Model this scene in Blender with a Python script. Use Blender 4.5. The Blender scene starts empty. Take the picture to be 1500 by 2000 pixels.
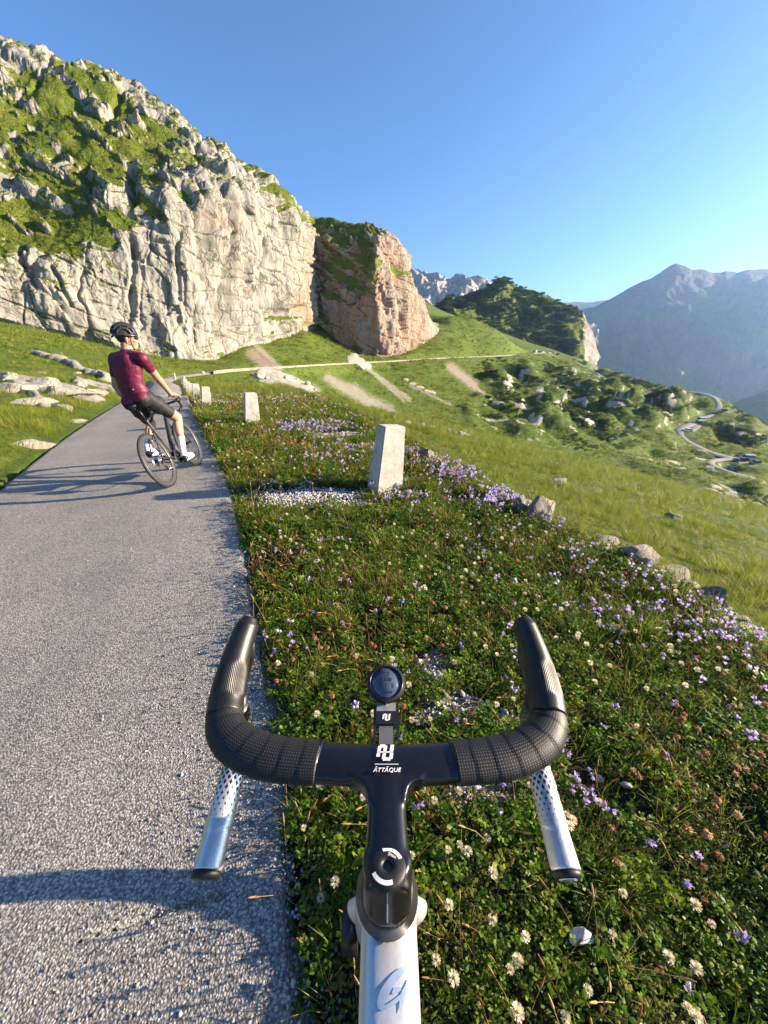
import bpy, bmesh, math, random
import numpy as np
from mathutils import Vector, Matrix, Quaternion

random.seed(11)
RS = np.random.RandomState(11)
R = math.radians
SC = bpy.context.scene
COL = SC.collection

# ------------------------------------------------------------------ camera, sky, sun, exposure
CAM_H, PITCH, FPX = 1.5, R(22.6), 751.0
SUN_AZ, SUN_EL = R(84), R(16.5)
cam_d = bpy.data.cameras.new('camera')
cam_d.sensor_fit = 'VERTICAL'
cam_d.sensor_height = 34.6
cam_d.sensor_width = 25.95
cam_d.lens = FPX / 2000.0 * 34.6
cam_d.clip_start = 0.02
cam_d.clip_end = 30000
cam = bpy.data.objects.new('camera', cam_d)
cam.location = (0, 0, CAM_H)
cam.rotation_euler = (math.pi / 2 - PITCH, 0, 0)
COL.objects.link(cam)
SC.camera = cam

W = bpy.data.worlds.new('World')
SC.world = W
W.use_nodes = True
wn = W.node_tree
wn.nodes.clear()
sky = wn.nodes.new('ShaderNodeTexSky')
sky.sky_type = 'NISHITA'
sky.sun_disc = False
sky.sun_elevation = SUN_EL
sky.sun_rotation = SUN_AZ
sky.altitude = 1900
sky.air_density = 1.15
sky.dust_density = 1.2
sky.ozone_density = 5.6
bg = wn.nodes.new('ShaderNodeBackground')
bg.inputs['Strength'].default_value = 0.064
wo = wn.nodes.new('ShaderNodeOutputWorld')
wn.links.new(sky.outputs[0], bg.inputs[0])
wn.links.new(bg.outputs[0], wo.inputs[0])

sun_d = bpy.data.lights.new('sun', 'SUN')
sun_d.energy = 5.0
sun_d.angle = R(0.5)
sun_d.color = (1.0, 0.80, 0.56)
sun = bpy.data.objects.new('sun', sun_d)
sdir = Vector((math.sin(SUN_AZ) * math.cos(SUN_EL), math.cos(SUN_AZ) * math.cos(SUN_EL), math.sin(SUN_EL)))
sun.rotation_euler = sdir.to_track_quat('Z', 'Y').to_euler()
sun.location = (40, 5, 30)
COL.objects.link(sun)

SC.view_settings.view_transform = 'Standard'
SC.view_settings.look = 'None'
SC.view_settings.gamma = 1.0
SC.view_settings.exposure = 2.1
SC.view_settings.use_curve_mapping = False
SC.render.engine = 'CYCLES'
cy = SC.cycles
cy.use_denoising = True
cy.max_bounces = 6
cy.diffuse_bounces = 3
cy.glossy_bounces = 3
cy.transmission_bounces = 4
cy.transparent_max_bounces = 8
cy.volume_bounces = 1
cy.sample_clamp_indirect = 8

# ------------------------------------------------------------------ picture geometry -> places in the world
SP, CP = math.sin(PITCH), math.cos(PITCH)

def ray(u, v):
    dx = (np.asarray(u, float) - 750) / FPX
    dd = (np.asarray(v, float) - 1000) / FPX
    return dx, CP - dd * SP, SP + dd * CP          # right, forward, down

def P(u, v, Y):
    dx, fw, dn = ray(u, v)
    t = np.asarray(Y, float) / fw
    return np.stack(np.broadcast_arrays(dx * t, np.asarray(Y, float) + 0 * t, CAM_H - dn * t), -1)

def proj(p):
    p = np.asarray(p, float)
    x, y, z = p[..., 0], p[..., 1], p[..., 2] - CAM_H
    d = y * CP - z * SP
    d = np.where(np.abs(d) < 1e-6, 1e-6, d)
    return 750 + FPX * x / d, 1000 + FPX * (-y * SP - z * CP) / d, d

def V(u, v, Y):
    return Vector(P(u, v, Y))

# ------------------------------------------------------------------ noise
_perm = RS.permutation(256)
_perm = np.concatenate([_perm, _perm, _perm])
_grad = RS.randn(256, 3)
_grad /= np.linalg.norm(_grad, axis=1)[:, None]

def pn(p):
    i = np.floor(p).astype(np.int64)
    f = p - i
    i &= 255
    w = f * f * f * (f * (f * 6 - 15) + 10)
    out = 0
    for a in (0, 1):
        wa = w[..., 0] if a else 1 - w[..., 0]
        for b in (0, 1):
            wb = w[..., 1] if b else 1 - w[..., 1]
            for c in (0, 1):
                wc = w[..., 2] if c else 1 - w[..., 2]
                h = _perm[_perm[_perm[i[..., 0] + a] + i[..., 1] + b] + i[..., 2] + c]
                g = _grad[h]
                out = out + wa * wb * wc * (g[..., 0] * (f[..., 0] - a) + g[..., 1] * (f[..., 1] - b) + g[..., 2] * (f[..., 2] - c))
    return out * 1.5

def fbm(p, o=4, gain=.5):
    s, a, q = 0, 1.0, np.array(p, float)
    for k in range(o):
        s = s + a * pn(q)
        q = q * 2.03 + 17.3
        a *= gain
    return s

def ridged(p, o=4, gain=.5):
    s, a, q = 0, 1.0, np.array(p, float)
    for k in range(o):
        s = s + a * (1 - np.abs(pn(q)) * 2)
        q = q * 2.07 + 9.1
        a *= gain
    return s

def worley(p):
    i = np.floor(p).astype(np.int64)
    f1 = np.full(p.shape[:-1], 9.0)
    f2 = f1.copy()
    idv = np.zeros(p.shape[:-1])
    for a in (-1, 0, 1):
        for b in (-1, 0, 1):
            for c in (-1, 0, 1):
                j = i + np.array([a, b, c])
                jj = j & 255
                h = _perm[_perm[_perm[jj[..., 0]] + jj[..., 1]] + jj[..., 2]]
                q = j + .5 + .48 * _grad[h] 
                d = np.linalg.norm(q - p, axis=-1)
                m = d < f1
                f2 = np.where(m, f1, np.minimum(f2, d))
                idv = np.where(m, h / 255.0, idv)
                f1 = np.where(m, d, f1)
    return f1, f2, idv

def sstep(a, b, x):
    t = np.clip((x - a) / (b - a), 0, 1)
    return t * t * (3 - 2 * t)

# ------------------------------------------------------------------ mesh helpers
def link(o, parent=None):
    COL.objects.link(o)
    if parent is not None:
        o.parent = parent
    return o

def mesh_np(name, verts, faces, smooth=True, attrs=None):
    """faces: list of int arrays (m,k)"""
    me = bpy.data.meshes.new(name)
    verts = np.asarray(verts, np.float32).reshape(-1, 3)
    if not isinstance(faces, (list, tuple)):
        faces = [faces]
    faces = [np.asarray(f, np.int32) for f in faces if len(f)]
    nl = sum(f.size for f in faces)
    npoly = sum(len(f) for f in faces)
    me.vertices.add(len(verts))
    me.vertices.foreach_set('co', verts.ravel())
    if npoly:
        me.loops.add(nl)
        me.loops.foreach_set('vertex_index', np.concatenate([f.ravel() for f in faces]))
        tot = np.concatenate([np.full(len(f), f.shape[1], np.int32) for f in faces])
        st = np.concatenate([[0], np.cumsum(tot)[:-1]]).astype(np.int32)
        me.polygons.add(npoly)
        me.polygons.foreach_set('loop_start', st)
        me.polygons.foreach_set('loop_total', tot)
        me.polygons.foreach_set('use_smooth', np.full(npoly, smooth))
    for k, a in (attrs or {}).items():
        a = np.asarray(a)
        if a.ndim == 2:
            at = me.attributes.new(k, 'FLOAT_VECTOR', 'POINT')
            at.data.foreach_set('vector', a.astype(np.float32).ravel())
        elif a.dtype.kind == 'i':
            at = me.attributes.new(k, 'INT', 'POINT')
            at.data.foreach_set('value', a.astype(np.int32))
        else:
            at = me.attributes.new(k, 'FLOAT', 'POINT')
            at.data.foreach_set('value', a.astype(np.float32).ravel())
    me.update(calc_edges=True)
    return me

def grid_faces(nr, nc, wrap=False):
    r = np.arange(nr - 1)[:, None]
    c = np.arange(nc if wrap else nc - 1)[None, :]
    c2 = (c + 1) % nc
    a = r * nc + c
    b = r * nc + c2
    return np.stack([a, b, b + nc, a + nc], -1).reshape(-1, 4)

def add_obj(name, me, m=None, parent=None):
    o = bpy.data.objects.new(name, me)
    if m is not None:
        me.materials.append(m)
    return link(o, parent)

def tag(o, label=None, cat=None, group=None, kind=None):
    if label: o['label'] = label
    if cat: o['category'] = cat
    if group: o['group'] = group
    if kind: o['kind'] = kind
    return o

def empty(name, loc=(0, 0, 0), rot=None):
    o = bpy.data.objects.new(name, None)
    o.empty_display_size = .1
    o.location = loc
    if rot is not None:
        o.rotation_euler = rot
    return link(o)

def copy_tree(o, parent=None):
    c = o.copy()
    COL.objects.link(c)
    if parent is not None:
        c.parent = parent
    for ch in o.children:
        copy_tree(ch, c)
    return c

class MB:
    """collects shapes for one mesh"""
    def __init__(s):
        s.v, s.f, s.n = [], [], 0
    def add(s, v, f):
        v = np.asarray(v, float).reshape(-1, 3)
        f = np.asarray(f, int)
        s.v.append(v)
        s.f.append(f + s.n)
        s.n += len(v)
        return s
    def box(s, lo, hi, M=None):
        x0, y0, z0 = lo
        x1, y1, z1 = hi
        v = np.array([[x0,y0,z0],[x1,y0,z0],[x1,y1,z0],[x0,y1,z0],[x0,y0,z1],[x1,y0,z1],[x1,y1,z1],[x0,y1,z1]], float)
        if M is not None:
            v = np.array([M @ Vector(p) for p in v])
        return s.add(v, [[0,3,2,1],[4,5,6,7],[0,1,5,4],[1,2,6,5],[2,3,7,6],[3,0,4,7]])
    def tube(s, pts, rad, n=12, cap=True, sx=1.0, sy=1.0, up=None, expo=2.0):
        """swept tube; rad scalar or list; sx,sy scalar/list cross-section scales; expo>2 squarer section"""
        pts = [Vector(p) for p in pts]
        m = len(pts)
        rad = np.broadcast_to(np.asarray(rad, float), (m,))
        sxs = np.broadcast_to(np.asarray(sx, float), (m,))
        sys_ = np.broadcast_to(np.asarray(sy, float), (m,))
        T = []
        for i in range(m):
            a = pts[max(i - 1, 0)]
            b = pts[min(i + 1, m - 1)]
            t = (b - a)
            T.append(t.normalized() if t.length > 1e-9 else Vector((0, 0, 1)))
        u = Vector(up) if up is not None else (Vector((0, 0, 1)) if abs(T[0].z) < .9 else Vector((0, 1, 0)))
        V_ = []
        ang = np.linspace(0, 2 * math.pi, n, endpoint=False)
        ca, sa = np.cos(ang), np.sin(ang)
        if expo != 2.0:
            ca = np.sign(ca) * np.abs(ca) ** (2 / expo)
            sa = np.sign(sa) * np.abs(sa) ** (2 / expo)
        for i in range(m):
            t = T[i]
            x = u.cross(t)
            if x.length < 1e-6:
                x = t.orthogonal()
            x.normalize()
            y = t.cross(x)
            if up is None:
                u = y.copy()
            for k in range(n):
                V_.append(pts[i] + x * (ca[k] * rad[i] * sxs[i]) + y * (sa[k] * rad[i] * sys_[i]))
        f = grid_faces(m, n, True)
        base = s.n
        s.add([tuple(p) for p in V_], f)
        if cap:
            c0 = s.n
            s.v.append(np.array([tuple(pts[0]), tuple(pts[-1])]))
            s.n += 2
            k = np.arange(n)
            s.f.append(np.stack([base + (k + 1) % n, base + k, np.full(n, c0)], -1))
            s.f.append(np.stack([base + (m - 1) * n + k, base + (m - 1) * n + (k + 1) % n, np.full(n, c0 + 1)], -1))
        return s
    def torus(s, c, axis, R0, r, n=48, k=10, sx=1.0):
        axis = Vector(axis).normalized()
        a = axis.orthogonal().normalized()
        b = axis.cross(a)
        v = []
        for i in range(n):
            t = 2 * math.pi * i / n
            d = a * math.cos(t) + b * math.sin(t)
            for j in range(k):
                q = 2 * math.pi * j / k
                v.append(tuple(Vector(c) + d * (R0 + r * math.cos(q)) + axis * (r * sx * math.sin(q))))
        i = np.arange(n)[:, None]
        j = np.arange(k)[None, :]
        f = np.stack([i * k + j + 0 * j, ((i + 1) % n) * k + j, ((i + 1) % n) * k + (j + 1) % k, i * k + (j + 1) % k], -1).reshape(-1, 4)
        return s.add(v, f)
    def ball(s, c, r, n=12, m=8, M=None):
        r = np.broadcast_to(np.asarray(r, float), (3,))
        v = []
        for i in range(m + 1):
            th = math.pi * i / m
            for j in range(n):
                ph = 2 * math.pi * j / n
                v.append((r[0] * math.sin(th) * math.cos(ph), r[1] * math.sin(th) * math.sin(ph), r[2] * math.cos(th)))
        v = np.array(v)
        if M is not None:
            v = v @ np.array(M.to_3x3()).T
        return s.add(v + np.array(c), grid_faces(m + 1, n, True)[:, ::-1])
    def lathe(s, prof, c=(0, 0, 0), M=None, n=32):
        """prof: (radius, height) pairs about z"""
        v = []
        for r_, z_ in prof:
            for j in range(n):
                a = 2 * math.pi * j / n
                p = Vector((r_ * math.cos(a), r_ * math.sin(a), z_))
                if M is not None:
                    p = M @ p
                v.append(tuple(p + Vector(c)))
        return s.add(v, grid_faces(len(prof), n, True))
    def prism(s, poly, M, depth):
        """polygon (x,y) fan-filled by ngon; extruded along z"""
        n = len(poly)
        v = [tuple(M @ Vector((x, y, 0))) for x, y in poly] + [tuple(M @ Vector((x, y, depth))) for x, y in poly]
        base = s.n
        s.v.append(np.array(v))
        s.n += 2 * n
        s.f.append(np.array([[base + n + i for i in range(n)]]))
        s.f.append(np.array([[base + n - 1 - i for i in range(n)]]))
        s.f.append(np.array([[base + i, base + (i + 1) % n, base + n + (i + 1) % n, base + n + i] for i in range(n)]))
        return s
    def mesh(s, name, smooth=True, attrs=None):
        by = {}
        for f in s.f:
            by.setdefault(f.shape[1], []).append(f)
        me = mesh_np(name, np.concatenate(s.v), [np.concatenate(x) for x in by.values()], smooth, attrs)
        return me
    def build(s, name, m, parent=None, smooth=True, angle=None):
        me = s.mesh(name, smooth)
        if smooth and angle is not None:
            me.set_sharp_from_angle(angle=R(angle))
        return add_obj(name, me, m, parent)

# ------------------------------------------------------------------ material helpers
class Mat:
    def __init__(s, name):
        s.m = bpy.data.materials.new(name)
        s.m.use_nodes = True
        s.t = s.m.node_tree
        s.t.nodes.clear()
        s.out = s.t.nodes.new('ShaderNodeOutputMaterial')
    def n(s, typ, props=None, **inp):
        nd = s.t.nodes.new('ShaderNode' + typ)
        for k, v in (props or {}).items():
            setattr(nd, k, v)
        for k, v in inp.items():
            s.put(nd, k.replace('_', ' '), v)
        return nd
    def put(s, nd, key, v):
        sock = nd.inputs[int(key[1:])] if key[0] == 'i' and key[1:].isdigit() else nd.inputs[key]
        if hasattr(v, 'is_output'):
            s.t.links.new(v, sock)
        else:
            if sock.type == 'RGBA' and len(v) == 3:
                v = (*v, 1)
            sock.default_value = v
    def coord(s, scale=1.0, obj=True):
        tc = s.n('TexCoord')
        mp = s.n('Mapping')
        s.t.links.new(tc.outputs['Object' if obj else 'Generated'], mp.inputs[0])
        sc = scale if isinstance(scale, (tuple, list)) else (scale,) * 3
        mp.inputs['Scale'].default_value = sc
        return mp.outputs[0]
    def noise(s, co, scale=5, detail=4, rough=.55, dist=0):
        return s.n('TexNoise', Vector=co, Scale=scale, Detail=detail, Roughness=rough, Distortion=dist).outputs[0]
    def voro(s, co, scale=5, feat='F1', out=0, rnd=1.0):
        return s.n('TexVoronoi', {'feature': feat}, Vector=co, Scale=scale, Randomness=rnd).outputs[out]
    def ramp(s, fac, stops, interp='LINEAR'):
        nd = s.n('ValToRGB', i0=fac)
        cr = nd.color_ramp
        cr.interpolation = interp
        while len(cr.elements) > 1:
            cr.elements.remove(cr.elements[-1])
        for i, (p, c) in enumerate(stops):
            e = cr.elements[0] if i == 0 else cr.elements.new(p)
            e.position = p
            e.color = (c, c, c, 1) if not hasattr(c, '__len__') else (*c, 1)
        return nd.outputs[0]
    def mix(s, f, a, b, mode='MIX'):
        nd = s.n('Mix', {'data_type': 'RGBA', 'blend_type': mode})
        s.put(nd, 'i0', f)
        s.put(nd, 'i6', a)
        s.put(nd, 'i7', b)
        return nd.outputs[2]
    def math(s, op, a, b=0.0, clamp=False):
        nd = s.n('Math', {'operation': op, 'use_clamp': clamp})
        s.put(nd, 'i0', a)
        s.put(nd, 'i1', b)
        return nd.outputs[0]
    def attr(s, name):
        return s.n('Attribute', {'attribute_name': name}).outputs['Fac']
    def bump(s, h, strength=.5, dist=.01, normal=None):
        nd = s.n('Bump', Height=h, Strength=strength, Distance=dist)
        if normal is not None:
            s.put(nd, 'Normal', normal)
        return nd.outputs[0]
    def pbr(s, color, rough=.6, metal=0.0, normal=None, spec=.5, coat=0.0, emis=None):
        b = s.n('BsdfPrincipled')
        s.put(b, 'Base Color', color)
        s.put(b, 'Roughness', rough)
        s.put(b, 'Metallic', metal)
        s.put(b, 'Specular IOR Level', spec)
        s.put(b, 'Coat Weight', coat)
        if normal is not None:
            s.put(b, 'Normal', normal)
        return b.outputs[0]
    def done(s, shader):
        s.t.links.new(shader, s.out.inputs['Surface'])
        return s.m

def simple(name, col, rough=.5, metal=0.0, var=.12, nscale=40, bump=0.0, spec=.5, coat=0.0):
    """one colour with fine grain and wear"""
    M = Mat(name)
    co = M.coord()
    nz = M.noise(co, nscale, 5)
    dark = tuple(c * (1 - var) for c in col)
    lite = tuple(min(1, c * (1 + var)) for c in col)
    c = M.ramp(nz, [(.3, dark), (.7, lite)])
    nm = M.bump(nz, bump, .002) if bump else None
    rg = M.math('MULTIPLY_ADD', M.noise(co, nscale * .23, 3), .25)
    rg.node.inputs[2].default_value = max(0, rough - .12)
    return M.done(M.pbr(c, rg, metal, nm, spec, coat))

def leaf_mat(name, c1, c2, trans=.35, rough=.55, c3=None):
    """thin leaves: per-plant colour change, some light through"""
    M = Mat(name)
    rnd = M.n('ObjectInfo').outputs['Random']
    nz = M.noise(M.coord(), 60, 2)
    f = M.math('ADD', M.math('MULTIPLY', rnd, .7), M.math('MULTIPLY', nz, .4))
    st = [(.15, c1), (.75, c2)]
    if c3: st.append((.95, c3))
    c = M.ramp(f, st)
    p = M.pbr(c, rough, 0, None, .25)
    tr = M.n('BsdfTranslucent', Color=c).outputs[0]
    mx = M.n('MixShader', Fac=trans)
    M.t.links.new(p, mx.inputs[1])
    M.t.links.new(tr, mx.inputs[2])
    return M.done(mx.outputs[0])
# ------------------------------------------------------------------ the lie of the land
def zbase(x, y):
    s = -.45 * x + .89 * y
    return -.035 * (np.logaddexp(0, (s - 9.0) * .5) / .5)

def Gz(u, v, dz=0.0):
    """where the sight line meets the near ground"""
    dx, fw, dn = ray(u, v)
    t = 1.5 / max(dn, .02)
    for _ in range(60):
        z = float(zbase(dx * t, fw * t)) + dz
        t = .5 * t + .5 * (CAM_H - z) / max(dn, .02)
    return np.array([dx * t, fw * t])

edge_px = [(600, 1950), (578, 1700), (560, 1540), (535, 1380), (513, 1250), (490, 1130), (472, 1040), (455, 970), (428, 900), (402, 850), (380, 805), (366, 772)]
EDGE = [Gz(u, v) for u, v in edge_px]
back = EDGE[0] - EDGE[3]
back /= np.linalg.norm(back)
EDGE = [EDGE[0] + back * 14, EDGE[0] + back * 6, EDGE[0] + back * 2] + EDGE
EDGE = np.array(EDGE)

def catmull(pts, step):
    pts = np.asarray(pts, float)
    p = np.vstack([2 * pts[0] - pts[1], pts, 2 * pts[-1] - pts[-2]])
    out = []
    for i in range(1, len(p) - 2):
        n = max(2, int(np.linalg.norm(p[i + 1] - p[i]) / step))
        for k in range(n):
            t = k / n
            out.append(.5 * ((2 * p[i]) + (-p[i - 1] + p[i + 1]) * t + (2 * p[i - 1] - 5 * p[i] + 4 * p[i + 1] - p[i + 2]) * t * t + (-p[i - 1] + 3 * p[i] - 3 * p[i + 1] + p[i + 2]) * t ** 3))
    out.append(pts[-1])
    return np.array(out)

ROAD_W = 2.6
d_last = EDGE[-1] - EDGE[-2]
d_last /= np.linalg.norm(d_last)
n_left = np.array([-d_last[1], d_last[0]])
E2 = catmull(EDGE, .06)
dE = np.gradient(E2, axis=0)
dE /= np.linalg.norm(dE, axis=1)[:, None]
NL = np.stack([-dE[:, 1], dE[:, 0]], 1)
CENT = E2 + NL * ROAD_W / 2

def seg_dist(x, y, poly):
    """signed distance (+ right of travel) and arc position on a polyline"""
    shp = x.shape
    x, y = x.ravel(), y.ravel()
    best = np.full(x.shape, 1e9)
    sg = np.zeros(x.shape)
    ar = np.zeros(x.shape)
    acc = 0.0
    for a, b in zip(poly[:-1], poly[1:]):
        d = b[:2] - a[:2]
        L = np.hypot(*d)
        if L < 1e-9: continue
        t = np.clip(((x - a[0]) * d[0] + (y - a[1]) * d[1]) / L ** 2, 0, 1)
        ex, ey = x - a[0] - t * d[0], y - a[1] - t * d[1]
        q = ex * ex + ey * ey
        m = q < best
        best = np.where(m, q, best)
        sg = np.where(m, np.sign(d[1] * ex - d[0] * ey), sg)
        ar = np.where(m, acc + t * L, ar)
        acc += L
    return (np.sqrt(best) * np.where(sg == 0, 1, sg)).reshape(shp), ar.reshape(shp)

EDGE_L = np.vstack([EDGE, EDGE[-1] + d_last * 8, EDGE[-1] + d_last * 30])

BANK = .03
def near_z(x, y, detail=True):
    q, s = seg_dist(x, y, EDGE_L)
    zb = zbase(x, y)
    p = np.stack([x, y, 0 * x], -1)
    ql = np.maximum(0, -q - ROAD_W)
    qr = np.maximum(0, q)
    road = BANK * np.clip(q, -ROAD_W, 0)
    left = .42 * (1 - np.exp(-ql / 1.2)) * sstep(.05, .6, ql) + .085 * ql
    q2 = .951 * x + .309 * y
    wob = .18 * pn(p * .9) + .1 * pn(p * 2.3)
    drop = np.maximum(0, q2 - 2.5 + wob)
    hill = -.42 * sstep(0, .9, drop) - .272 * np.maximum(0, drop - .35) - .0010 * np.maximum(0, drop - 25) ** 2
    z = zb + road + left + hill
    z = z + .03 * sstep(0, .35, qr) - .02 * np.minimum(qr, 3)
    if detail:
        off = sstep(.02, .7, qr) + sstep(.1, 1.0, ql)
        z = z + off * (.035 * pn(p * 1.7) + .02 * pn(p * 4.1)) + sstep(.5, 4, drop) * (.16 * pn(p * .35) + .1 * pn(p * .9)) + sstep(1, 5, ql) * .22 * pn(p * .3)
        on = (q < .03) & (q > -ROAD_W - .03)
        z = np.where(on, z - .07, z)
    return z

# traverse road and the winding valley road (centre lines with their real distances)
TRAV = np.vstack([np.column_stack([CENT[-1:], zbase(CENT[-1:, 0], CENT[-1:, 1]) - .05])] + [P(u, v, Y)[None] for u, v, Y in
    [(318, 749, 33), (312, 742, 44), (345, 735, 62), (400, 728, 80), (440, 724, 92), (500, 720, 110), (600, 714, 150), (690, 709, 190), (770, 705, 220), (850, 700, 255), (930, 697, 295), (990, 694, 330), (1035, 690, 380), (1075, 689, 440)]])
VALLEY = np.vstack([P(u, v, Y)[None] for u, v, Y in
    [(1075, 690, 440), (1100, 697, 430), (1135, 712, 400), (1165, 728, 360), (1195, 748, 325), (1240, 757, 300), (1290, 762, 288), (1345, 764, 300), (1388, 772, 280), (1405, 790, 255), (1392, 808, 236), (1360, 822, 214), (1328, 838, 196), (1335, 855, 186), (1365, 872, 176), (1400, 886, 168), (1440, 896, 162), (1500, 917, 155), (1580, 945, 150)]])
SPUR = np.vstack([P(u, v, Y)[None] for u, v, Y in
    [(1432, 894, 163), (1400, 897, 160), (1388, 904, 152), (1405, 914, 146), (1440, 925, 141), (1475, 933, 138)]])
PARK = np.vstack([P(u, v, Y)[None] for u, v, Y in [(1045, 690, 400), (1062, 689, 430), (1095, 694, 440)]])
LOT1 = np.vstack([P(u, v, Y)[None] for u, v, Y in [(1408, 800, 240), (1424, 806, 234)]])
LOT2 = np.vstack([P(u, v, Y)[None] for u, v, Y in [(1440, 900, 160), (1475, 905, 157)]])
LOT3 = np.vstack([P(u, v, Y)[None] for u, v, Y in [(1362, 830, 206), (1348, 842, 195)]])

# cliff columns: u, (v, Y) at foot, top of the wall, upper slope, skyline
CL = [
 (-330, (560, 92), (470, 96), (280, 112), (-60, 175)),
 (-160, (598, 100), (480, 106), (300, 130), (8, 190)),
 (0,   (630, 110), (490, 117), (310, 142), (74, 200)),
 (60,  (640, 113), (482, 121), (305, 146), (92, 203)),
 (130, (656, 116), (470, 125), (300, 150), (124, 204)),
 (200, (672, 121), (455, 130), (300, 156), (137, 206)),
 (260, (694, 126), (440, 136), (302, 160), (160, 206)),
 (330, (706, 131), (402, 141), (318, 164), (210, 205)),
 (390, (716, 136), (396, 147), (322, 168), (257, 205)),
 (440, (694, 150), (384, 160), (330, 176), (278, 205)),
 (472, (676, 162), (378, 172), (340, 184), (312, 208)),
 (500, (670, 172), (392, 180), (356, 190), (332, 210)),
 (545, (656, 190), (424, 198), (394, 206), (370, 222)),
 (590, (642, 210), (446, 216), (424, 224), (405, 238)),
 (612, (634, 244), (470, 256), (440, 262), (419, 272)),
 (640, (652, 242), (472, 252), (446, 260), (427, 272)),
 (690, (693, 234), (480, 240), (456, 250), (437, 264)),
 (733, (698, 226), (478, 231), (460, 238), (445, 250)),
 (757, (696, 232), (490, 238), (464, 244), (447, 252)),
 (771, (694, 238), (500, 246), (478, 250), (462, 256)),
 (786, (690, 246), (540, 256), (522, 260), (509, 266)),
 (803, (682, 258), (572, 266), (554, 270), (541, 274)),
 (822, (672, 272), (602, 280), (588, 283), (574, 286)),
 (842, (660, 290), (644, 296), (640, 298), (632, 300)),
 (856, (650, 302), (640, 304), (636, 306), (630, 308)),
]
CU = np.array([c[0] for c in CL], float)
def cl_row(k, u):
    return np.interp(u, CU, [c[k][0] for c in CL]), np.interp(u, CU, [c[k][1] for c in CL])

# scattered heights for the ground between verge and far hills
HP = []
for c in CL:
    if c[0] >= -160:
        f = P(c[0], c[1][0], c[1][1])
        HP.append(f)
        HP.append(f + np.array([-.3, 1, .03]) * 35)
HP = [h for h in HP]
for u, v, Y in [
    (880, 615, 335), (925, 622, 345), (960, 640, 352), (985, 652, 360), (1012, 674, 400), (900, 650, 320), (870, 670, 290), (930, 670, 325), (845, 628, 310),
    (560, 700, 165), (640, 700, 195), (740, 702, 216), (800, 690, 240), (470, 705, 118), (400, 722, 100),
    (600, 740, 128), (680, 745, 160), (760, 740, 190), (840, 730, 210), (900, 730, 235), (960, 720, 275),
    (650, 770, 118), (700, 785, 130), (760, 802, 140), (830, 790, 160), (900, 800, 165), (960, 780, 195), (920, 760, 205),
    (850, 835, 122), (950, 860, 118), (1000, 840, 140), (1050, 880, 120), (1100, 900, 118), (1000, 740, 262), (1060, 730, 300), (1100, 752, 262), (1040, 770, 225),
    (1100, 800, 195), (1150, 790, 215), (1150, 830, 178), (1200, 780, 240), (1250, 775, 255), (1280, 765, 275), (1330, 772, 285), (1360, 790, 262), (1300, 800, 225), (1250, 820, 195), (1200, 850, 168),
    (1290, 845, 182), (1150, 880, 140), (1250, 880, 150), (1320, 890, 148), (1380, 925, 134), (1300, 930, 122), (1200, 935, 118), (1420, 950, 116), (1500, 960, 118), (1320, 965, 104), (1400, 985, 98), (1500, 1005, 95), (1600, 1010, 110),
    (1440, 800, 232), (1460, 830, 212), (1500, 850, 200), (1440, 850, 196), (1480, 880, 178), (1560, 880, 195), (1420, 776, 262),
    (1225, 737, 325), (1262, 750, 310), (1185, 722, 360),
    (1100, 690, 480), (1150, 706, 440), (1000, 690, 420), (1030, 695, 350)]:
    HP.append(P(u, v, Y))
for pth in (TRAV[2:], VALLEY, SPUR):
    HP += list(pth)
# ground falls off beyond the ridge line
for u, v, Y in [(1300, 900, 400), (1450, 1000, 330), (1600, 1050, 280), (1250, 850, 460), (1500, 1000, 420), (1200, 760, 560), (1700, 1150, 200), (1750, 1200, 130)]:
    HP.append(P(u, v, Y))
# ring of near ground
for az in np.radians(np.arange(-62, 101, 6)):
    for r_ in ((24, 34, 46) if az < R(-30) or az > R(-5) else (20, 26)):
        x, y = np.array([r_ * math.sin(az)]), np.array([r_ * math.cos(az)])
        HP.append(np.array([x[0], y[0], near_z(x, y, False)[0]]))
for az in np.radians([15, 30, 45, 60, 75, 90]):
    for r_ in (62, 84):
        x, y = np.array([r_ * math.sin(az)]), np.array([r_ * math.cos(az)])
        if r_ == 84 and az < R(20): continue
        HP.append(np.array([x[0], y[0], near_z(x, y, False)[0]]))
HP = np.array(HP)

def rbf_fit(pts, lam=.02):
    n = len(pts)
    sc = 100.0
    xy = pts[:, :2] / sc
    d = np.linalg.norm(xy[:, None] - xy[None], axis=-1)
    K = d + 0.0
    A = np.zeros((n + 3, n + 3))
    A[:n, :n] = K - lam * np.eye(n)
    A[:n, n] = 1
    A[:n, n + 1:] = xy
    A[n, :n] = 1
    A[n + 1:, :n] = xy.T
    b = np.zeros(n + 3)
    b[:n] = pts[:, 2]
    w = np.linalg.solve(A, b)
    def f(x, y):
        q = np.stack([x.ravel(), y.ravel()], -1) / sc
        out = w[n] + q @ w[n + 1:]
        for i in range(n):
            out += w[i] * np.hypot(q[:, 0] - xy[i, 0], q[:, 1] - xy[i, 1])
        return out.reshape(x.shape)
    return f
far_z = rbf_fit(HP)

# hummocky ground: where and how strong (picture-measured spots, real sizes)
def blobs(u, v, lst):
    o = np.zeros_like(u)
    for a, b, ra, rb, w_ in lst:
        o = np.maximum(o, w_ * np.exp(-(((u - a) / ra) ** 2 + ((v - b) / rb) ** 2) ** 2))
    return o
HUM = [(1050, 800, 120, 60, 1), (1180, 800, 110, 70, 1), (1280, 800, 90, 40, 1), (1000, 740, 60, 35, .8), (1350, 900, 130, 50, .6), (1440, 970, 90, 40, .8), (1450, 840, 60, 40, .6), (950, 800, 40, 40, .8), (1330, 770, 80, 25, .6), (1100, 730, 70, 25, .6)]

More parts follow.
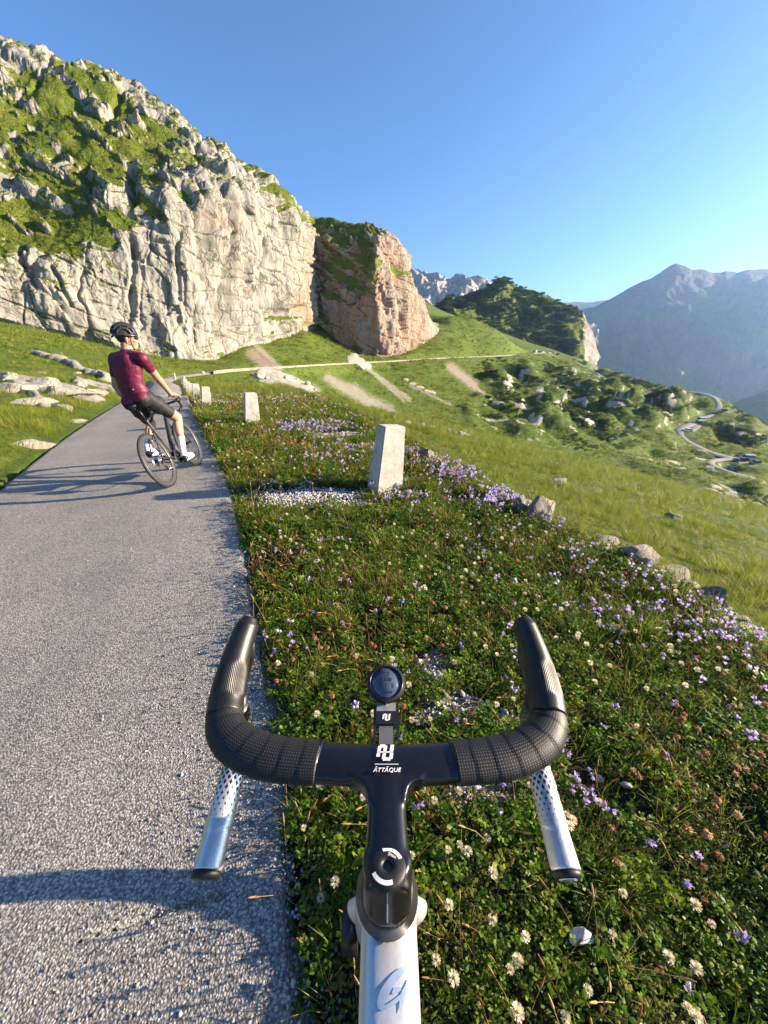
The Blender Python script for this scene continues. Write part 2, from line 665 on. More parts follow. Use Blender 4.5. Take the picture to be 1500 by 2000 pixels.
def capsules(u, v, lst):
    o = np.full(u.shape, 9.0)
    for u1, v1, r1, u2, v2, r2 in lst:
        du, dv = u2 - u1, v2 - v1
        t = np.clip(((u - u1) * du + (v - v1) * dv) / (du * du + dv * dv), 0, 1)
        d = np.hypot(u - u1 - t * du, v - v1 - t * dv) / (r1 + (r2 - r1) * t)
        o = np.minimum(o, d)
    return o
SCREE = [(640, 738, 12, 760, 805, 20), (690, 760, 16, 740, 800, 16), (712, 716, 5, 800, 780, 6), (735, 735, 4, 790, 785, 3), (880, 716, 12, 925, 752, 13), (905, 740, 8, 945, 768, 4), (490, 690, 14, 530, 722, 14), (500, 675, 8, 545, 720, 10), (560, 735, 8, 620, 762, 9), (800, 752, 4, 880, 790, 3)]
ROCKP = [(520, 735, 16, 600, 765, 12), (690, 700, 10, 720, 716, 6), (840, 835, 5, 905, 848, 5), (790, 742, 2, 850, 770, 2)]

def terrain_z(x, y):
    r = np.hypot(x, y)
    az = np.arctan2(x, y)
    w = sstep(22, 52, r)
    w = np.where((az > R(8)) & (az < R(120)), sstep(40, 80, r), w)
    w = np.where((y < -5), 0, w)
    zn = near_z(x, y)
    zf = far_z(x, y)
    z = zn * (1 - w) + zf * w
    u, v, d = proj(np.stack([x, y, z], -1))
    p = np.stack([x, y, z], -1)
    hm = blobs(u, v, HUM) * w
    amp = np.clip(r / 200, .3, 1.3)
    z = z + hm * amp * 1.28 * (6.5 * pn(p / 34) + 4.5 * pn(p / 15) + 2.6 * (ridged(p / 22, 3) - .8) + 1.5 * pn(p / 6))
    z = z + w * amp * (.5 * pn(p / 20) + .3 * pn(p / 7)) * (1 - hm)
    for pth, hw in ((TRAV, 2.1), (VALLEY, 2.6), (SPUR, 2.0), (PARK, 7), (LOT1, 4), (LOT2, 4.5), (LOT3, 3)):
        pp = catmull(pth, 4.0)
        q, s = seg_dist(x, y, pp)
        arc = np.concatenate([[0], np.cumsum(np.linalg.norm(np.diff(pp[:, :2], axis=0), axis=1))])
        zr = np.interp(s, arc, pp[:, 2])
        k = (1 - sstep(hw, hw * 2.4, np.abs(q))) * (sstep(18, 30, r))
        z = z * (1 - k) + (zr - .25) * k
    return z

# graded polar sheet: fine near the camera, coarse far off
th = np.concatenate([np.linspace(-54, 54, 470), np.linspace(57, 303, 70)])
th = np.radians(th)
rr = np.concatenate([[.02], np.geomspace(.35, 780, 470)])
TH, RR = np.meshgrid(th, rr)
TX, TY = RR * np.sin(TH), RR * np.cos(TH)
TZ = terrain_z(TX, TY)
TU, TV_, TD = proj(np.stack([TX, TY, TZ], -1))
TQ, TS = seg_dist(TX, TY, EDGE_L)
tp = np.stack([TX, TY, TZ], -1)
rads = np.hypot(TX, TY)
infr = (TD > 0) & (rads > 40)
nz1 = fbm(tp / 6.0, 4)
nz2 = fbm(tp / 1.7 + 9, 3)
scree = np.where(infr, np.clip(1.15 - .62 * capsules(TU, TV_, SCREE), 0, 1), 0)
grav = [(600, 968, 130, 16, 1), (560, 985, 90, 10, .8), (690, 985, 70, 10, .8), (560, 945, 60, 8, .6), (850, 1300, 28, 40, 1), (900, 1380, 60, 30, 1), (985, 1405, 40, 20, .7), (840, 1400, 40, 18, .8), (930, 1552, 90, 26, 1), (880, 1660, 40, 40, .6), (610, 1135, 30, 10, .8), (660, 850, 70, 9, .8), (780, 965, 70, 8, .8)]
scree = np.where((TD > 0) & (rads < 12) & (TQ > .05), np.maximum(scree, np.clip(blobs(TU, TV_, grav) * (.9 + 1.5 * nz2), 0, 1)), scree)
rockm = np.where(infr, 1 - sstep(.7, 1.2, capsules(TU, TV_, ROCKP) + .5 * nz1), 0)
gx = np.gradient(TZ, axis=0) / np.maximum(np.gradient(RR, axis=0), 1e-6)
hum = blobs(TU, TV_, HUM) * infr
w1, w2, wid = worley(tp / np.array([7.0, 7.0, 4.0]) + nz1[..., None] * .25)
rockm = np.maximum(rockm, hum * sstep(.22, .5, fbm(tp / np.array([7, 7, 5.0]) + 3, 4)))
# bare outcrop ribs on the meadow left of the road
LEFTR = [(40, 745, 8, 190, 780, 12), (20, 745, 9, 90, 790, 9), (110, 702, 3, 215, 742, 5), (60, 688, 2, 130, 708, 4), (150, 745, 5, 225, 765, 5)]
rl = np.where((TD > 0) & (rads > 9) & (TX < -5), 1 - sstep(.7, 1.25, capsules(TU, TV_, LEFTR) + .8 * nz2 + .3 * nz1), 0)
rockm = np.maximum(rockm, rl)
bump_r = (1 - w1) * 1.3 + .35 * nz2
TZ = TZ + rockm * bump_r * np.clip(rads / 60, .12, 1.0) * .8
verge = sstep(-.25, .1, TQ) * (1 - sstep(2.6, 3.4, .951 * TX + .309 * TY)) * (rads < 22)
verge = np.maximum(verge, sstep(-.3, .0, TQ) * (1 - sstep(.2, .7, TQ)))
gutter = np.exp(-((-TQ - ROAD_W - .12) / .22) ** 2) * (rads < 40)
nr, nc = TX.shape
tv = np.stack([TX, TY, TZ], -1)
terrain_me = mesh_np('terrain', tv, grid_faces(nr, nc, True), True, dict(rock=rockm.ravel(), scree=np.maximum(scree, gutter * .35).ravel(), verge=verge.ravel(), hum=hum.ravel(), red=np.where(infr, np.exp(-((TU - 505) / 60) ** 2 - ((TV_ - 690) / 60) ** 2) + np.exp(-((TU - 905) / 50) ** 2 - ((TV_ - 740) / 40) ** 2), 0).ravel()))

def ground_mat():
    M = Mat('meadow_ground')
    co = M.coord()
    big = M.noise(co, .035, 5, .6)
    mid = M.noise(co, .35, 5, .65)
    fine = M.noise(co, 5.0, 6, .7)
    g = M.ramp(big, [(.3, (.070, .115, .014)), (.5, (.105, .155, .018)), (.7, (.150, .170, .028))])
    g2 = M.ramp(mid, [(.3, (.045, .085, .010)), (.55, (.110, .155, .018)), (.75, (.170, .170, .036))])
    gr = M.mix(.55, g, g2)
    gr = M.mix(M.math('MULTIPLY', M.ramp(fine, [(.35, 1.0), (.6, 0.0)]), .5), gr, (.025, .045, .010))
    hum_ = M.math('MULTIPLY', M.attr('hum'), M.ramp(M.noise(co, .09, 5, .65), [(.42, 0.0), (.6, 1.0)]))
    gr = M.mix(M.math('MULTIPLY', hum_, .6), gr, (.035, .065, .014))
    soil = M.ramp(M.noise(co, 14, 6, .7), [(.3, (.018, .022, .008)), (.55, (.045, .04, .02)), (.8, (.10, .085, .055))])
    gr = M.mix(M.attr('verge'), gr, soil)
    sc = M.ramp(M.noise(co, 2.2, 8, .8), [(.3, (.13, .12, .095)), (.55, (.27, .25, .205)), (.8, (.40, .37, .31))])
    sc = M.mix(M.math('MULTIPLY', M.attr('red'), .6), sc, (.34, .25, .18))
    rk = M.ramp(M.noise(co, .9, 9, .72), [(.28, (.13, .12, .10)), (.45, (.34, .32, .28)), (.75, (.50, .47, .41))])
    edge = M.ramp(M.math('ADD', M.attr('rock'), M.math('MULTIPLY_ADD', M.noise(co, .8, 5, .7), .8)), [(.78, 0.0), (.95, 1.0)])
    c = M.mix(M.ramp(M.math('ADD', M.math('MULTIPLY', M.attr('scree'), .45), M.math('MULTIPLY', M.noise(co, .55, 10, .8), 1.05)), [(.80, 0.0), (.94, 1.0)]), gr, sc)
    rf = M.ramp(M.math('ADD', M.attr('rock'), M.math('MULTIPLY', M.noise(co, .7, 5, .7), .8)), [(.75, 0.0), (.92, 1.0)])
    c = M.mix(rf, c, rk)
    h = M.math('ADD', M.noise(co, 1.4, 8, .75), M.math('MULTIPLY', M.noise(co, 9, 5, .7), .35))
    nm = M.bump(h, .9, .5)
    return M.done(M.pbr(c, .85, 0, nm, .15))
terrain = add_obj('terrain', terrain_me, ground_mat())
tag(terrain, kind='structure')

from mathutils.bvhtree import BVHTree
_tb = None
def terrain_at(x, y, z0=400):
    """height of the built ground under a point"""
    global _tb
    if _tb is None:
        _tb = BVHTree.FromPolygons([tuple(c) for c in tv.reshape(-1, 3)], grid_faces(nr, nc, True).tolist())
    h = _tb.ray_cast(Vector((x, y, z0)), Vector((0, 0, -1)))
    return h[0].z if h[0] is not None else 0.0

from numpy import interp as _ip
LR = np.log(rr[1:])
def tz_fast(x, y):
    """bilinear height lookup in the polar sheet (frame sector)"""
    r = np.maximum(np.hypot(x, y), .351)
    a = np.arctan2(x, y)
    fi = 1 + (np.log(r) - LR[0]) / (LR[1] - LR[0])
    fj = (a - th[0]) / (th[1] - th[0])
    i = np.clip(np.floor(fi).astype(int), 1, nr - 2)
    j = np.clip(np.floor(fj).astype(int), 0, 468)
    a_, b_ = np.clip(fi - i, 0, 1), np.clip(fj - j, 0, 1)
    return (TZ[i, j] * (1 - a_) * (1 - b_) + TZ[i + 1, j] * a_ * (1 - b_) + TZ[i, j + 1] * (1 - a_) * b_ + TZ[i + 1, j + 1] * a_ * b_)
def tfield(F, x, y):
    r = np.maximum(np.hypot(x, y), .351)
    a = np.arctan2(x, y)
    i = np.clip(np.round(1 + (np.log(r) - LR[0]) / (LR[1] - LR[0])).astype(int), 1, nr - 1)
    j = np.clip(np.round((a - th[0]) / (th[1] - th[0])).astype(int), 0, 469)
    return F[i, j]

# ------------------------------------------------------------------ roads
def asphalt_mat():
    M = Mat('chip_sealed_asphalt')
    co = M.coord()
    warp = M.n('VectorMath', {'operation': 'ADD'}, i0=co, i1=M.n('VectorMath', {'operation': 'SCALE'}, i0=M.n('TexNoise', Vector=co, Scale=60.0).outputs[1], Scale=.006).outputs[0]).outputs[0]
    v1 = M.n('TexVoronoi', {'feature': 'F1'}, Vector=warp, Scale=140.0)
    v2 = M.n('TexVoronoi', {'feature': 'F1'}, Vector=warp, Scale=260.0)
    stone = M.ramp(M.n('SeparateColor', i0=v1.outputs['Color']).outputs[0], [(.0, (.145, .14, .132)), (.4, (.295, .284, .266)), (.75, (.44, .424, .396)), (1.0, (.62, .60, .56))])
    stone2 = M.ramp(M.n('SeparateColor', i0=v2.outputs['Color']).outputs[1], [(.0, (.17, .167, .16)), (1.0, (.43, .42, .40))])
    gap = M.ramp(v1.outputs['Distance'], [(.35, 0.0), (.72, 1.0)])
    c = M.mix(.3, stone, stone2)
    c = M.mix(M.math('MULTIPLY', gap, .75), c, (.045, .045, .045))
    q_ = M.attr('q')
    trk = M.math('ADD', M.math('MULTIPLY', M.n('MapRange', {'interpolation_type': 'SMOOTHSTEP'}, i0=M.math('ABSOLUTE', M.math('ADD', q_, .62)), i1=.38, i2=.10, i3=0.0, i4=1.0).outputs[0], 1.0), M.n('MapRange', {'interpolation_type': 'SMOOTHSTEP'}, i0=M.math('ABSOLUTE', M.math('ADD', q_, 1.95)), i1=.38, i2=.10, i3=0.0, i4=1.0).outputs[0])
    wear = M.ramp(M.math('ADD', M.noise(co, .9, 6, .65), M.math('MULTIPLY', trk, .10)), [(.28, (.74, .75, .78)), (.5, (.97, .96, .94)), (.72, (1.16, 1.12, 1.05))])
    c = M.mix(1.0, c, wear, 'MULTIPLY')
    tar = M.ramp(M.n('TexVoronoi', {'feature': 'DISTANCE_TO_EDGE'}, Vector=M.n('VectorMath', {'operation': 'ADD'}, i0=co, i1=M.n('VectorMath', {'operation': 'SCALE'}, i0=M.n('TexNoise', Vector=co, Scale=1.6, Detail=6.0).outputs[1], Scale=.9).outputs[0]).outputs[0], Scale=.42).outputs[0], [(0, 1.0), (.010, 0.0)])
    c = M.mix(M.math('MULTIPLY', tar, .14), c, (.05, .05, .05))
    h = M.math('SUBTRACT', M.math('MULTIPLY', M.noise(warp, 90, 3), .3), M.math('ADD', v1.outputs['Distance'], M.math('MULTIPLY', v2.outputs['Distance'], .4)))
    nm = M.bump(h, .7, .004)
    return M.done(M.pbr(c, .7, 0, nm, .35))
ASPH = asphalt_mat()

def near_road():
    nq = 60
    n = len(E2)
    v = np.zeros((n, nq, 3))
    for j in range(nq):
        q = -ROAD_W * j / (nq - 1)
        if j == 0 or j == nq - 1:
            pass
        xy = E2 + NL * (-q)
        v[:, j, :2] = xy
    e = .05 * np.interp(np.arange(n), np.arange(0, n, 1), RS.randn(n)) 
    ex = .06 * pn(np.stack([E2[:, 0] * 2.1, E2[:, 1] * 2.1, 0 * E2[:, 0]], -1)) + .05 * pn(np.stack([E2[:, 0] * 7, E2[:, 1] * 7, 0 * E2[:, 0]], -1)) + .03 * pn(np.stack([E2[:, 0] * 21, E2[:, 1] * 21, 0 * E2[:, 0]], -1))
    v[:, 0, :2] -= NL * (.02 + ex)[:, None]
    v[:, -1, :2] += NL * (.02 + ex[::-1])[:, None]
    x, y = v[..., 0], v[..., 1]
    p = np.stack([x, y, 0 * x], -1)
    qq = -np.linspace(0, ROAD_W, nq)[None, :] + 0 * x
    v[..., 2] = zbase(x, y) + BANK * qq + .006 * pn(p * 1.1) + .003 * pn(p * 4)
    v[:, 0, 2] -= .05
    v[:, -1, 2] -= .05
    return mesh_np('road', v, grid_faces(n, nq)[:, ::-1], True, dict(q=qq.ravel()))
road = tag(add_obj('road', near_road(), ASPH), kind='structure')

def ribbon(name, path, w, m, dz=.0, step=2.0, zoff=-.02):
    pp = catmull(path, step)
    d = np.gradient(pp[:, :2], axis=0)
    d /= np.linalg.norm(d, axis=1)[:, None]
    nl_ = np.stack([-d[:, 1], d[:, 0]], 1)
    k = np.linspace(-.5, .5, 5)
    v = np.zeros((len(pp), 5, 3))
    v[..., :2] = pp[:, None, :2] + nl_[:, None, :] * (k[None, :, None] * w)
    v[..., 2] = pp[:, 2:3] + zoff
    v[:, 0, 2] -= .5
    v[:, -1, 2] -= .5
    v[:, 0, :2] += nl_ * -.3
    v[:, -1, :2] += nl_ * .3
    return tag(add_obj(name, mesh_np(name, v, grid_faces(len(pp), 5), True), m), kind='structure')
def pale_road():
    M = Mat('pale_worn_road')
    co = M.coord()
    c = M.ramp(M.noise(co, 1.5, 6, .7), [(.3, (.20, .19, .175)), (.7, (.30, .285, .26))])
    return M.done(M.pbr(c, .8, 0, M.bump(M.noise(co, 20, 4), .4, .02), .2))
PALE = pale_road()
ribbon('road_bend', TRAV[:6], ROAD_W, ASPH, zoff=.0, step=1.0)
ribbon('traverse_road', TRAV[5:], 3.4, PALE)
ribbon('valley_road', VALLEY, 4.2, PALE)
ribbon('valley_side_road', SPUR, 3.0, PALE, zoff=.03)
def pad(name, path, w, z=.06):
    ribbon(name, path, w, PALE, zoff=z, step=3)
pad('parking_area', PARK, 13, .02)
pad('lay_by', LOT1, 7)
pad('lay_by', LOT2, 8, .07)
pad('lay_by', LOT3, 4.5)

# ------------------------------------------------------------------ cliff
def rock_mat(name, base=((.105, .10, .092), (.315, .310, .292), (.50, .49, .465)), grass=True, scale=1.0, redc=(.35, .20, .13), streaks=.5):
    M = Mat(name)
    co = M.coord()
    st = M.coord((1.0, 1.0, .35))
    n1 = M.noise(co, .05 * scale, 8, .7)
    n2 = M.noise(st, .35 * scale, 8, .75, .6)
    rk = M.ramp(n2, [(.22, base[0]), (.45, base[1]), (.72, base[2])])
    warm = M.ramp(n1, [(.35, (.80, .80, .82)), (.6, (1.02, .97, .86)), (.75, (1.0, .86, .66))])
    rk = M.mix(1.0, rk, warm, 'MULTIPLY')
    streak = M.ramp(M.noise(M.coord((1.0, 1.0, .10)), .55 * scale, 6, .7), [(.46, 0.0), (.62, 1.0)])
    big = M.ramp(M.noise(co, .035 * scale, 5, .6), [(.40, .15), (.62, .85)])
    rk = M.mix(M.math('MULTIPLY', M.math('MULTIPLY', streak, big), streaks), rk, (.15, .15, .148))
    cr = M.n('TexVoronoi', {'feature': 'DISTANCE_TO_EDGE'}, Vector=M.n('VectorMath', {'operation': 'ADD'}, i0=st, i1=M.n('VectorMath', {'operation': 'SCALE'}, i0=M.n('TexNoise', Vector=co, Scale=.25 * scale, Detail=5.0).outputs[1], Scale=6.0 / scale).outputs[0]).outputs[0], Scale=.16 * scale).outputs[0]
    crk = M.ramp(cr, [(.0, 1.0), (.05, 0.0)])
    rk = M.mix(M.math('MULTIPLY', crk, .45), rk, (.08, .075, .065))
    rk = M.mix(M.math('MULTIPLY', M.attr('red'), M.ramp(n2, [(.3, .95), (.75, .6)])), rk, redc)
    h = M.math('ADD', n2, M.math('MULTIPLY', M.noise(co, 1.6 * scale, 8, .8), .5))
    h = M.math('SUBTRACT', h, M.math('MULTIPLY', crk, .35))
    if grass:
        g = M.ramp(M.noise(co, .12 * scale, 6, .7), [(.3, (.060, .095, .012)), (.5, (.118, .155, .018)), (.72, (.175, .180, .032))])
        g = M.mix(M.ramp(M.noise(co, .9 * scale, 6, .75), [(.3, .6), (.52, 0.0)]), g, (.02, .04, .008))
        f = M.math('ADD', M.attr('grass'), M.math('MULTIPLY', M.math('SUBTRACT', M.noise(co, .5 * scale, 7, .75), .5), .9))
        f = M.ramp(f, [(.44, 0.0), (.56, 1.0)])
        c = M.mix(f, rk, g)
    else:
        c = rk
    nm = M.bump(h, 1.0, 1.1 / scale)
    return M.done(M.pbr(c, .9, 0, nm, .12))

def normals_of(v):
    du = np.gradient(v, axis=1)
    dw = np.gradient(v, axis=0)
    n = np.cross(du, dw)
    n /= np.maximum(np.linalg.norm(n, axis=-1), 1e-9)[..., None]
    return n

def build_cliff():
    us = np.concatenate([np.linspace(-330, -20, 60), np.linspace(-18, 590, 400), np.linspace(592, 856, 200)])
    rows = []
    foot, top, up, sk = [cl_row(k, us) for k in (1, 2, 3, 4)]
    ctrl = [foot, top, up, sk]
    nseg = (190, 80, 80)
    for (v0, y0), (v1, y1), n in zip(ctrl[:-1], ctrl[1:], nseg):
        for t in np.linspace(0, 1, n, endpoint=False):
            rows.append(P(us, v0 + (v1 - v0) * t, y0 + (y1 - y0) * t))
    rows.append(P(us, *sk))
    v = np.array(rows)
    # soften the joins between bands
    for _ in range(14):
        v[1:-1] = v[1:-1] * .5 + .25 * (v[:-2] + v[2:])
    for _ in range(30):
        v[:, 1:-1] = v[:, 1:-1] * .5 + .25 * (v[:, :-2] + v[:, 2:])
    U, Vv, _ = proj(v)
    n = normals_of(v)
    n *= np.where((n[..., 1] > 0) & (n[..., 2] < .3), -1, 1)[..., None]
    flip = (n * (np.array([0, 0, 0]) - v)).sum(-1) < 0
    n[flip] *= -1
    # where grass holds (1) and bare rock shows (0), spot by spot
    G_ = [(30, 420, 1.3, 70), (100, 440, 1.2, 50), (200, 470, 1.1, 45), (130, 400, .9, 40), (0, 480, .5, 30), (50, 540, -.4, 60), (250, 250, .8, 60), (60, 190, 1.0, 50), (130, 190, .8, 50), (0, 230, .8, 40), (150, 270, .8, 60), (50, 300, .7, 40), (220, 300, .7, 50), (330, 270, .8, 40), (390, 330, .7, 30), (300, 380, .8, 30), (260, 360, .6, 30), (150, 320, -.2, 35), (20, 350, -.8, 40), (200, 380, -.3, 30), (90, 250, -.1, 30),
          (30, 110, -.9, 60), (180, 140, -.4, 40), (260, 190, -.5, 35), (330, 220, -.7, 30), (420, 285, -.8, 35), (450, 330, -.3, 25), (250, 155, .5, 14), (190, 160, .5, 16),
          (320, 560, -1.2, 90), (420, 520, -1.2, 80), (520, 550, -1.2, 70), (100, 560, -1.0, 60), (200, 600, -.9, 50), (360, 420, -.9, 40), (480, 420, -.9, 40), (500, 490, .35, 14), (270, 600, .2, 12), (150, 610, .15, 25), (100, 640, .35, 30), (230, 590, .1, 14),
          (560, 380, 1.0, 24), (535, 370, .6, 18), (610, 415, 1.0, 20), (690, 440, 1.1, 40), (680, 480, 1.1, 26), (710, 500, 1.0, 24), (640, 520, .45, 40), (660, 560, .4, 40), (620, 620, .5, 26), (560, 640, .5, 22), (640, 470, .6, 24), (690, 540, .2, 26), (700, 640, -.8, 40), (755, 560, -1.3, 22), (790, 620, -1.2, 34), (740, 640, -1.0, 30), (805, 556, .9, 10), (795, 545, .6, 9), (600, 470, -.7, 20), (590, 560, -.8, 24), (640, 660, -.3, 24), (765, 480, -1.2, 12), (450, 640, -.9, 40), (560, 480, -.7, 30), (380, 690, -1.0, 40), (445, 665, .3, 10), (610, 610, .5, 16)]
    num = np.zeros_like(U)
    for a, b, w_, s_ in G_:
        num += w_ * np.exp(-((U - a) ** 2 + (Vv - b) ** 2) / (2 * (s_ * .85) ** 2))
    num = np.clip(num, -1.4, 1.1)
    p = v
    la, ac = U * .82 + Vv * .57, -U * .57 + Vv * .82
    band = fbm(np.stack([la / 120, ac / 26, 0 * U], -1) + 4, 4)
    g = .28 + num * .38 + .62 * band + .36 * fbm(p / np.array([11, 11, 7.0]), 4)
    red = sstep(560, 640, U + 20 * pn(p / 12)) * .8 * (.55 + .45 * sstep(-.3, .4, fbm(p / 14, 3))) + .35 * np.exp(-((U - 590) / 40) ** 2 - ((Vv - 600) / 50) ** 2) + .25 * np.exp(-((U - 430) / 40) ** 2 - ((Vv - 440) / 40) ** 2)
    gg = np.clip(g, 0, 1)
    rough = 1 - .78 * sstep(.42, .60, gg)
    pv = p * np.array([1, 1, .34])
    wv = .22 * fbm(p / 10, 2)[..., None]
    f1, f2, _i = worley(pv / 9.5 + wv)
    h1, h2, h3 = worley(p * np.array([1, 1, .5]) / 4.4 + wv * 1.2 + 5)
    k1, k2, k3 = worley(np.stack([p[..., 0] + .5 * p[..., 2], p[..., 1] + .3 * p[..., 2], p[..., 2] - .4 * p[..., 0]], -1) * np.array([.6, .6, 1.0]) / 3.0 + wv + 11)
    calm = .55 + .45 * sstep(-.15, .35, fbm(p / 22 + 40, 3))
    d = 5.0 * fbm(pv / 26, 3) + rough * 1.9 * fbm(pv / 9, 3)
    d += (rough - .5) * 1.6
    tz = (p[..., 2] + .42 * p[..., 0] - .1 * p[..., 1]) / 7.5 + .7 * fbm(p / 14, 3)
    saw = tz - np.floor(tz)
    d += rough * 1.7 * (saw - .5) * sstep(-.2, .25, fbm(p / 18 + 70, 2)) * (1 - sstep(.9, 1.0, saw))
    d += rough * (2.0 * (_i - .5) * sstep(0, .16, f2 - f1) - .7 * (1 - sstep(0, .06, f2 - f1)) + calm * (.8 * (h3 - .5) * sstep(0, .12, h2 - h1) - .25 * (1 - sstep(0, .06, h2 - h1)) + .38 * (k3 - .5) + .55 * (ridged(pv / 4.6, 5) - 1.0) + .26 * fbm(p / 1.3, 3)))
    d += rough * 1.1 * pn(np.stack([p[..., 0] / 4.5 + p[..., 1] / 6, p[..., 1] / 9, p[..., 2] / 40], -1))
    d -= rough * .9 * np.exp(-(pn(np.stack([p[..., 0] / 30, p[..., 1] / 30, (p[..., 2] + .35 * p[..., 0]) / 5.5], -1)) / .035) ** 2)
    # deep fissures and overhangs
    for u1, v1, r1, u2, v2, r2, dp in ((454, 460, 6, 437, 655, 10, 5.5), (430, 375, 5, 456, 470, 5, 2.6), (252, 325, 12, 264, 395, 9, 4.5), (163, 320, 10, 178, 395, 7, 3.2), (262, 480, 4, 255, 640, 5, 2.2), (520, 480, 5, 508, 600, 5, 2.2), (300, 340, 14, 345, 352, 10, 2.2), (524, 618, 16, 588, 604, 8, 3.0), (345, 470, 3, 352, 590, 4, 1.6), (100, 520, 4, 140, 600, 4, 1.8), (730, 470, 4, 690, 590, 5, 2.2), (745, 560, 3, 770, 650, 4, 1.8), (30, 480, 5, 70, 560, 4, 1.8), (400, 250, 5, 380, 300, 5, 2.4), (240, 178, 6, 210, 225, 6, 2.4), (100, 130, 5, 70, 180, 6, 2.0)):
        cd = capsules(U + 5 * pn(p / 5), Vv, [(u1, v1, r1, u2, v2, r2)])
        d -= dp * np.exp(-cd ** 2)
    env = np.ones_like(d)
    env[:6] *= np.linspace(.2, 1, 6)[:, None]
    env *= np.clip((850 - U) / 30, .15, 1)
    env[-40:] *= np.linspace(1, .55, 40)[:, None]
    d = np.clip(d, -7.5, 7)
    v = v + n * (d * env * np.clip(p[..., 1] / 190, .7, 1.15))[..., None]
    n3 = normals_of(v)
    n3 *= np.where((n3 * -v).sum(-1) < 0, -1, 1)[..., None]
    g = g + .55 * sstep(.42, .75, n3[..., 2]) - .25 * sstep(.25, -.2, n3[..., 2])
    gg = np.clip(g, 0, 1)
    # grass tufts and ledges where it is green
    v[..., 2] += gg * .35 * fbm(p / 2.2, 3)
    dirb = v[-1] * np.array([1, 1, 0])
    dirb /= np.linalg.norm(dirb, axis=1)[:, None]
    back = [v[-1] + dirb * a + np.array([0, 0, b]) for a, b in ((4, .3), (12, -1), (30, -8), (60, -30), (70, -90))]
    skirt = v[0] - np.array([0, 0, 14.0])
    v = np.concatenate([skirt[None], v, np.array(back)])
    g2 = np.concatenate([g[:1], g, np.repeat(g[-1:], 5, 0)])
    r2 = np.concatenate([red[:1], red, np.repeat(red[-1:], 5, 0)])
    me = mesh_np('cliff', v, grid_faces(v.shape[0], v.shape[1]), True, dict(grass=np.clip(g2, 0, 1).ravel(), red=np.clip(r2, 0, 1).ravel()))
    return v, g2, me
cliff_v, cliff_g, cliff_me = build_cliff()
cliff = tag(add_obj('cliff', cliff_me, rock_mat('limestone_and_turf')), kind='structure')

# ------------------------------------------------------------------ hill and far mountains
def relief(name, rows, m, nu, nw, amp, scl, seed, attrs=None, back=200, vert=1.0, sharp=False, edge=.35):
    """rows: skyline first, then lower lines (each [(u,v,Y)...]); noise relief on real distances"""
    u0 = max(r_[0][0] for r_ in rows)
    u1 = min(r_[-1][0] for r_ in rows)
    us = np.linspace(u0, u1, nu)
    lines = []
    for r_ in rows:
        a = np.array(r_, float)
        lines.append(P(us, np.interp(us, a[:, 0], a[:, 1]), np.interp(us, a[:, 0], a[:, 2])))
    lines = lines[::-1]
    v = []
    for a, b in zip(lines[:-1], lines[1:]):
        for t in np.linspace(0, 1, nw, endpoint=False):
            v.append(a * (1 - t) + b * t)
    v.append(lines[-1])
    v = np.array(v)
    n = normals_of(v)
    flip = (n * -v).sum(-1) < 0
    n[flip] *= -1
    p = v / scl * np.array([1, 1, vert]) + seed
    d = (ridged(p, 5) - 1.0) * 1.0 + .5 * fbm(p * .5, 3)
    if sharp:
        f1, f2, _ = worley(p * 1.6)
        d = d + .5 * (.5 - f1)
    env = np.ones_like(d)
    nn_ = nw // 3 if edge > .1 else nw + nw // 2
    env[-nn_:] *= np.linspace(1, edge, nn_)[:, None]
    v = v + n * (d * amp * env)[..., None]
    v[-3:, :, 2] += amp * .5 * edge * fbm(v[-3:] / (scl * .25), 3)
    dirb = v[-1] * np.array([1, 1, 0])
    dirb /= np.linalg.norm(dirb, axis=1)[:, None]
    bk = [v[-1] + dirb * back * a - np.array([0, 0, back * b]) for a, b in ((.15, .03), (.5, .3), (.9, 1.0))]
    v = np.concatenate([v, np.array(bk)])
    at = None
    if attrs:
        at = attrs(v, d)
    me = mesh_np(name, v, grid_faces(v.shape[0], v.shape[1]), True, at)
    o = tag(add_obj(name, me, m), kind='structure')
    return o, v

HILL = [
 [(852, 606, 640), (858, 592, 640), (872, 580, 640), (900, 578, 650), (930, 574, 660), (952, 556, 670), (975, 541, 680), (990, 540, 680), (1006, 553, 680), (1022, 563, 675), (1042, 564, 670), (1060, 573, 660), (1085, 583, 650), (1105, 592, 640), (1122, 604, 630), (1132, 606, 625), (1140, 607, 620), (1150, 636, 616), (1158, 668, 612), (1162, 700, 608)],
 [(852, 622, 560), (930, 624, 560), (985, 640, 560), (1040, 660, 555), (1100, 670, 550), (1138, 668, 560), (1150, 684, 580), (1162, 706, 590)],
 [(852, 660, 520), (930, 665, 520), (985, 690, 510), (1060, 705, 505), (1110, 712, 500), (1162, 722, 520)],
 [(852, 760, 500), (1000, 790, 490), (1162, 790, 500)],
]
def hill_attr(v, d):
    U, Vv, _ = proj(v)
    g = .8 + .3 * fbm(v / 24, 3) - 1.1 * sstep(1134, 1152, U + 10 * pn(v / 10)) + .2
    return dict(grass=np.clip(g, 0, 1).ravel(), red=(.15 + 0 * U).ravel())
HILLMAT = rock_mat('wooded_hill', scale=.5)
hill, hill_v = relief('hill', HILL, HILLMAT, 170, 40, 8, 60, 3.0, hill_attr, 120)

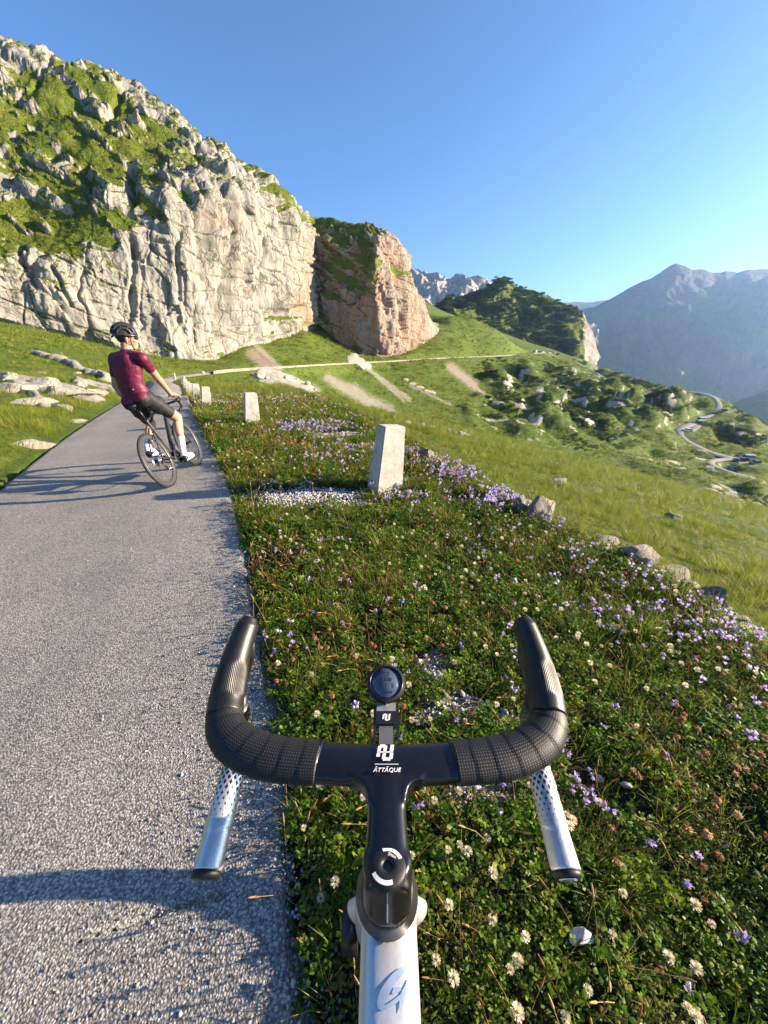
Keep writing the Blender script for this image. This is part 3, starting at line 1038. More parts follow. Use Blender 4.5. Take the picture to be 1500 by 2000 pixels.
FARL = [
 [(760, 515, 2300), (783, 524, 2300), (800, 527, 2300), (812, 525, 2280), (830, 530, 2250), (850, 536, 2250), (868, 545, 2230), (885, 535, 2220), (895, 534, 2220), (908, 541, 2220), (920, 539, 2200), (936, 533, 2200), (944, 545, 2200), (960, 556, 2200), (985, 575, 2200), (1060, 612, 2250), (1160, 640, 2350)],
 [(760, 575, 2050), (830, 570, 2050), (900, 580, 2050), (940, 570, 2050), (1000, 605, 2050), (1160, 660, 2150)],
 [(760, 700, 1800), (1160, 760, 1900)],
]
MPALE = rock_mat('pale_far_limestone', ((.16, .15, .14), (.40, .38, .35), (.56, .53, .49)), False, .12)
relief('mountain', FARL, MPALE, 200, 50, 46, 130, 7.0, lambda v, d: dict(red=np.zeros(v.shape[0] * v.shape[1])), 500, .45, True)

FARR = [
 [(1075, 640, 3300), (1120, 610, 3300), (1160, 601, 3250), (1185, 588, 3200), (1215, 570, 3150), (1250, 552, 3100), (1285, 536, 3060), (1305, 522, 3040), (1320, 514, 3030), (1336, 519, 3030), (1352, 527, 3030), (1370, 526, 3040), (1395, 531, 3060), (1420, 528, 3060), (1440, 531, 3080), (1460, 527, 3080), (1500, 531, 3100), (1560, 545, 3150), (1700, 500, 3200)],
 [(1075, 690, 2900), (1180, 660, 2850), (1260, 640, 2750), (1330, 620, 2700), (1400, 640, 2700), (1460, 600, 2650), (1520, 580, 2600), (1700, 560, 2600)],
 [(1075, 760, 2400), (1250, 790, 2300), (1400, 800, 2200), (1520, 790, 2100), (1700, 790, 2100)],
 [(1075, 1000, 2100), (1700, 1000, 1900)],
]
MDARK = rock_mat('shade_toned_mountain', ((.035, .04, .04), (.075, .08, .078), (.15, .15, .145)), True, .10)  # dark rock tones put the far mountain's shade into its colour
def mt_attr(v, d):
    U, Vv, _ = proj(v)
    return dict(grass=np.clip(.35 + (Vv - 600) / 260 + .4 * fbm(v / 300, 3), 0, 1).ravel(), red=np.zeros(U.size))
relief('mountain', FARR, MDARK, 260, 60, 190, 430, 1.0, mt_attr, 900, .6, True, .07)
FARR2 = [
 [(960, 600, 5600), (1040, 596, 5600), (1110, 590, 5600), (1150, 587, 5600), (1188, 584, 5600), (1240, 590, 5600), (1300, 600, 5600)],
 [(960, 640, 5000), (1300, 640, 5000)],
 [(960, 760, 4600), (1300, 780, 4600)],
]
relief('mountain', FARR2, MDARK, 90, 24, 60, 600, 4.0, mt_attr, 900)
NEARR = [
 [(1380, 812, 1350), (1425, 794, 1350), (1450, 779, 1350), (1475, 771, 1350), (1500, 762, 1340), (1560, 740, 1330), (1700, 690, 1320)],
 [(1380, 900, 1150), (1500, 880, 1100), (1700, 840, 1100)],
 [(1380, 1100, 1000), (1700, 1100, 950)],
]
relief('mountain', NEARR, MDARK, 80, 30, 18, 160, 2.0, mt_attr, 500)

# valley floor far below, so the ground goes on
def valley_floor():
    n = 60
    xs = np.linspace(-5600, 5600, n)
    ys = np.linspace(-800, 6600, n)
    X, Y_ = np.meshgrid(xs, ys)
    p = np.stack([X, Y_, 0 * X], -1)
    Z = -560 + 30 * fbm(p / 500, 3)
    me = mesh_np('valley_floor', np.stack([X, Y_, Z], -1), grid_faces(n, n), True, dict(grass=np.ones(n * n), red=np.zeros(n * n)))
    return tag(add_obj('valley_floor', me, MDARK), kind='structure')
valley_floor()

# ------------------------------------------------------------------ haze: one closed box of even thin air
def haze():
    M = Mat('thin_blue_haze')
    pv = M.n('VolumePrincipled')
    pv.inputs['Color'].default_value = (.36, .58, 1.0, 1)
    pv.inputs['Density'].default_value = 0.85e-4
    pv.inputs['Anisotropy'].default_value = .62
    M.t.links.new(pv.outputs[0], M.out.inputs['Volume'])
    b = MB().box((-5900, -1000, -660), (5900, 6900, 720))
    o = b.build('haze', M.m, None, False)
    return tag(o, 'thin blue haze hanging over the whole valley and mountains', 'haze', None, 'stuff')
haze()
# ------------------------------------------------------------------ blending shapes into one smooth skin
def blend_mesh(mb, voxel, iters=6, name='blend', factor=.5):
    me = mb.mesh(name)
    o = bpy.data.objects.new(name, me)
    COL.objects.link(o)
    md = o.modifiers.new('r', 'REMESH')
    md.mode = 'VOXEL'
    md.voxel_size = voxel
    md.use_smooth_shade = True
    sm = o.modifiers.new('s', 'SMOOTH')
    sm.iterations = iters
    sm.factor = factor
    dg = bpy.context.evaluated_depsgraph_get()
    out = bpy.data.meshes.new_from_object(o.evaluated_get(dg))
    bpy.data.objects.remove(o)
    bpy.data.meshes.remove(me)
    out.name = name
    return out

def AT(u, v, z):
    """point of the sight line at height z"""
    dx, fw, dn = ray(u, v)
    t = (CAM_H - z) / dn
    return Vector((float(dx * t), float(fw * t), z))

def text_mesh(s, size, m, name, parent=None, M=None, ext=.0003, shear=0.0, align='CENTER'):
    cu = bpy.data.curves.new(name, 'FONT')
    cu.body = s
    cu.size = size
    cu.extrude = ext
    cu.shear = shear
    cu.align_x = align
    cu.align_y = 'CENTER'
    cu.resolution_u = 3
    t = bpy.data.objects.new(name, cu)
    COL.objects.link(t)
    dg = bpy.context.evaluated_depsgraph_get()
    me = bpy.data.meshes.new_from_object(t.evaluated_get(dg))
    bpy.data.objects.remove(t)
    if M is not None:
        me.transform(M)
    me.name = name
    return add_obj(name, me, m, parent)

def fr(o, x, y, z=None):
    """matrix from origin and axes"""
    x = Vector(x).normalized()
    y = Vector(y)
    z = x.cross(y).normalized()
    y = z.cross(x)
    M = Matrix.Identity(4)
    for i in range(3):
        M[i][0], M[i][1], M[i][2], M[i][3] = x[i], y[i], z[i], o[i]
    return M

BLACK_GLOSS = simple('gloss_black_carbon', (.0045, .0045, .0055), .28, 0, .3, 90, .05, .5, .25)
BLACK_RUB = simple('black_rubber', (.007, .007, .0075), .52, 0, .25, 160, .15, .45)
BLACK_MATT = simple('matt_black_paint', (.009, .009, .010), .42, 0, .2, 80, .03, .5)
SILVER = simple('silver_metallic_paint', (.66, .67, .68), .34, .55, .06, 260, .05, .5, .3)
STEEL = simple('bright_steel', (.60, .60, .61), .28, 1.0, .1, 120, .0)
WHITE_INK = simple('white_print', (.78, .78, .78), .5, 0, .06, 60)
BLUE_INK = simple('blue_print', (.27, .36, .52), .35, .1, .12, 60, 0, .5, .3)
TYRE = simple('tyre_rubber', (.020, .019, .018), .7, 0, .3, 130, .3, .3)
SCREEN = Mat('dim_lcd_screen')
SCREEN = SCREEN.done(SCREEN.pbr(SCREEN.ramp(SCREEN.noise(SCREEN.coord(), 300, 2), [(.3, (.045, .060, .095)), (.7, (.060, .078, .118))]), .16, 0, None, .5, .5))
INK_DARK = simple('dark_screen_digits', (.006, .008, .012), .5)

def tape_mat():
    """perforated bar tape: rows of small holes, fine leather grain"""
    M = Mat('perforated_black_tape')
    su, sv = M.attr('su'), M.attr('sv')
    co = M.n('CombineXYZ', i0=M.math('MULTIPLY', su, 54.0), i1=M.math('MULTIPLY', sv, 46.0), i2=0.0).outputs[0]
    v = M.n('TexVoronoi', {'feature': 'F1'}, Vector=co, Scale=1.0, Randomness=.10).outputs['Distance']
    hole = M.ramp(v, [(.16, 1.0), (.28, 0.0)])
    gn = M.noise(M.coord(), 900, 3)
    c = M.mix(hole, M.ramp(gn, [(.3, (.004, .004, .0045)), (.7, (.009, .009, .0095))]), (.040, .038, .036))  # holes coloured lighter than the tape, painting in bright reflections
    h = M.math('ADD', M.math('MULTIPLY', hole, -.6), M.math('MULTIPLY', gn, .5))
    return M.done(M.pbr(c, .5, 0, M.bump(h, .5, .001), .4))
TAPE = tape_mat()

def drop_mat():
    """silver tape printed with black diamonds that shrink toward the end"""
    M = Mat('silver_diamond_tape')
    s, a = M.attr('su'), M.attr('sv')
    p = M.math('MULTIPLY', a, 13.0)
    q = M.math('MULTIPLY', s, 18.0)
    f1 = M.math('ABSOLUTE', M.math('SUBTRACT', M.math('FRACT', M.math('ADD', p, q)), .5))
    f2 = M.math('ABSOLUTE', M.math('SUBTRACT', M.math('FRACT', M.math('ADD', M.math('SUBTRACT', p, q), 40.0)), .5))
    d = M.math('MAXIMUM', f1, f2)
    thr = M.ramp(s, [(.0, .49), (.38, .44), (.52, .36), (.66, .20), (.78, .08), (.82, 0.0)])
    k = M.math('LESS_THAN', d, thr)
    gn = M.noise(M.coord(), 700, 3)
    sv = M.ramp(gn, [(.3, (.58, .58, .59)), (.7, (.74, .74, .75))])
    c = M.mix(k, sv, (.012, .012, .014))
    mt = M.math('MULTIPLY', M.math('SUBTRACT', 1.0, k), .75)
    return M.done(M.pbr(c, .36, mt, M.bump(gn, .35, .0008), .5))
DROPTAPE = drop_mat()

def hood_mat():
    M = Mat('brake_hood_rubber')
    co = M.coord()
    a = M.attr('sv')
    rib = M.math('SINE', M.math('MULTIPLY', a, 6.2832 * 60))
    msk = M.math('MULTIPLY', M.attr('ribs'), 1.0)
    h = M.math('ADD', M.math('MULTIPLY', rib, M.math('MULTIPLY', msk, .4)), M.math('MULTIPLY', M.noise(co, 500, 3), .25))
    c = M.ramp(M.noise(co, 60, 4), [(.3, (.005, .005, .0055)), (.7, (.010, .010, .011))])
    return M.done(M.pbr(c, .42, 0, M.bump(h, .5, .0012), .5))
HOOD = hood_mat()

def path_tube(name, path, rad, m, parent, n=32, sx=1.0, sy=1.0, step=.003, wraps=0, lip=.0008, extra=None, up=None, cap=True, flip=False):
    """dense swept tube carrying su (0..1 or metres along) and sv (round the section)"""
    pts = np.array([tuple(p) for p in path], float)
    k = np.concatenate([[0], np.cumsum(np.linalg.norm(np.diff(pts, axis=0), axis=1))])
    dense = catmull(pts, step)
    kd = np.concatenate([[0], np.cumsum(np.linalg.norm(np.diff(dense, axis=0), axis=1))])
    t = kd / kd[-1]
    tk = k / k[-1]
    rr_ = np.interp(t, tk, np.broadcast_to(rad, (len(pts),)))
    sxs = np.interp(t, tk, np.broadcast_to(sx, (len(pts),)))
    sys_ = np.interp(t, tk, np.broadcast_to(sy, (len(pts),)))
    mb = MB()
    mb.tube([Vector(p) for p in dense], rr_, n, cap, sxs, sys_, up)
    vv = np.concatenate(mb.v)
    m_ = len(dense)
    ang = np.tile(np.arange(n) / n, m_)
    su = np.repeat(t, n)
    if wraps:
        # overlapping turns of tape: a slanting lip once per turn
        ph = np.repeat(t, n) * wraps + .18 * np.sin(ang * 6.283)
        fr_ = ph - np.floor(ph)
        if flip: fr_ = 1 - fr_
        off = lip * (fr_ - .4) - lip * 1.1 * (fr_ > .955)
        ctr = np.repeat(dense, n, 0)
        body = vv[:m_ * n]
        d = body - ctr
        body = body + d / np.maximum(np.linalg.norm(d, axis=1), 1e-9)[:, None] * off[:, None]
        vv = np.concatenate([body, vv[m_ * n:]])
    if extra is not None:
        body = extra(vv[:m_ * n].copy(), np.repeat(dense, n, 0), su, ang)
        vv = np.concatenate([body, vv[m_ * n:]])
    tail = len(vv) - m_ * n
    L = kd[-1]
    at = dict(su=np.concatenate([su, np.zeros(tail)]), sv=np.concatenate([ang, np.zeros(tail)]), ribs=np.concatenate([(sstep(.12, .22, su) * (1 - sstep(.42, .55, su)) * (1 - 0 * su)), np.zeros(tail)]))
    by = {}
    for f in mb.f:
        by.setdefault(f.shape[1], []).append(f)
    me = mesh_np(name, vv, [np.concatenate(x) for x in by.values()], True, at)
    return add_obj(name, me, m, parent)

# ------------------------------------------------------------------ a road bicycle in its own frame: rear contact at 0, +Y forward
WB, WR = .985, .340
BBK = Vector((0, .405, .268))
def bike_frame(root, mF, mK, seat_z=.985, rim_d=.045, crank=0.0, cockpit=True, mRim=None, hz=.985):
    mRim = mRim or BLACK_MATT
    ht0, ht1 = Vector((0, .735 + (.985 - hz) * .3, hz)), Vector((0, .79, .815 if hz > .95 else .79))
    sc = Vector((0, .235, .80))
    f = MB()
    f.tube([ht0 + Vector((0, -.004, .012)), ht0, ht1, ht1 + Vector((0, .004, -.012))], [.026, .027, .034, .034], 20)
    f.tube([ht0 + Vector((0, .004, -.045)), Vector((0, .62, hz - .05)), Vector((0, .45, hz * .55 + .343)), sc + Vector((0, .0, -.01))], [.029, .0275, .023, .019], 20, True, 1, .85, expo=2.8)
    f.tube([ht1 + Vector((0, 0, .02)), Vector((0, .66, .63)), BBK], [.03, .034, .036], 18, True, .8, 1.0, expo=2.6)
    f.tube([BBK, sc], [.026, .017], 16)
    f.tube([BBK - Vector((.045, 0, 0)), BBK + Vector((.045, 0, 0))], .026, 20)
    for s in (-1, 1):
        f.tube([BBK + Vector((s * .03, -.01, -.004)), Vector((s * .045, .28, .29)), Vector((s * .06, .02, .338)), Vector((s * .062, -.008, .34))], [.016, .012, .010, .012], 12)
        f.tube([sc + Vector((s * .012, -.01, -.09)), Vector((s * .045, .10, .55)), Vector((s * .06, .005, .35))], [.010, .008, .008], 12)
    fm = blend_mesh(f, .0035, 5, 'frame')
    add_obj('frame', fm, mF, root)
    k = MB()
    k.tube([ht1 + Vector((0, .003, -.012)), Vector((0, .803, .765)), Vector((0, .815, .735))], [.033, .036, .034], 18, True, 1.05)
    for s in (-1, 1):
        k.tube([Vector((s * .022, .812, .745)), Vector((s * .046, .83, .69)), Vector((s * .050, .87, .58)), Vector((s * .050, .965, .36)), Vector((s * .050, WB, .335))], [.024, .020, .016, .011, .012], 12, True, .62)
    add_obj('fork', blend_mesh(k, .003, 4, 'fork'), mK, root)
    # disc brake calliper on the left leg and rotor
    b = MB().box((-.078, .845, .50), (-.052, .885, .575)).box((-.074, .86, .46), (-.056, .89, .52))
    b.build('brake_calliper', BLACK_MATT, root)
    sp = MB().tube([sc, sc + Vector((0, -.045, .155))], .0135, 14)
    sp.build('seat_post', BLACK_MATT, root)
    sd = MB()
    sd.tube([Vector((0, .045, seat_z)), Vector((0, .10, seat_z + .004)), Vector((0, .18, seat_z - .006)), Vector((0, .29, seat_z - .008)), Vector((0, .325, seat_z - .016))], [.050, .072, .045, .020, .014], 20, True, 1, [.42, .36, .5, .8, .8], up=(0, 0, 1))
    sd.tube([Vector((-.022, .08, seat_z - .03)), Vector((-.022, .24, seat_z - .045))], .004, 6).tube([Vector((.022, .08, seat_z - .03)), Vector((.022, .24, seat_z - .045))], .004, 6)
    sd.build('saddle', BLACK_RUB, root)
    # wheels: tyre, rim, spokes, hub
    for nm, y in (('rear_wheel', 0.0), ('front_wheel', WB)):
        ax = Vector((0, y, WR))
        h = MB().lathe([(.0, -.05), (.012, -.05), (.012, -.032), (.024, -.030), (.024, -.024), (.013, -.02), (.013, .02), (.024, .024), (.024, .03), (.012, .032), (.012, .05), (0, .05)], ax, Matrix.Rotation(math.pi / 2, 4, 'Y'), 20)
        w = h.build(nm, BLACK_MATT, root)
        MB().torus(ax, (1, 0, 0), WR - .0145, .0145, 96, 14).build('tyre', TYRE, w)
        r0 = WR - .024
        MB().lathe([(r0, -.0125), (r0 - .012, -.0145), (r0 - rim_d + .006, -.009), (r0 - rim_d, 0), (r0 - rim_d + .006, .009), (r0 - .012, .0145), (r0, .0125), (r0, -.0125)], ax, Matrix.Rotation(math.pi / 2, 4, 'Y'), 96).build('rim', mRim, w)
        s = MB()
        for i in range(24):
            a = 2 * math.pi * i / 24
            a2 = a + (.5 if i % 4 < 2 else -.5)
            sd_ = .024 if i % 2 else -.024
            s.tube([ax + Vector((sd_, math.cos(a2) * .023, math.sin(a2) * .023)), ax + Vector((0, math.cos(a) * (r0 - rim_d), math.sin(a) * (r0 - rim_d)))], .0011, 4, False)
        s.build('spokes', BLACK_MATT, w)
        MB().lathe([(.028, -.031), (.070, -.031), (.070, -.033), (.028, -.033), (.028, -.031)], ax, Matrix.Rotation(math.pi / 2, 4, 'Y'), 32).build('brake_rotor', STEEL, w)
    # drivetrain on the right
    c = MB().lathe([(.03, .048), (.088, .050), (.092, .051), (.088, .054), (.03, .056), (.03, .048)], BBK, Matrix.Rotation(math.pi / 2, 4, 'Y'), 40)
    cs = c.build('crankset', BLACK_MATT, root)
    for s in (-1, 1):
        d = Vector((0, math.cos(crank), math.sin(crank))) * (.172 * s)
        e = BBK + Vector((s * .078, 0, 0)) + d
        MB().tube([BBK + Vector((s * .06, 0, 0)), BBK + Vector((s * .07, 0, 0)) + d * .5, e], [.017, .013, .011], 10, True, 1, .7).build('crank_arm', BLACK_MATT, cs)
        MB().tube([e, e + Vector((s * .055, 0, 0))], .007, 8).box(tuple(e + Vector((min(s * .02, s * .085), -.032, -.010))), tuple(e + Vector((max(s * .02, s * .085), .034, .008)))).build('pedal', BLACK_MATT, cs)
    cas = MB().lathe([(.012, .026)] + [x for i in range(6) for x in ((.052 - i * .006, .027 + i * .003), (.052 - i * .006, .0292 + i * .003))] + [(.012, .046)], Vector((0, 0, WR)), Matrix.Rotation(math.pi / 2, 4, 'Y'), 28)
    cas.build('cassette', STEEL, root)
    ch = MB()
    for z0, z1 in ((.09, .045), (-.09, -.05)):
        ch.tube([BBK + Vector((.052, 0, z0)), Vector((.038, 0, WR + z1)) if z0 > 0 else Vector((.038, .03, WR - .14))], .004, 6)
    ch.tube([Vector((.038, .03, WR - .14)), Vector((.038, -.01, WR - .075)), Vector((.038, .0, WR - .045))], .004, 6)
    ch.build('chain', STEEL, root)
    MB().tube([Vector((.045, -.012, WR - .01)), Vector((.047, -.01, WR - .07)), Vector((.045, .03, WR - .14))], [.013, .015, .012], 8, True, .6).build('rear_derailleur', BLACK_MATT, root)
    cg = MB()
    for s in (-1, 1):
        cg.tube([Vector((s * .036, .60, .50)), Vector((s * .036, .52, .395))], .003, 6)
    cg.torus(Vector((0, .60, .515)), Vector((0, -.58, .81)), .038, .003, 20, 6).torus(Vector((0, .535, .41)), Vector((0, -.58, .81)), .037, .003, 20, 6)
    cg.build('bottle_cage', BLACK_MATT, root)
    return root

# ------------------------------------------------------------------ the camera's own bicycle
own = empty('road_bicycle', (.005, -.520, zbase(np.array(0.0), np.array(0.0)) * 0 + .012))
tag(own, 'silver road bicycle in the foreground with black drop bars wrapped in perforated tape', 'bicycle', 'bicycles on the mountain road')
O = own.location.copy()
def loc(p):
    return Vector(p) - O
bike_frame(own, SILVER, SILVER, rim_d=.048)
own_z = .012

def tx(p):
    return loc(Vector((p[0] + .003, p[1], p[2])))
# one-piece bar and stem
hb = MB()
ZB = 1.056
hb.tube([tx((x, .300 + .9 * abs(x) ** 2.2, ZB)) for x in np.linspace(-.103, .103, 15)], .0235, 28, True, [1.0] * 15, [.52] * 15, up=(0, 0, 1), expo=2.5)
st = [AT(758, 1505, 1.052), AT(758, 1560, 1.053), AT(759, 1640, 1.054), AT(760, 1710, 1.055), AT(760, 1760, 1.054)]
hb.tube([tx((.0, p.y, p.z)) for p in [Vector((0, .312, 1.052)), Vector((0, .28, 1.052)), Vector((0, .24, 1.051)), Vector((0, .205, 1.050)), Vector((0, .187, 1.048))]], [.021, .020, .0205, .022, .0215], 28, True, 1, .78, up=(0, 0, 1), expo=3.0)
hb.lathe([(0, 0), (.0235, 0), (.0235, .044), (.021, .048), (0, .048)], tx((0, .196, 1.018)), Matrix.Rotation(R(-16), 4, 'X'), 36)
# fillets where bar meets stem
for s in (-1, 1):
    r_ = .017
    pl = [(.010, .292), (.0215 + r_ + .008, .292), (.0215 + r_, .2785)] + [(.0215 + r_ - r_ * math.sin(a), .2785 - r_ + r_ * math.cos(a)) for a in np.radians([20, 40, 60, 80])] + [(.0205, .2785 - r_ - .006), (.010, .2785 - r_ - .006)]
    hb.prism([(s * x, y) for x, y in (pl if s < 0 else pl[::-1])], Matrix.Translation(-O + Vector((.003, 0, 1.0435))), .0225)
handlebar = add_obj('handlebar', blend_mesh(hb, .0022, 9, 'handlebar'), BLACK_GLOSS, own)
def onbar(x, y, z=1.0695):
    return tx((x, y, z))

def logo(name, parent, o, w, m, tilt=0.0, ext=.0006):
    """slanted two-storey letter mark split by a bar"""
    mb = MB()
    M = fr(o, (1, 0, 0), (0, math.cos(tilt), math.sin(tilt)))
    def r_(x0, y0, x1, y1, cut=0.0):
        sl = .16
        pts = [(x0, y0), (x1, y0), (x1, y1), (x0, y1)]
        pts = [((x + sl * (y - .5) - .5) * w, (y - .5) * w * .95) for x, y in pts]
        mb.prism(pts, M, ext)
    t = .19
    r_(0.02, .60, .02 + t, 1.0 - t * .5)
    r_(.02 + t * .5, 1 - t, .42, 1.0)
    r_(.42 - t * .3, .60, .42 + t * .7, 1.0 - t * .4)
    r_(.80 - t * .3, .60, .80 + t * .8, .98)
    r_(.02, .49, .95, .555)
    r_(.02, .24, .02 + t, .44)
    r_(.36, .10, .36 + t, .44)
    r_(.36 + t * .4, .0, .86, t)
    r_(.78, .10, .78 + t, .44)
    return mb.build(name, m, parent, False)
logo('letter_mark', handlebar, onbar(-.0015, .3055), .0200, WHITE_INK, R(2))
MB().box(tuple(onbar(-.0135, .2915, 1.0688)), tuple(onbar(.0135, .2920, 1.0700))).build('printed_line', WHITE_INK, handlebar, False)
text_mesh('\u0100TT\u0100QUE', .0066, WHITE_INK, 'lettering', handlebar, Matrix.Translation(onbar(0, .2850, 1.0699)), .0003, .25)

# stem top cap with printed arcs, bolt well, and the slit behind
cap0 = Vector((.0, .1985, 1.0665))
TC = Matrix.Translation(tx(cap0)) @ Matrix.Rotation(R(-9), 4, 'X')
capm = MB().lathe([(.0042, .0005), (.0045, .0034), (.0085, .0040), (.0155, .0024), (.0172, .0008), (.0174, -.004)], (0, 0, 0), TC, 48)
topcap = capm.build('top_cap', BLACK_RUB, handlebar, True)
MB().lathe([(0, -.003), (.003, -.003), (.0042, .0006)], (0, 0, 0), TC, 24).build('bolt', STEEL, topcap)
def arc(r0, r1, a0, a1, h0, h1):
    mb = MB()
    n = 14
    v, f = [], []
    for i in range(n + 1):
        a = a0 + (a1 - a0) * i / n
        for r_, h_ in ((r0, h0), (r1, h1)):
            v.append(tuple(TC @ Vector((r_ * math.cos(a), r_ * math.sin(a), h_))))
    f = [[2 * i, 2 * i + 1, 2 * i + 3, 2 * i + 2] for i in range(n)]
    return mb.add(v, np.array(f)[:, ::-1])
arc(.0118, .0152, R(25), R(108), .00345, .00275).build('printed_arc', WHITE_INK, topcap)
arc(.0118, .0152, R(205), R(290), .00345, .00275).build('printed_arc', WHITE_INK, topcap)
text_mesh('5Nm', .0040, WHITE_INK, 'lettering', topcap, TC @ Matrix.Rotation(R(-24), 4, 'Z') @ Matrix.Translation((.001, .0087, .0041)), .0001)
MB().box(tuple(tx((-.0006, .1735, 1.036))), tuple(tx((.0006, .1812, 1.0672)))).build('clamp_slit', STEEL, handlebar, False)
# cone spacer and head cover
hc = MB()
hc.tube([tx((0, .199, 1.030)), tx((0, .203, 1.018)), tx((0, .212, .996)), tx((0, .214, .985))], [.0235, .026, .031, .032], 32, True, 1, 1.05)
hc.build('headset_cover', BLACK_MATT, own)
# shoulders of the head tube
hs = MB()
hs.tube([tx((0, .214, .985)), tx((0, .224, .95)), tx((0, .245, .88)), tx((0, .262, .815))], [.0305, .034, .038, .041], 32, True, 1.0, 1.0)
add_obj('head_tube', hs.mesh('head_tube'), SILVER, own)
# blue swirl printed on the top tube
def swirl():
    bmx = bmesh.new()
    def stroke(pts):
        prev = None
        dense = catmull([(u, v, w) for u, v, w in pts], 3.0)
        for i, (u, v, w) in enumerate(dense):
            a_, b_ = dense[max(i - 1, 0)], dense[min(i + 1, len(dense) - 1)]
            t = np.array([b_[0] - a_[0], b_[1] - a_[1]])
            t /= max(np.linalg.norm(t), 1e-6)
            row = []
            for k in (-.5, -.25, 0, .25, .5):
                p = AT(u - t[1] * w * k, v + t[0] * w * k, .962)
                row.append(bmx.verts.new(tx((p.x - .003, p.y, .99))))
            if prev:
                for k in range(4):
                    bmx.faces.new((prev[k], row[k], row[k + 1], prev[k + 1]))
            prev = row
    stroke([(799, 1901, 3), (784, 1908, 13), (768, 1924, 16), (754, 1945, 18), (745, 1966, 17), (745, 1979, 10), (760, 1975, 9), (777, 1962, 8), (788, 1950, 4)])
    stroke([(797, 1922, 3), (795, 1936, 9), (787, 1955, 11), (783, 1972, 7), (781, 1988, 1)])
    stroke([(766, 1952, 3), (774, 1945, 12), (783, 1943, 4)])
    frame = [c for c in own.children if c.name.startswith('frame')][0]
    bt = BVHTree.FromPolygons([tuple(v.co) for v in frame.data.vertices], [tuple(p.vertices) for p in frame.data.polygons])
    for v in bmx.verts:
        h = bt.ray_cast(v.co + Vector((0, 0, .3)), Vector((0, 0, -1)))
        if h[0] is not None:
            v.co = h[0] + Vector((0, 0, .0012))
    me = bpy.data.meshes.new('blue_swirl_mark')
    bmx.normal_update()
    bmx.to_mesh(me)
    bmx.free()
    add_obj('blue_swirl_mark', me, BLUE_INK, own.children[0] if False else frame)
swirl()

for s in (-1, 1):
    X = lambda x, y, z: tx((s * x, y, z))
    MB().tube([X(.078, .3045, ZB), X(.081, .305, ZB)], .0252, 28, True, 1, .58, up=(0, 0, 1), expo=2.4).build('finishing_tape', BLACK_GLOSS, own)
    path_tube('bar_tape', [X(.079, .3035, ZB), X(.11, .306, ZB), X(.14, .310, ZB), X(.168, .319, ZB), X(.192, .333, 1.0565), X(.208, .352, 1.058), X(.2135, .372, 1.061)],
              [.0258, .0262, .0262, .0258, .025, .0235, .0222], TAPE, own, 40, 1.0, [.60, .62, .66, .72, .80, .88, .95],  .002, 7, .0008, up=(0, 0, 1), flip=s > 0)
    def hood_shape(b, c, su, ang):
        return b
    path_tube('brake_hood', [X(.212, .362, 1.0605), X(.2155, .380, 1.066), X(.2165, .402, 1.077), X(.2160, .428, 1.0915), X(.2130, .452, 1.106), X(.2095, .470, 1.118), X(.2075, .4795, 1.1255)],
              [.0226, .0230, .0220, .0197, .0176, .0162, .0110], HOOD, own, 40, 1.0, [1, 1, 1.05, 1.08, 1.1, 1.08, 1.0], .002, 0, up=(0, 0, 1))
    lv = MB().tube([X(.209, .462, 1.095), X(.214, .466, 1.06), X(.226, .458, 1.02), X(.236, .440, .975), X(.240, .425, .955)], [.010, .009, .008, .007, .005], 12, True, 1, .55)
    lv.tube([X(.202, .405, 1.05), X(.205, .40, 1.02), X(.207, .392, .995)], [.008, .010, .005], 10, True, .5, 1)
    lv.build('brake_lever', BLACK_MATT, own)
    path_tube('drop_bar_tape', [X(.212, .398, 1.035), X(.213, .404, 1.005), X(.2135, .390, .975), X(.2138, .360, .960), X(.2136, .330, .9525), X(.2132, .302, .9440), X(.2130, .274, .9360), X(.2130, .257, .9315)],
              [.0150, .0155, .0160, .0164, .0164, .0164, .0166, .0166], DROPTAPE, own, 36, 1, 1, .002, 5, .0009)
    e0, e1 = X(.2130, .2575, .9315), X(.2130, .2505, .9292)
    pg = MB().tube([e0, e0 + (e1 - e0) * .6, e1], [.0169, .0166, .0145], 28)
    plug = pg.build('bar_end_plug', BLACK_RUB, own)
    d = (e1 - e0).normalized()
    fq = fr(e1 + d * .0002, (s * 1, 0, 0) if s > 0 else (1, 0, 0), Vector((0, .33, .94)))
    if s > 0:
        dd = MB()
        dd.tube([e1 - d * .001, e1 + d * .0008], .0105, 24)
        dsk = dd.build('plug_disc', SILVER, plug)
        for a in range(5):
            q = e1 + d * .0009 + Vector((math.cos(a * 1.2566), 0, 0)) * .0055 + d.cross(Vector((1, 0, 0))) * (math.sin(a * 1.2566) * .0055)
            MB().tube([q - d * .0003, q + d * .0003], .0014, 10).build('plug_hole', BLACK_RUB, dsk)
    else:
        text_mesh('SSS', .0085, simple('grey_print', (.16, .16, .17), .5), 'lettering', plug, Matrix.Translation(e1 + d * .0003) @ fr((0, 0, 0), (1, 0, 0), d.cross(Vector((1, 0, 0)))*-1 if d.cross(Vector((1, 0, 0))).z < 0 else d.cross(Vector((1, 0, 0)))), .0002)

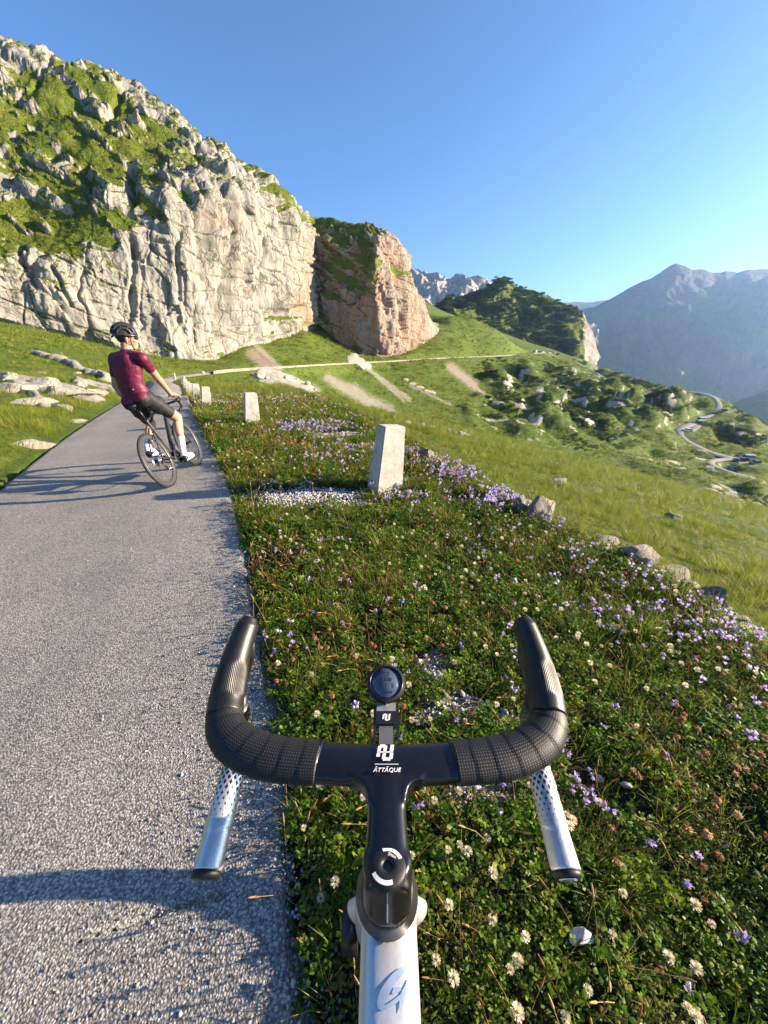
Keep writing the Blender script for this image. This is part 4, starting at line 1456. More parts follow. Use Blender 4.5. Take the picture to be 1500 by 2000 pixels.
# out-front mount of the computer
ms = MB()
MC = Vector((0, .402, 1.073))
tl = R(20)
for s in (-1, 1):
    ms.box(tuple(tx((s * .0148 - .0016, .318, 1.058))), tuple(tx((s * .0148 + .0016, .372, 1.063))))
    ms.box(tuple(tx((s * .0148 - .0013, .316, 1.046))), tuple(tx((s * .0148 + .0013, .3222, 1.0602))))
ms.box(tuple(tx((-.0135, .347, 1.0588))), tuple(tx((.0135, .366, 1.0642))))
mount = ms.build('computer_mount', BLACK_MATT, own, False)
MB().box(tuple(tx((-.0090, .322, 1.056))), tuple(tx((.0090, .3475, 1.0615)))).build('mount_clamp', simple('dull_grey_metal', (.20, .19, .18), .45, .6), mount, False)
MB().box(tuple(tx((-.0125, .366, 1.0575))), tuple(tx((.0125, .379, 1.0645)))).build('mount_collar', simple('worn_grey_metal', (.34, .33, .31), .5, .5, .3, 90, .2), mount, False)
logo('letter_mark', mount, tx((0, .3565, 1.0643)), .0105, WHITE_INK, 0)

comp = empty('cycling_computer', Vector((.003, .402, 1.0735)), (tl, 0, 0))
tag(comp, 'round black cycling computer with a dim blue screen clipped ahead of the bars', 'cycling computer')
MB().lathe([(0, -.007), (.022, -.007), (.0262, -.004), (.0268, .002), (.0255, .0052), (.0228, .0062), (.0218, .0046), (0, .0044)], (0, 0, 0), None, 72).build('case', BLACK_RUB, comp, True, 40)
scr = MB().lathe([(.0217, .0044), (.0217, .0049), (0, .0050)], (0, 0, 0), None, 64).build('screen', SCREEN, comp)
bz = MB().torus((0, 0, .0056), (0, 0, 1), .0224, .0009, 72, 8).build('bezel', BLACK_GLOSS, comp)
for a, l_ in ((R(28), 1), (R(-20), 1.2), (R(-48), 1.2), (R(150), 1), (R(-160), 1)):
    c_ = Vector((math.cos(a), math.sin(a), 0))
    MB().tube([c_ * .026, c_ * .0288], .0022 * l_, 10).build('button', BLACK_MATT, comp)
MB().box((-.0003, -.0285, -.003), (.0003, -.0262, .0045)).build('index_mark', STEEL, comp, False)
TZc = .0051
for s_, sz_, x_, y_ in (('112', .0062, 0, .0118), ('WATT', .0024, 0, .0080), ('2300', .0078, 0, .0036), ('KM/H', .0018, -.0088, -.0022), ('0', .0048, -.0088, -.0056), ('RPM', .0018, .0088, -.0022), ('0', .0048, .0088, -.0056), ('TIME', .0018, 0, -.0094), ('5:28:54', .0056, 0, -.0134)):
    text_mesh(s_, sz_, INK_DARK, 'lettering', scr, Matrix.Translation((x_, y_, TZc)), .00005)
MB().box((-.0001, -.0078, .00502), (.0001, -.0005, .0052)).build('screen_divider', INK_DARK, scr, False)
# ------------------------------------------------------------------ the rider and his leaning bicycle
RB0 = np.array([-2.60, 4.50])
rq, _s = seg_dist(np.array([RB0[0]]), np.array([RB0[1]]), EDGE_L)
RBZ = float(zbase(RB0[0], RB0[1]) + BANK * np.clip(rq[0], -ROAD_W, 0)) + .004
PSI, LEAN = R(-6.0), R(18)
_h = Vector((math.sin(PSI), math.cos(PSI), 0))
_up = Vector((0, 0, 1)) * math.cos(LEAN) + Vector((0, 0, 1)).cross(_h) * math.sin(LEAN)
_sd = _h.cross(_up)
BM = Matrix.Identity(4)
for i in range(3):
    BM[i][0], BM[i][1], BM[i][2] = _sd[i], _h[i], _up[i]
BM.translation = Vector((RB0[0], RB0[1], RBZ))
rb = empty('road_bicycle')
rb.matrix_world = BM
tag(rb, 'dark road bicycle leaning to the left under the rider in the maroon jersey', 'bicycle', 'bicycles on the mountain road')
CRANK = R(-36)
BIKE_DARK = simple('dark_graphite_paint', (.030, .031, .034), .3, .2, .15, 60, 0, .5, .4)
DEEPRIM = simple('satin_carbon_rim', (.040, .040, .042), .42, 0, .2, 60, .02)
bike_frame(rb, BIKE_DARK, BIKE_DARK, seat_z=.985, rim_d=.055, crank=CRANK, mRim=DEEPRIM, hz=.915)
rh = MB()
rh.tube([Vector((0, .742, .945)), Vector((0, .752, .915))], .026, 16)
rh.tube([Vector((0, .742, .940)), Vector((0, .815, .905))], .019, 14, True, 1, .8)
rh.tube([Vector((x, .815 + .5 * abs(x) ** 2, 0.905)) for x in np.linspace(-.20, .20, 13)], .0155, 14)
add_obj('handlebar', blend_mesh(rh, .004, 3, 'handlebar'), BLACK_MATT, rb)
for s in (-1, 1):
    MB().tube([Vector((s * .20, .835, .905)), Vector((s * .208, .87, .912)), Vector((s * .207, .91, .930)), Vector((s * .205, .94, .955)), Vector((s * .204, .948, .965))], [.019, .020, .018, .0175, .010], 14).build('brake_hood', BLACK_RUB, rb)
    MB().tube([Vector((s * .204, .935, .94)), Vector((s * .205, .940, .895)), Vector((s * .207, .915, .835))], [.009, .008, .005], 8).build('brake_lever', BLACK_MATT, rb)
    MB().tube([Vector((s * .207, .87, .895)), Vector((s * .21, .885, .855)), Vector((s * .212, .86, .815)), Vector((s * .214, .80, .795)), Vector((s * .216, .74, .785))], .0155, 12).build('drop_bar', BLACK_RUB, rb)
# bottles stand in the cage: things of their own
bot = empty('water_bottle')
bdir = Vector((0, .58, .81)).normalized()
bot.matrix_world = BM @ Matrix.Translation((0, .513, .415)) @ Vector((0, 0, 1)).rotation_difference(bdir).to_matrix().to_4x4()
tag(bot, 'dark bottle held in the frame of the leaning bicycle', 'bottle')
MB().lathe([(0, 0), (.034, 0), (.0355, .004), (.0355, .085), (.032, .092), (.0355, .10), (.0355, .138), (.026, .150), (0, .150)], (0, 0, 0), None, 24).build('bottle_body', simple('smoky_plastic', (.035, .035, .04), .35), bot)
MB().lathe([(.027, .150), (.027, .158), (.012, .163), (.010, .178), (0, .178)], (0, 0, 0), None, 20).build('bottle_cap', BLACK_MATT, bot)

def bw(x, y, z):
    return BM @ Vector((x, y, z))

def ik(a, c, l1, l2, pole):
    """middle joint of a two-bone limb"""
    d = c - a
    L = min(d.length, (l1 + l2) * .999)
    d.normalize()
    x = (l1 * l1 - l2 * l2 + L * L) / (2 * L)
    h = math.sqrt(max(0, l1 * l1 - x * x))
    p = pole - d * pole.dot(d)
    p.normalize()
    return a + d * x + p * h

def capsule(mb, a, ra, b, rb_, n=14, sx=1.0, up=None):
    a, b = Vector(a), Vector(b)
    d = (b - a).normalized()
    pts, rad = [], []
    for t in (-.95, -.7, -.35, 0):
        pts.append(a + d * ra * t)
        rad.append(ra * math.sqrt(max(.02, 1 - t * t)))
    for t in (.33, .66):
        pts.append(a.lerp(b, t))
        rad.append(ra + (rb_ - ra) * t)
    for t in (0, .35, .7, .95):
        pts.append(b + d * rb_ * t)
        rad.append(rb_ * math.sqrt(max(.02, 1 - t * t)))
    mb.tube(pts, rad, n, True, sx, 1.0, up)

def make_rider():
    face_az = R(58)                                    # the head looks off to the right
    chest_az = R(14)
    cf = Vector((math.sin(chest_az), math.cos(chest_az), 0))
    cr = Vector((math.cos(chest_az), -math.sin(chest_az), 0))
    Z = Vector((0, 0, 1))
    pel = bw(.055, .225, 1.065)
    px_ = _sd * .8 + cr * .2
    px_.normalize()
    waist = pel + Vector((-.020, -.035, .165))
    chest = pel + Vector((-.020, -.035, .325))
    neck = pel + Vector((.015, -.025, .485))
    head = neck + Vector((.012, .045, .145))
    shR = neck + cr * .185 + Vector((0, 0, -.055))
    shL = neck - cr * .185 + Vector((0, 0, -.06))
    hipR, hipL = pel + px_ * .088 + _up * -.03, pel - px_ * .088 + _up * -.03
    ped = lambda s: BBK + Vector((s * .118, math.cos(CRANK) * .172 * s, math.sin(CRANK) * .172 * s))
    pR, pL = BM @ ped(1), BM @ ped(-1)
    ankR = pR + _h * -.105 + _up * .135
    ankL = pL + _h * -.100 + _up * .150
    knR = ik(hipR, ankR, .44, .435, _h + _sd * .55)
    knL = ik(hipL, ankL, .44, .435, _h - _sd * .10)
    handR = bw(.20, .85, .975)
    handL = hipL.lerp(knL, .50) + Z * .085 - _sd * .03
    wrR = handR - _h * .085 + Z * .035 - _sd * .01
    wrL = handL - _h * .075 - _sd * .035 + Z * .015
    elR = ik(shR, wrR, .305, .275, Vector((.45, -.35, -.75)))
    elL = ik(shL, wrL, .305, .275, Vector((-1.0, -.35, -.15)))
    fd = Vector((math.sin(face_az), math.cos(face_az), -.05)).normalized()
    fr_ = fd.cross(Z).normalized()
    fu = fr_.cross(fd)
    HM = Matrix.Identity(4)
    for i in range(3):
        HM[i][0], HM[i][1], HM[i][2], HM[i][3] = fr_[i], fd[i], fu[i], head[i]
    seg = []
    mb = MB()
    def cap_(lbl, a, ra, b, rb_, **k):
        seg.append((lbl, Vector(a), ra, Vector(b), rb_))
        capsule(mb, a, ra, b, rb_, **k)
    # trunk
    tr = [pel - Z * .10, pel - Z * .04, pel + Z * .04, waist - Z * .02, waist.lerp(chest, .5), chest + Z * .02, chest + Z * .085, neck - Z * .035, neck + Z * .01]
    mb.tube(tr, 1.0, 24, True, [.120, .160, .160, .146, .156, .172, .176, .120, .062], [.085, .118, .116, .104, .110, .118, .110, .082, .058], up=cf)
    mb.ball(chest + cf * -.062 + cr * .075 + Z * .06, (.072, .045, .085), 14, 10)
    mb.ball(chest + cf * -.062 - cr * .075 + Z * .06, (.072, .045, .085), 14, 10)
    seg += [('torso', pel, .15, waist, .14), ('torso', waist, .14, chest, .16), ('torso', chest, .16, neck - Z * .05, .10)]
    for sg, sh in ((1, shR), (-1, shL)):
        capsule(mb, neck - Z * .02, .05, sh, .058)
        seg.append(('torso', neck - Z * .02 + cr * sg * .06, .06, sh - cr * sg * .02, .062))
        mb.ball(pel - _h * .055 + px_ * sg * .075 - _up * .03, (.092, .095, .098), 16, 10)
    cap_('neck', neck - Z * .03, .062, head - fd * .02 - fu * .05, .056)
    # head: skull, jaw, nose, ears, lips
    hb_ = lambda p, r: mb.ball(HM @ Vector(p), r, 16, 12, HM)
    hb_((0, -.012, .040), (.074, .096, .088))
    hb_((0, .030, -.025), (.060, .066, .080))
    hb_((0, .052, -.085), (.038, .036, .030))
    hb_((0, .078, .012), (.052, .018, .018))
    capsule(mb, HM @ Vector((0, .088, .012)), .009, HM @ Vector((0, .108, -.030)), .013, 10)
    hb_((0, .088, -.062), (.024, .012, .007))
    hb_((0, .086, -.074), (.021, .012, .007))
    for s in (-1, 1):
        hb_((s * .040, .062, -.02), (.022, .022, .024))
        hb_((s * .076, -.008, -.012), (.010, .020, .033))
    seg.append(('head', HM @ Vector((0, -.02, .05)), .10, HM @ Vector((0, .04, -.08)), .07))
    # limbs
    for sd_, hip, kn, an in (('R', hipR, knR, ankR), ('L', hipL, knL, ankL)):
        cap_('thigh', hip, .096, kn - (kn - hip).normalized() * .03, .060)
        mid = hip.lerp(kn, .35)
        mb.ball(mid + _h * .012, (.088, .092, .11), 14, 10)
        cap_('shin', kn, .057, an, .036)
        mb.ball(kn.lerp(an, .30) - _h * .022, (.050, .056, .105), 14, 10, (Vector((0, 0, 1)).rotation_difference((kn - an).normalized())).to_matrix())
        mb.ball(kn + _h * .018, (.045, .04, .05), 12, 8)
        toe = (pR if sd_ == 'R' else pL) + _h * .075 + _up * .045
        cap_('foot', an - _up * .05 - _h * .015, .036, toe, .030)
        capsule(mb, an - _up * .07 - _h * .045, .030, an - _up * .02, .036)
    for sd_, sh, el, wr, hand in (('R', shR, elR, wrR, handR), ('L', shL, elL, wrL, handL)):
        cap_('uarm', sh, .060, el, .043)
        mb.ball(sh.lerp(el, .42), (.053, .053, .09), 12, 8, Vector((0, 0, 1)).rotation_difference((el - sh).normalized()).to_matrix())
        cap_('farm', el, .044, wr, .028)
        mb.ball(el.lerp(wr, .28), (.046, .044, .075), 12, 8, Vector((0, 0, 1)).rotation_difference((wr - el).normalized()).to_matrix())
        s = 1 if sd_ == 'R' else -1
        pd = (hand - wr).normalized()                  # along the palm
        sdv = _sd - pd * _sd.dot(pd)
        sdv.normalize()
        dn = pd.cross(sdv)
        if dn.z > 0: dn = -dn
        pc = wr + pd * .055
        PM = Matrix.Identity(3)
        for i in range(3):
            PM[i][0], PM[i][1], PM[i][2] = sdv[i], pd[i], dn[i]
        mb.ball(pc, (.042, .052, .019), 14, 10, PM)
        capsule(mb, wr - pd * .01, .028, wr + pd * .03, .027)
        seg.append(('hand', wr, .03, wr + pd * .19, .04))
        # four fingers of unequal length, bent; relaxed and spread on the right, closed on the hood on the left
        for k, (off, L) in enumerate(((-.031, .070), (-.0105, .080), (.0105, .075), (.031, .060))):
            o = off * s * -1
            spread = (.30 if sd_ == 'R' else .06) * (k - 1.3) / 1.5 * s
            b0 = pc + sdv * o * 1.05 + pd * .042
            curl = (.25, .55, .75) if sd_ == 'R' else (.8, 1.6, 2.3)
            if sd_ == 'R': curl = tuple(c_ * (.55 + .28 * k) for c_ in curl)
            p_ = b0
            for j, (fr2, rr2) in enumerate(((.42, .0098), (.32, .0090), (.26, .0080))):
                d_ = (pd * math.cos(curl[j]) + dn * math.sin(curl[j]) + sdv * -spread).normalized()
                q_ = p_ + d_ * L * fr2
                capsule(mb, p_, rr2, q_, rr2 * .93, 8)
                p_ = q_
        # thumb leaves the inner side of the palm near its base
        t0 = pc - pd * .022 - sdv * s * .034
        t1 = t0 - sdv * s * .026 + pd * .026 + dn * .010
        t2 = t1 - sdv * s * .008 + pd * .026 + dn * .016
        capsule(mb, t0, .0135, t1, .0115, 8)
        capsule(mb, t1, .0112, t2, .0092, 8)
    body = blend_mesh(mb, .0062, 7, 'person', .5)

    SKIN = Mat('warm_skin')
    co = SKIN.coord()
    SKIN = SKIN.done(SKIN.pbr(SKIN.ramp(SKIN.noise(co, 14, 4), [(.3, (.36, .19, .125)), (.7, (.48, .275, .185))]), .5, 0, SKIN.bump(SKIN.noise(co, 220, 3), .15, .002), .4))  # warm skin tone varied by noise
    person = add_obj('person', body, SKIN)
    tag(person, 'person in maroon jersey and black shorts riding away, head turned to the right', 'person')

    def label_of(pts):
        best = np.full(len(pts), 1e9)
        lab = np.zeros(len(pts), int)
        tt = np.zeros(len(pts))
        names = sorted({s_[0] for s_ in seg})
        for lb, a, ra, b, rb2 in seg:
            a_, b_ = np.array(a), np.array(b)
            d = b_ - a_
            t = np.clip(((pts - a_) @ d) / (d @ d), 0, 1)
            q = np.linalg.norm(pts - a_ - t[:, None] * d, axis=1) / (ra + (rb2 - ra) * t)
            m = q < best
            best = np.where(m, q, best)
            lab = np.where(m, names.index(lb), lab)
            tt = np.where(m, t, tt)
        return np.array(names)[lab], tt

    def garment(name, keep, cuts, off, m, nz=0.0, solid=.003):
        bm = bmesh.new()
        bm.from_mesh(body)
        for pt, no, lb in cuts:
            cen = np.array([f.calc_center_median()[:] for f in bm.faces])
            lab, _ = label_of(cen)
            bm.faces.ensure_lookup_table()
            fs = [bm.faces[i] for i in np.where(np.isin(lab, lb))[0]]
            gm = set(fs)
            for f in fs:
                gm.update(f.edges)
                gm.update(f.verts)
            bmesh.ops.bisect_plane(bm, geom=list(gm), plane_co=pt, plane_no=no, dist=1e-5)
        cen = np.array([f.calc_center_median()[:] for f in bm.faces])
        lab, _ = label_of(cen)
        k = keep(cen, lab)
        bm.faces.ensure_lookup_table()
        bmesh.ops.delete(bm, geom=[bm.faces[i] for i in np.where(~k)[0]], context='FACES')
        left = set(bm.verts)                            # keep the largest piece only
        best = []
        while left:
            st_, pc_ = [left.pop()], []
            while st_:
                q_ = st_.pop()
                pc_.append(q_)
                for e_ in q_.link_edges:
                    o_ = e_.other_vert(q_)
                    if o_ in left:
                        left.remove(o_)
                        st_.append(o_)
            best.append(pc_)
        best.sort(key=len)
        bmesh.ops.delete(bm, geom=[q_ for pc_ in best[:-1] for q_ in pc_], context='VERTS')
        bm.normal_update()
        co = np.array([v.co[:] for v in bm.verts])
        no = np.array([v.normal[:] for v in bm.verts])
        wr_ = fbm(co * np.array([16, 16, 26]), 3) * nz if nz else np.zeros(len(co))
        co = co + no * (off + wr_)[:, None]
        for v, c in zip(bm.verts, co):
            v.co = c
        ed = [e for e in bm.edges if e.is_boundary]
        ex = bmesh.ops.extrude_edge_only(bm, edges=ed)
        for v in [g for g in ex['geom'] if isinstance(g, bmesh.types.BMVert)]:
            v.co -= v.normal * 0
        vs = [g for g in ex['geom'] if isinstance(g, bmesh.types.BMVert)]
        bm.normal_update()
        for v in vs:
            n_ = Vector((0, 0, 0))
            for e in v.link_edges:
                o_ = e.other_vert(v)
                if o_ not in vs:
                    n_ += o_.normal
            if n_.length > 0:
                v.co -= n_.normalized() * (off + .003)
        me = bpy.data.meshes.new(name)
        bm.to_mesh(me)
        bm.free()
        me.polygons.foreach_set('use_smooth', np.ones(len(me.polygons), bool))
        o = add_obj(name, me, m, person)
        return o
    def cloth(name, c1, c2, rough=.7):
        M = Mat(name)
        co = M.coord()
        c = M.ramp(M.noise(co, 9, 4), [(.3, c1), (.7, c2)])
        wv = M.noise(M.coord((1, 1, 1)), 420, 2)
        fold = M.noise(M.coord((1.4, 1.4, .5)), 16, 3, .5, .8)
        return M.done(M.pbr(c, rough, 0, M.bump(M.math('ADD', fold, M.math('MULTIPLY', wv, .12)), .45, .012), .35))
    JER = cloth('maroon_jersey', (.085, .005, .024), (.125, .009, .038), .55)
    SHO = cloth('black_lycra', (.009, .008, .009), (.015, .013, .014), .62)
    SOC = cloth('white_knit', (.66, .66, .70), (.78, .78, .80), .8)
    def along(a, b, t):
        return a.lerp(b, t), (b - a).normalized()
    cs = []
    for sh, el in ((shR, elR), (shL, elL)):
        pt, no = along(sh, el, .66)
        cs.append((pt, no, ['uarm']))
    hem, hn = pel + Vector((0, 0, -.005)), (_up * .8 + Z * .2 - _h * .25).normalized()
    cs.append((hem, hn, ['torso', 'thigh']))
    ncut = neck + Vector((0, 0, .040))
    nno = (Z - cf * .15).normalized()
    cs.append((ncut, nno, ['neck', 'torso']))
    limR = [(along(shR, elR, .66)), (along(shL, elL, .66))]
    def keep_j(c, lab):
        k = np.isin(lab, ['torso', 'uarm', 'neck', 'thigh'])
        ua = lab == 'uarm'
        for pt, no in limR:
            near_ = np.linalg.norm(c - np.array(pt), axis=1) < .3
            side = ((c - np.array(pt)) @ np.array(no)) > 0
            k &= ~(ua & side & (np.linalg.norm(c - np.array(pt), axis=1) < .25))
        k &= ~((((c - np.array(hem)) @ np.array(hn)) < 0) & np.isin(lab, ['torso', 'thigh']))
        k &= ~((((c - np.array(ncut)) @ np.array(nno)) > 0) & np.isin(lab, ['torso', 'neck']))
        k &= ~(lab == 'thigh')
        return k
    jersey = garment('jersey', keep_j, cs, .0065, JER, .0025)
    kc = []
    for hip, kn in ((hipR, knR), (hipL, knL)):
        pt, no = along(hip, kn, .78)
        kc.append((pt, no, ['thigh']))
    w2 = pel + Z * .06
    kc.append((w2, hn, ['torso']))
    def keep_s(c, lab):
        k = np.isin(lab, ['torso', 'thigh'])
        k &= ~((((c - np.array(w2)) @ np.array(hn)) > 0) & (lab == 'torso'))
        for pt, no, _l in kc[:2]:
            side = ((c - np.array(pt)) @ np.array(no)) > 0
            k &= ~((lab == 'thigh') & side & (np.linalg.norm(c - np.array(pt), axis=1) < .25))
        return k
    garment('shorts', keep_s, kc, .0040, SHO, .0008)
    for kn, an in ((knR, ankR), (knL, ankL)):
        pt, no = along(kn, an, .55)
        p2, n2 = along(kn, an, 1.12)
        def keep_k(c, lab, pt=pt, no=no, p2=p2, n2=n2):
            c0 = np.array(pt)
            return np.isin(lab, ['shin', 'foot']) & (((c - c0) @ np.array(no)) > 0) & (((c - np.array(p2)) @ np.array(n2)) < 0) & (np.linalg.norm(c - c0, axis=1) < .32)
        garment('sock', keep_k, [(pt, no, ['shin']), (p2, n2, ['shin', 'foot'])], .0035, SOC, .0006)
    # shoes
    SHW = simple('white_shoe', (.70, .70, .70), .4, 0, .08, 40)
    for pd_, an in ((pR, ankR), (pL, ankL)):
        sh = MB()
        heel = an - _up * .085 - _h * .045
        ball_ = pd_ + _up * .036 + _h * .02
        toe = pd_ + _up * .034 + _h * .095
        sh.tube([heel - _h * .028, heel - _h * .015, heel + _h * .02, heel.lerp(ball_, .5) , ball_, ball_.lerp(toe, .6), toe, toe + _h * .016], [.014, .034, .040, .040, .043, .040, .030, .012], 20, True, 1, [.9, 1.0, 1.08, .95, .80, .68, .62, .5])
        sh.tube([heel + _up * .02, an - _up * .028 - _h * .006], [.042, .043], 18, True)
        s1 = add_obj('shoe', blend_mesh(sh, .004, 4, 'shoe'), SHW, person)
        so = MB()
        so.tube([heel - _up * .036 - _h * .02, heel - _up * .036 + _h * .03, heel.lerp(ball_, .5) - _up * .033, ball_ - _up * .030, toe - _up * .014], [.030, .034, .033, .040, .026], 16, True, 1, .3)
        so.build('shoe_sole', BLACK_RUB, s1)
        hl = MB()
        hl.tube([heel - _h * .031 + _up * .004, heel - _h * .015 + _up * .004, heel + _h * .035 + _up * .006], [.022, .0375, .0435], 18, True, 1, 1.0)
        hl.build('heel_cup', BLACK_MATT, s1)
    # short dark hair under the helmet
    hr = MB()
    r = random.Random(4)
    v0 = []
    hair_m = Mat('short_dark_hair')
    hco = hair_m.coord()
    hair_m = hair_m.done(hair_m.pbr(hair_m.ramp(hair_m.noise(hco, 260, 3), [(.3, (.012, .009, .007)), (.7, (.035, .025, .018))]), .6, 0, hair_m.bump(hair_m.noise(hco, 420, 2), .8, .004), .4))
    bmh = bmesh.new()
    bmesh.ops.create_uvsphere(bmh, u_segments=40, v_segments=28, radius=1)
    for v in bmh.verts:
        v.co = HM @ Vector((v.co.x * .0785, v.co.y * .0985 - .014, v.co.z * .099 + .034))
    HI = HM.inverted()
    kill = []
    for f in bmh.faces:
        c = HI @ f.calc_center_median()
        if c.y > .018 - .5 * max(0, -c.z) or c.z < -.058 + .2 * max(0, c.y + .05):
            kill.append(f)
    bmesh.ops.delete(bmh, geom=kill, context='FACES')
    meh = bpy.data.meshes.new('hair')
    bmh.to_mesh(meh)
    bmh.free()
    meh.polygons.foreach_set('use_smooth', np.ones(len(meh.polygons), bool))
    add_obj('hair', meh, hair_m, person)
    # sunglasses
    gl = MB()
    for s in (-1, 1):
        gl.ball(HM @ Vector((s * .034, .094, .012)), (.030, .010, .020), 16, 10, HM @ Matrix.Rotation(R(-14) * s, 4, 'Z'))
        gl.tube([HM @ Vector((s * .062, .080, .018)), HM @ Vector((s * .075, .04, .018)), HM @ Vector((s * .0775, -.01, .012))], .0028, 8)
    gl.tube([HM @ Vector((-.012, .106, .016)), HM @ Vector((.012, .106, .016))], .003, 8)
    gl.build('sunglasses', BLACK_GLOSS, person)
    # helmet: dark inner shell, raised ribs with open channels, brim edge, straps
    tilt = Matrix.Rotation(R(-6), 4, 'X')
    HX = HM @ Matrix.Translation((0, -.012, .055)) @ tilt
    sh = MB()
    def dome(th, ph, k=1.0):
        # th from front (+y) over the top to the back, ph across
        return Vector((.097 * k * math.sin(ph), .124 * k * math.cos(th) * math.cos(ph) - .010, .112 * k * math.sin(th) * math.cos(ph) - .012))
    nv = []
    a_, b_ = 22, 20
    for i in range(a_):
        th = math.pi * (-.02 + 1.06 * i / (a_ - 1))
        for j in range(b_):
            ph = (-.5 + j / (b_ - 1)) * math.pi * .98
            nv.append(tuple(HX @ dome(th, ph, .93)))
    sh.add(nv, grid_faces(a_, b_))
    HIN = simple('helmet_inner_foam', (.010, .010, .011), .8)
    helm = empty('bicycle_helmet')
    HSH = simple('helmet_shell', (.036, .037, .040), .36, 0, .15, 50, 0, .5, .2)
    lin = sh.build('liner', HIN, helm)
    rib = MB()
    for j, ph in enumerate((-1.05, -.66, -.23, .23, .66, 1.05)):
        pts = [HX @ dome(math.pi * (.02 + 1.0 * i / 15), ph, 1.0 + .02 * math.sin(math.pi * i / 15)) for i in range(16)]
        w = [.006 + .0075 * math.sin(math.pi * min(1, .12 + i / 15 * .9)) for i in range(16)]
        rib.tube(pts, w, 10, True, 1.25, .9)
    for th in (.10, .36, .62, .90):
        pts = [HX @ dome(math.pi * th, -1.1 + 2.2 * i / 12, .985) for i in range(13)]
        rib.tube(pts, .0075, 8)
    rim_ = [HX @ Vector((.097 * math.cos(a), .124 * math.sin(a) - .010, -.018 + .014 * math.sin(a) ** 2 - .014 * (math.sin(a) < -.3))) for a in np.linspace(0, 2 * math.pi, 33)]
    rib.tube(rim_, .0105, 10, False)
    rib.build('shell', HSH, helm)
    bk = MB().tube([HX @ Vector((.06, -.108, -.04)), HX @ Vector((0, -.125, -.06)), HX @ Vector((-.06, -.108, -.04))], .009, 8)
    bk.build('retention_cradle', BLACK_MATT, helm)
    sp_ = MB()
    for s in (-1, 1):
        sp_.tube([HM @ Vector((s * .083, .035, .035)), HM @ Vector((s * .0815, .030, -.035)), HM @ Vector((s * .055, .045, -.095)), HM @ Vector((0, .055, -.122))], .0042, 8, True, 1.2, .5)
        sp_.tube([HM @ Vector((s * .083, -.045, .02)), HM @ Vector((s * .084, -.01, -.052)), HM @ Vector((s * .074, .03, -.065))], .0038, 8, True, 1.2, .5)
    sp_.build('strap', BLACK_MATT, helm)
    tag(helm, 'dark ribbed bicycle helmet on the head of the rider', 'helmet')
    # small white mark low on the back of the jersey
    bt = BVHTree.FromPolygons([tuple(v.co) for v in jersey.data.vertices], [tuple(p.vertices) for p in jersey.data.polygons])
    mk = P(200 + 318 / 5.264, 600 + 845 / 5.264, 5.0)
    o_ = Vector((0, 0, CAM_H))
    h = bt.ray_cast(o_, (Vector(mk) - o_).normalized())
    if h[0] is not None:
        n_ = h[1]
        q = MB()
        MM = fr(h[0] + n_ * .001, n_.orthogonal(), n_.cross(n_.orthogonal()))
        q.prism([(.010 * math.cos(a), .007 * math.sin(a)) for a in np.linspace(0, 6.283, 12, endpoint=False)], MM, .001)
        q.build('white_mark', WHITE_INK, jersey, False)
    for nm, p in dict(head=head, neck=neck, shR=shR, shL=shL, elR=elR, elL=elL, wrR=wrR, handR=handR, handL=handL, pel=pel, knR=knR, ankR=ankR, knL=knL, ankL=ankL, pR=pR, pL=pL).items():
        print('J', nm, [round(float(c)) for c in proj(np.array(p))[:2]])
make_rider()
for nm, p in dict(rhub=bw(0, 0, .34), fhub=bw(0, WB, .34), cont=bw(0, 0, 0), fcont=bw(0, WB, 0), sad=bw(0, .05, .985), hoodR=bw(.205, .94, .955), hoodL=bw(-.205, .94, .955)).items():
    print('J', nm, [round(float(c)) for c in proj(np.array(p))[:2]])
# ------------------------------------------------------------------ stones
def stone_mesh(name, seed, m, sub=2, rough=.22, flat=(1, 1, .7), cuts=7):
    bm = bmesh.new()
    bmesh.ops.create_icosphere(bm, subdivisions=sub, radius=1)
    co = np.array([v.co[:] for v in bm.verts])
    r = np.random.RandomState(seed)
    for _ in range(cuts):
        d = r.randn(3)
        d /= np.linalg.norm(d)
        lim = r.uniform(.50, .82)
        k = co @ d
        co -= np.maximum(0, k - lim)[:, None] * d * .92
    co += (rough * fbm(co * 1.5 + seed * 3.7, 4))[:, None] * co
    co *= np.array(flat) * r.uniform(.85, 1.15, 3)
    for v, c in zip(bm.verts, co):
        v.co = c
    me = bpy.data.meshes.new(name)
    bm.to_mesh(me)
    bm.free()
    me.polygons.foreach_set('use_smooth', np.ones(len(me.polygons), bool))
    if sub >= 3:
        me.set_sharp_from_angle(angle=R(28))
    me.materials.append(m)
    return me

STONE_W = Mat('white_limestone_chip')
_c = STONE_W.coord()
_r = STONE_W.n('ObjectInfo').outputs['Random']
STONE_W = STONE_W.done(STONE_W.pbr(STONE_W.mix(STONE_W.ramp(STONE_W.noise(_c, 3, 6, .7), [(.3, .55), (.65, 1.0)]), (.20, .19, .18), STONE_W.ramp(_r, [(0, (.42, .42, .43)), (.5, (.58, .57, .56)), (1, (.70, .69, .66))])), .85, 0, STONE_W.bump(STONE_W.noise(_c, 6, 6, .7), .5, .1), .2))
STONE_W0 = STONE_W

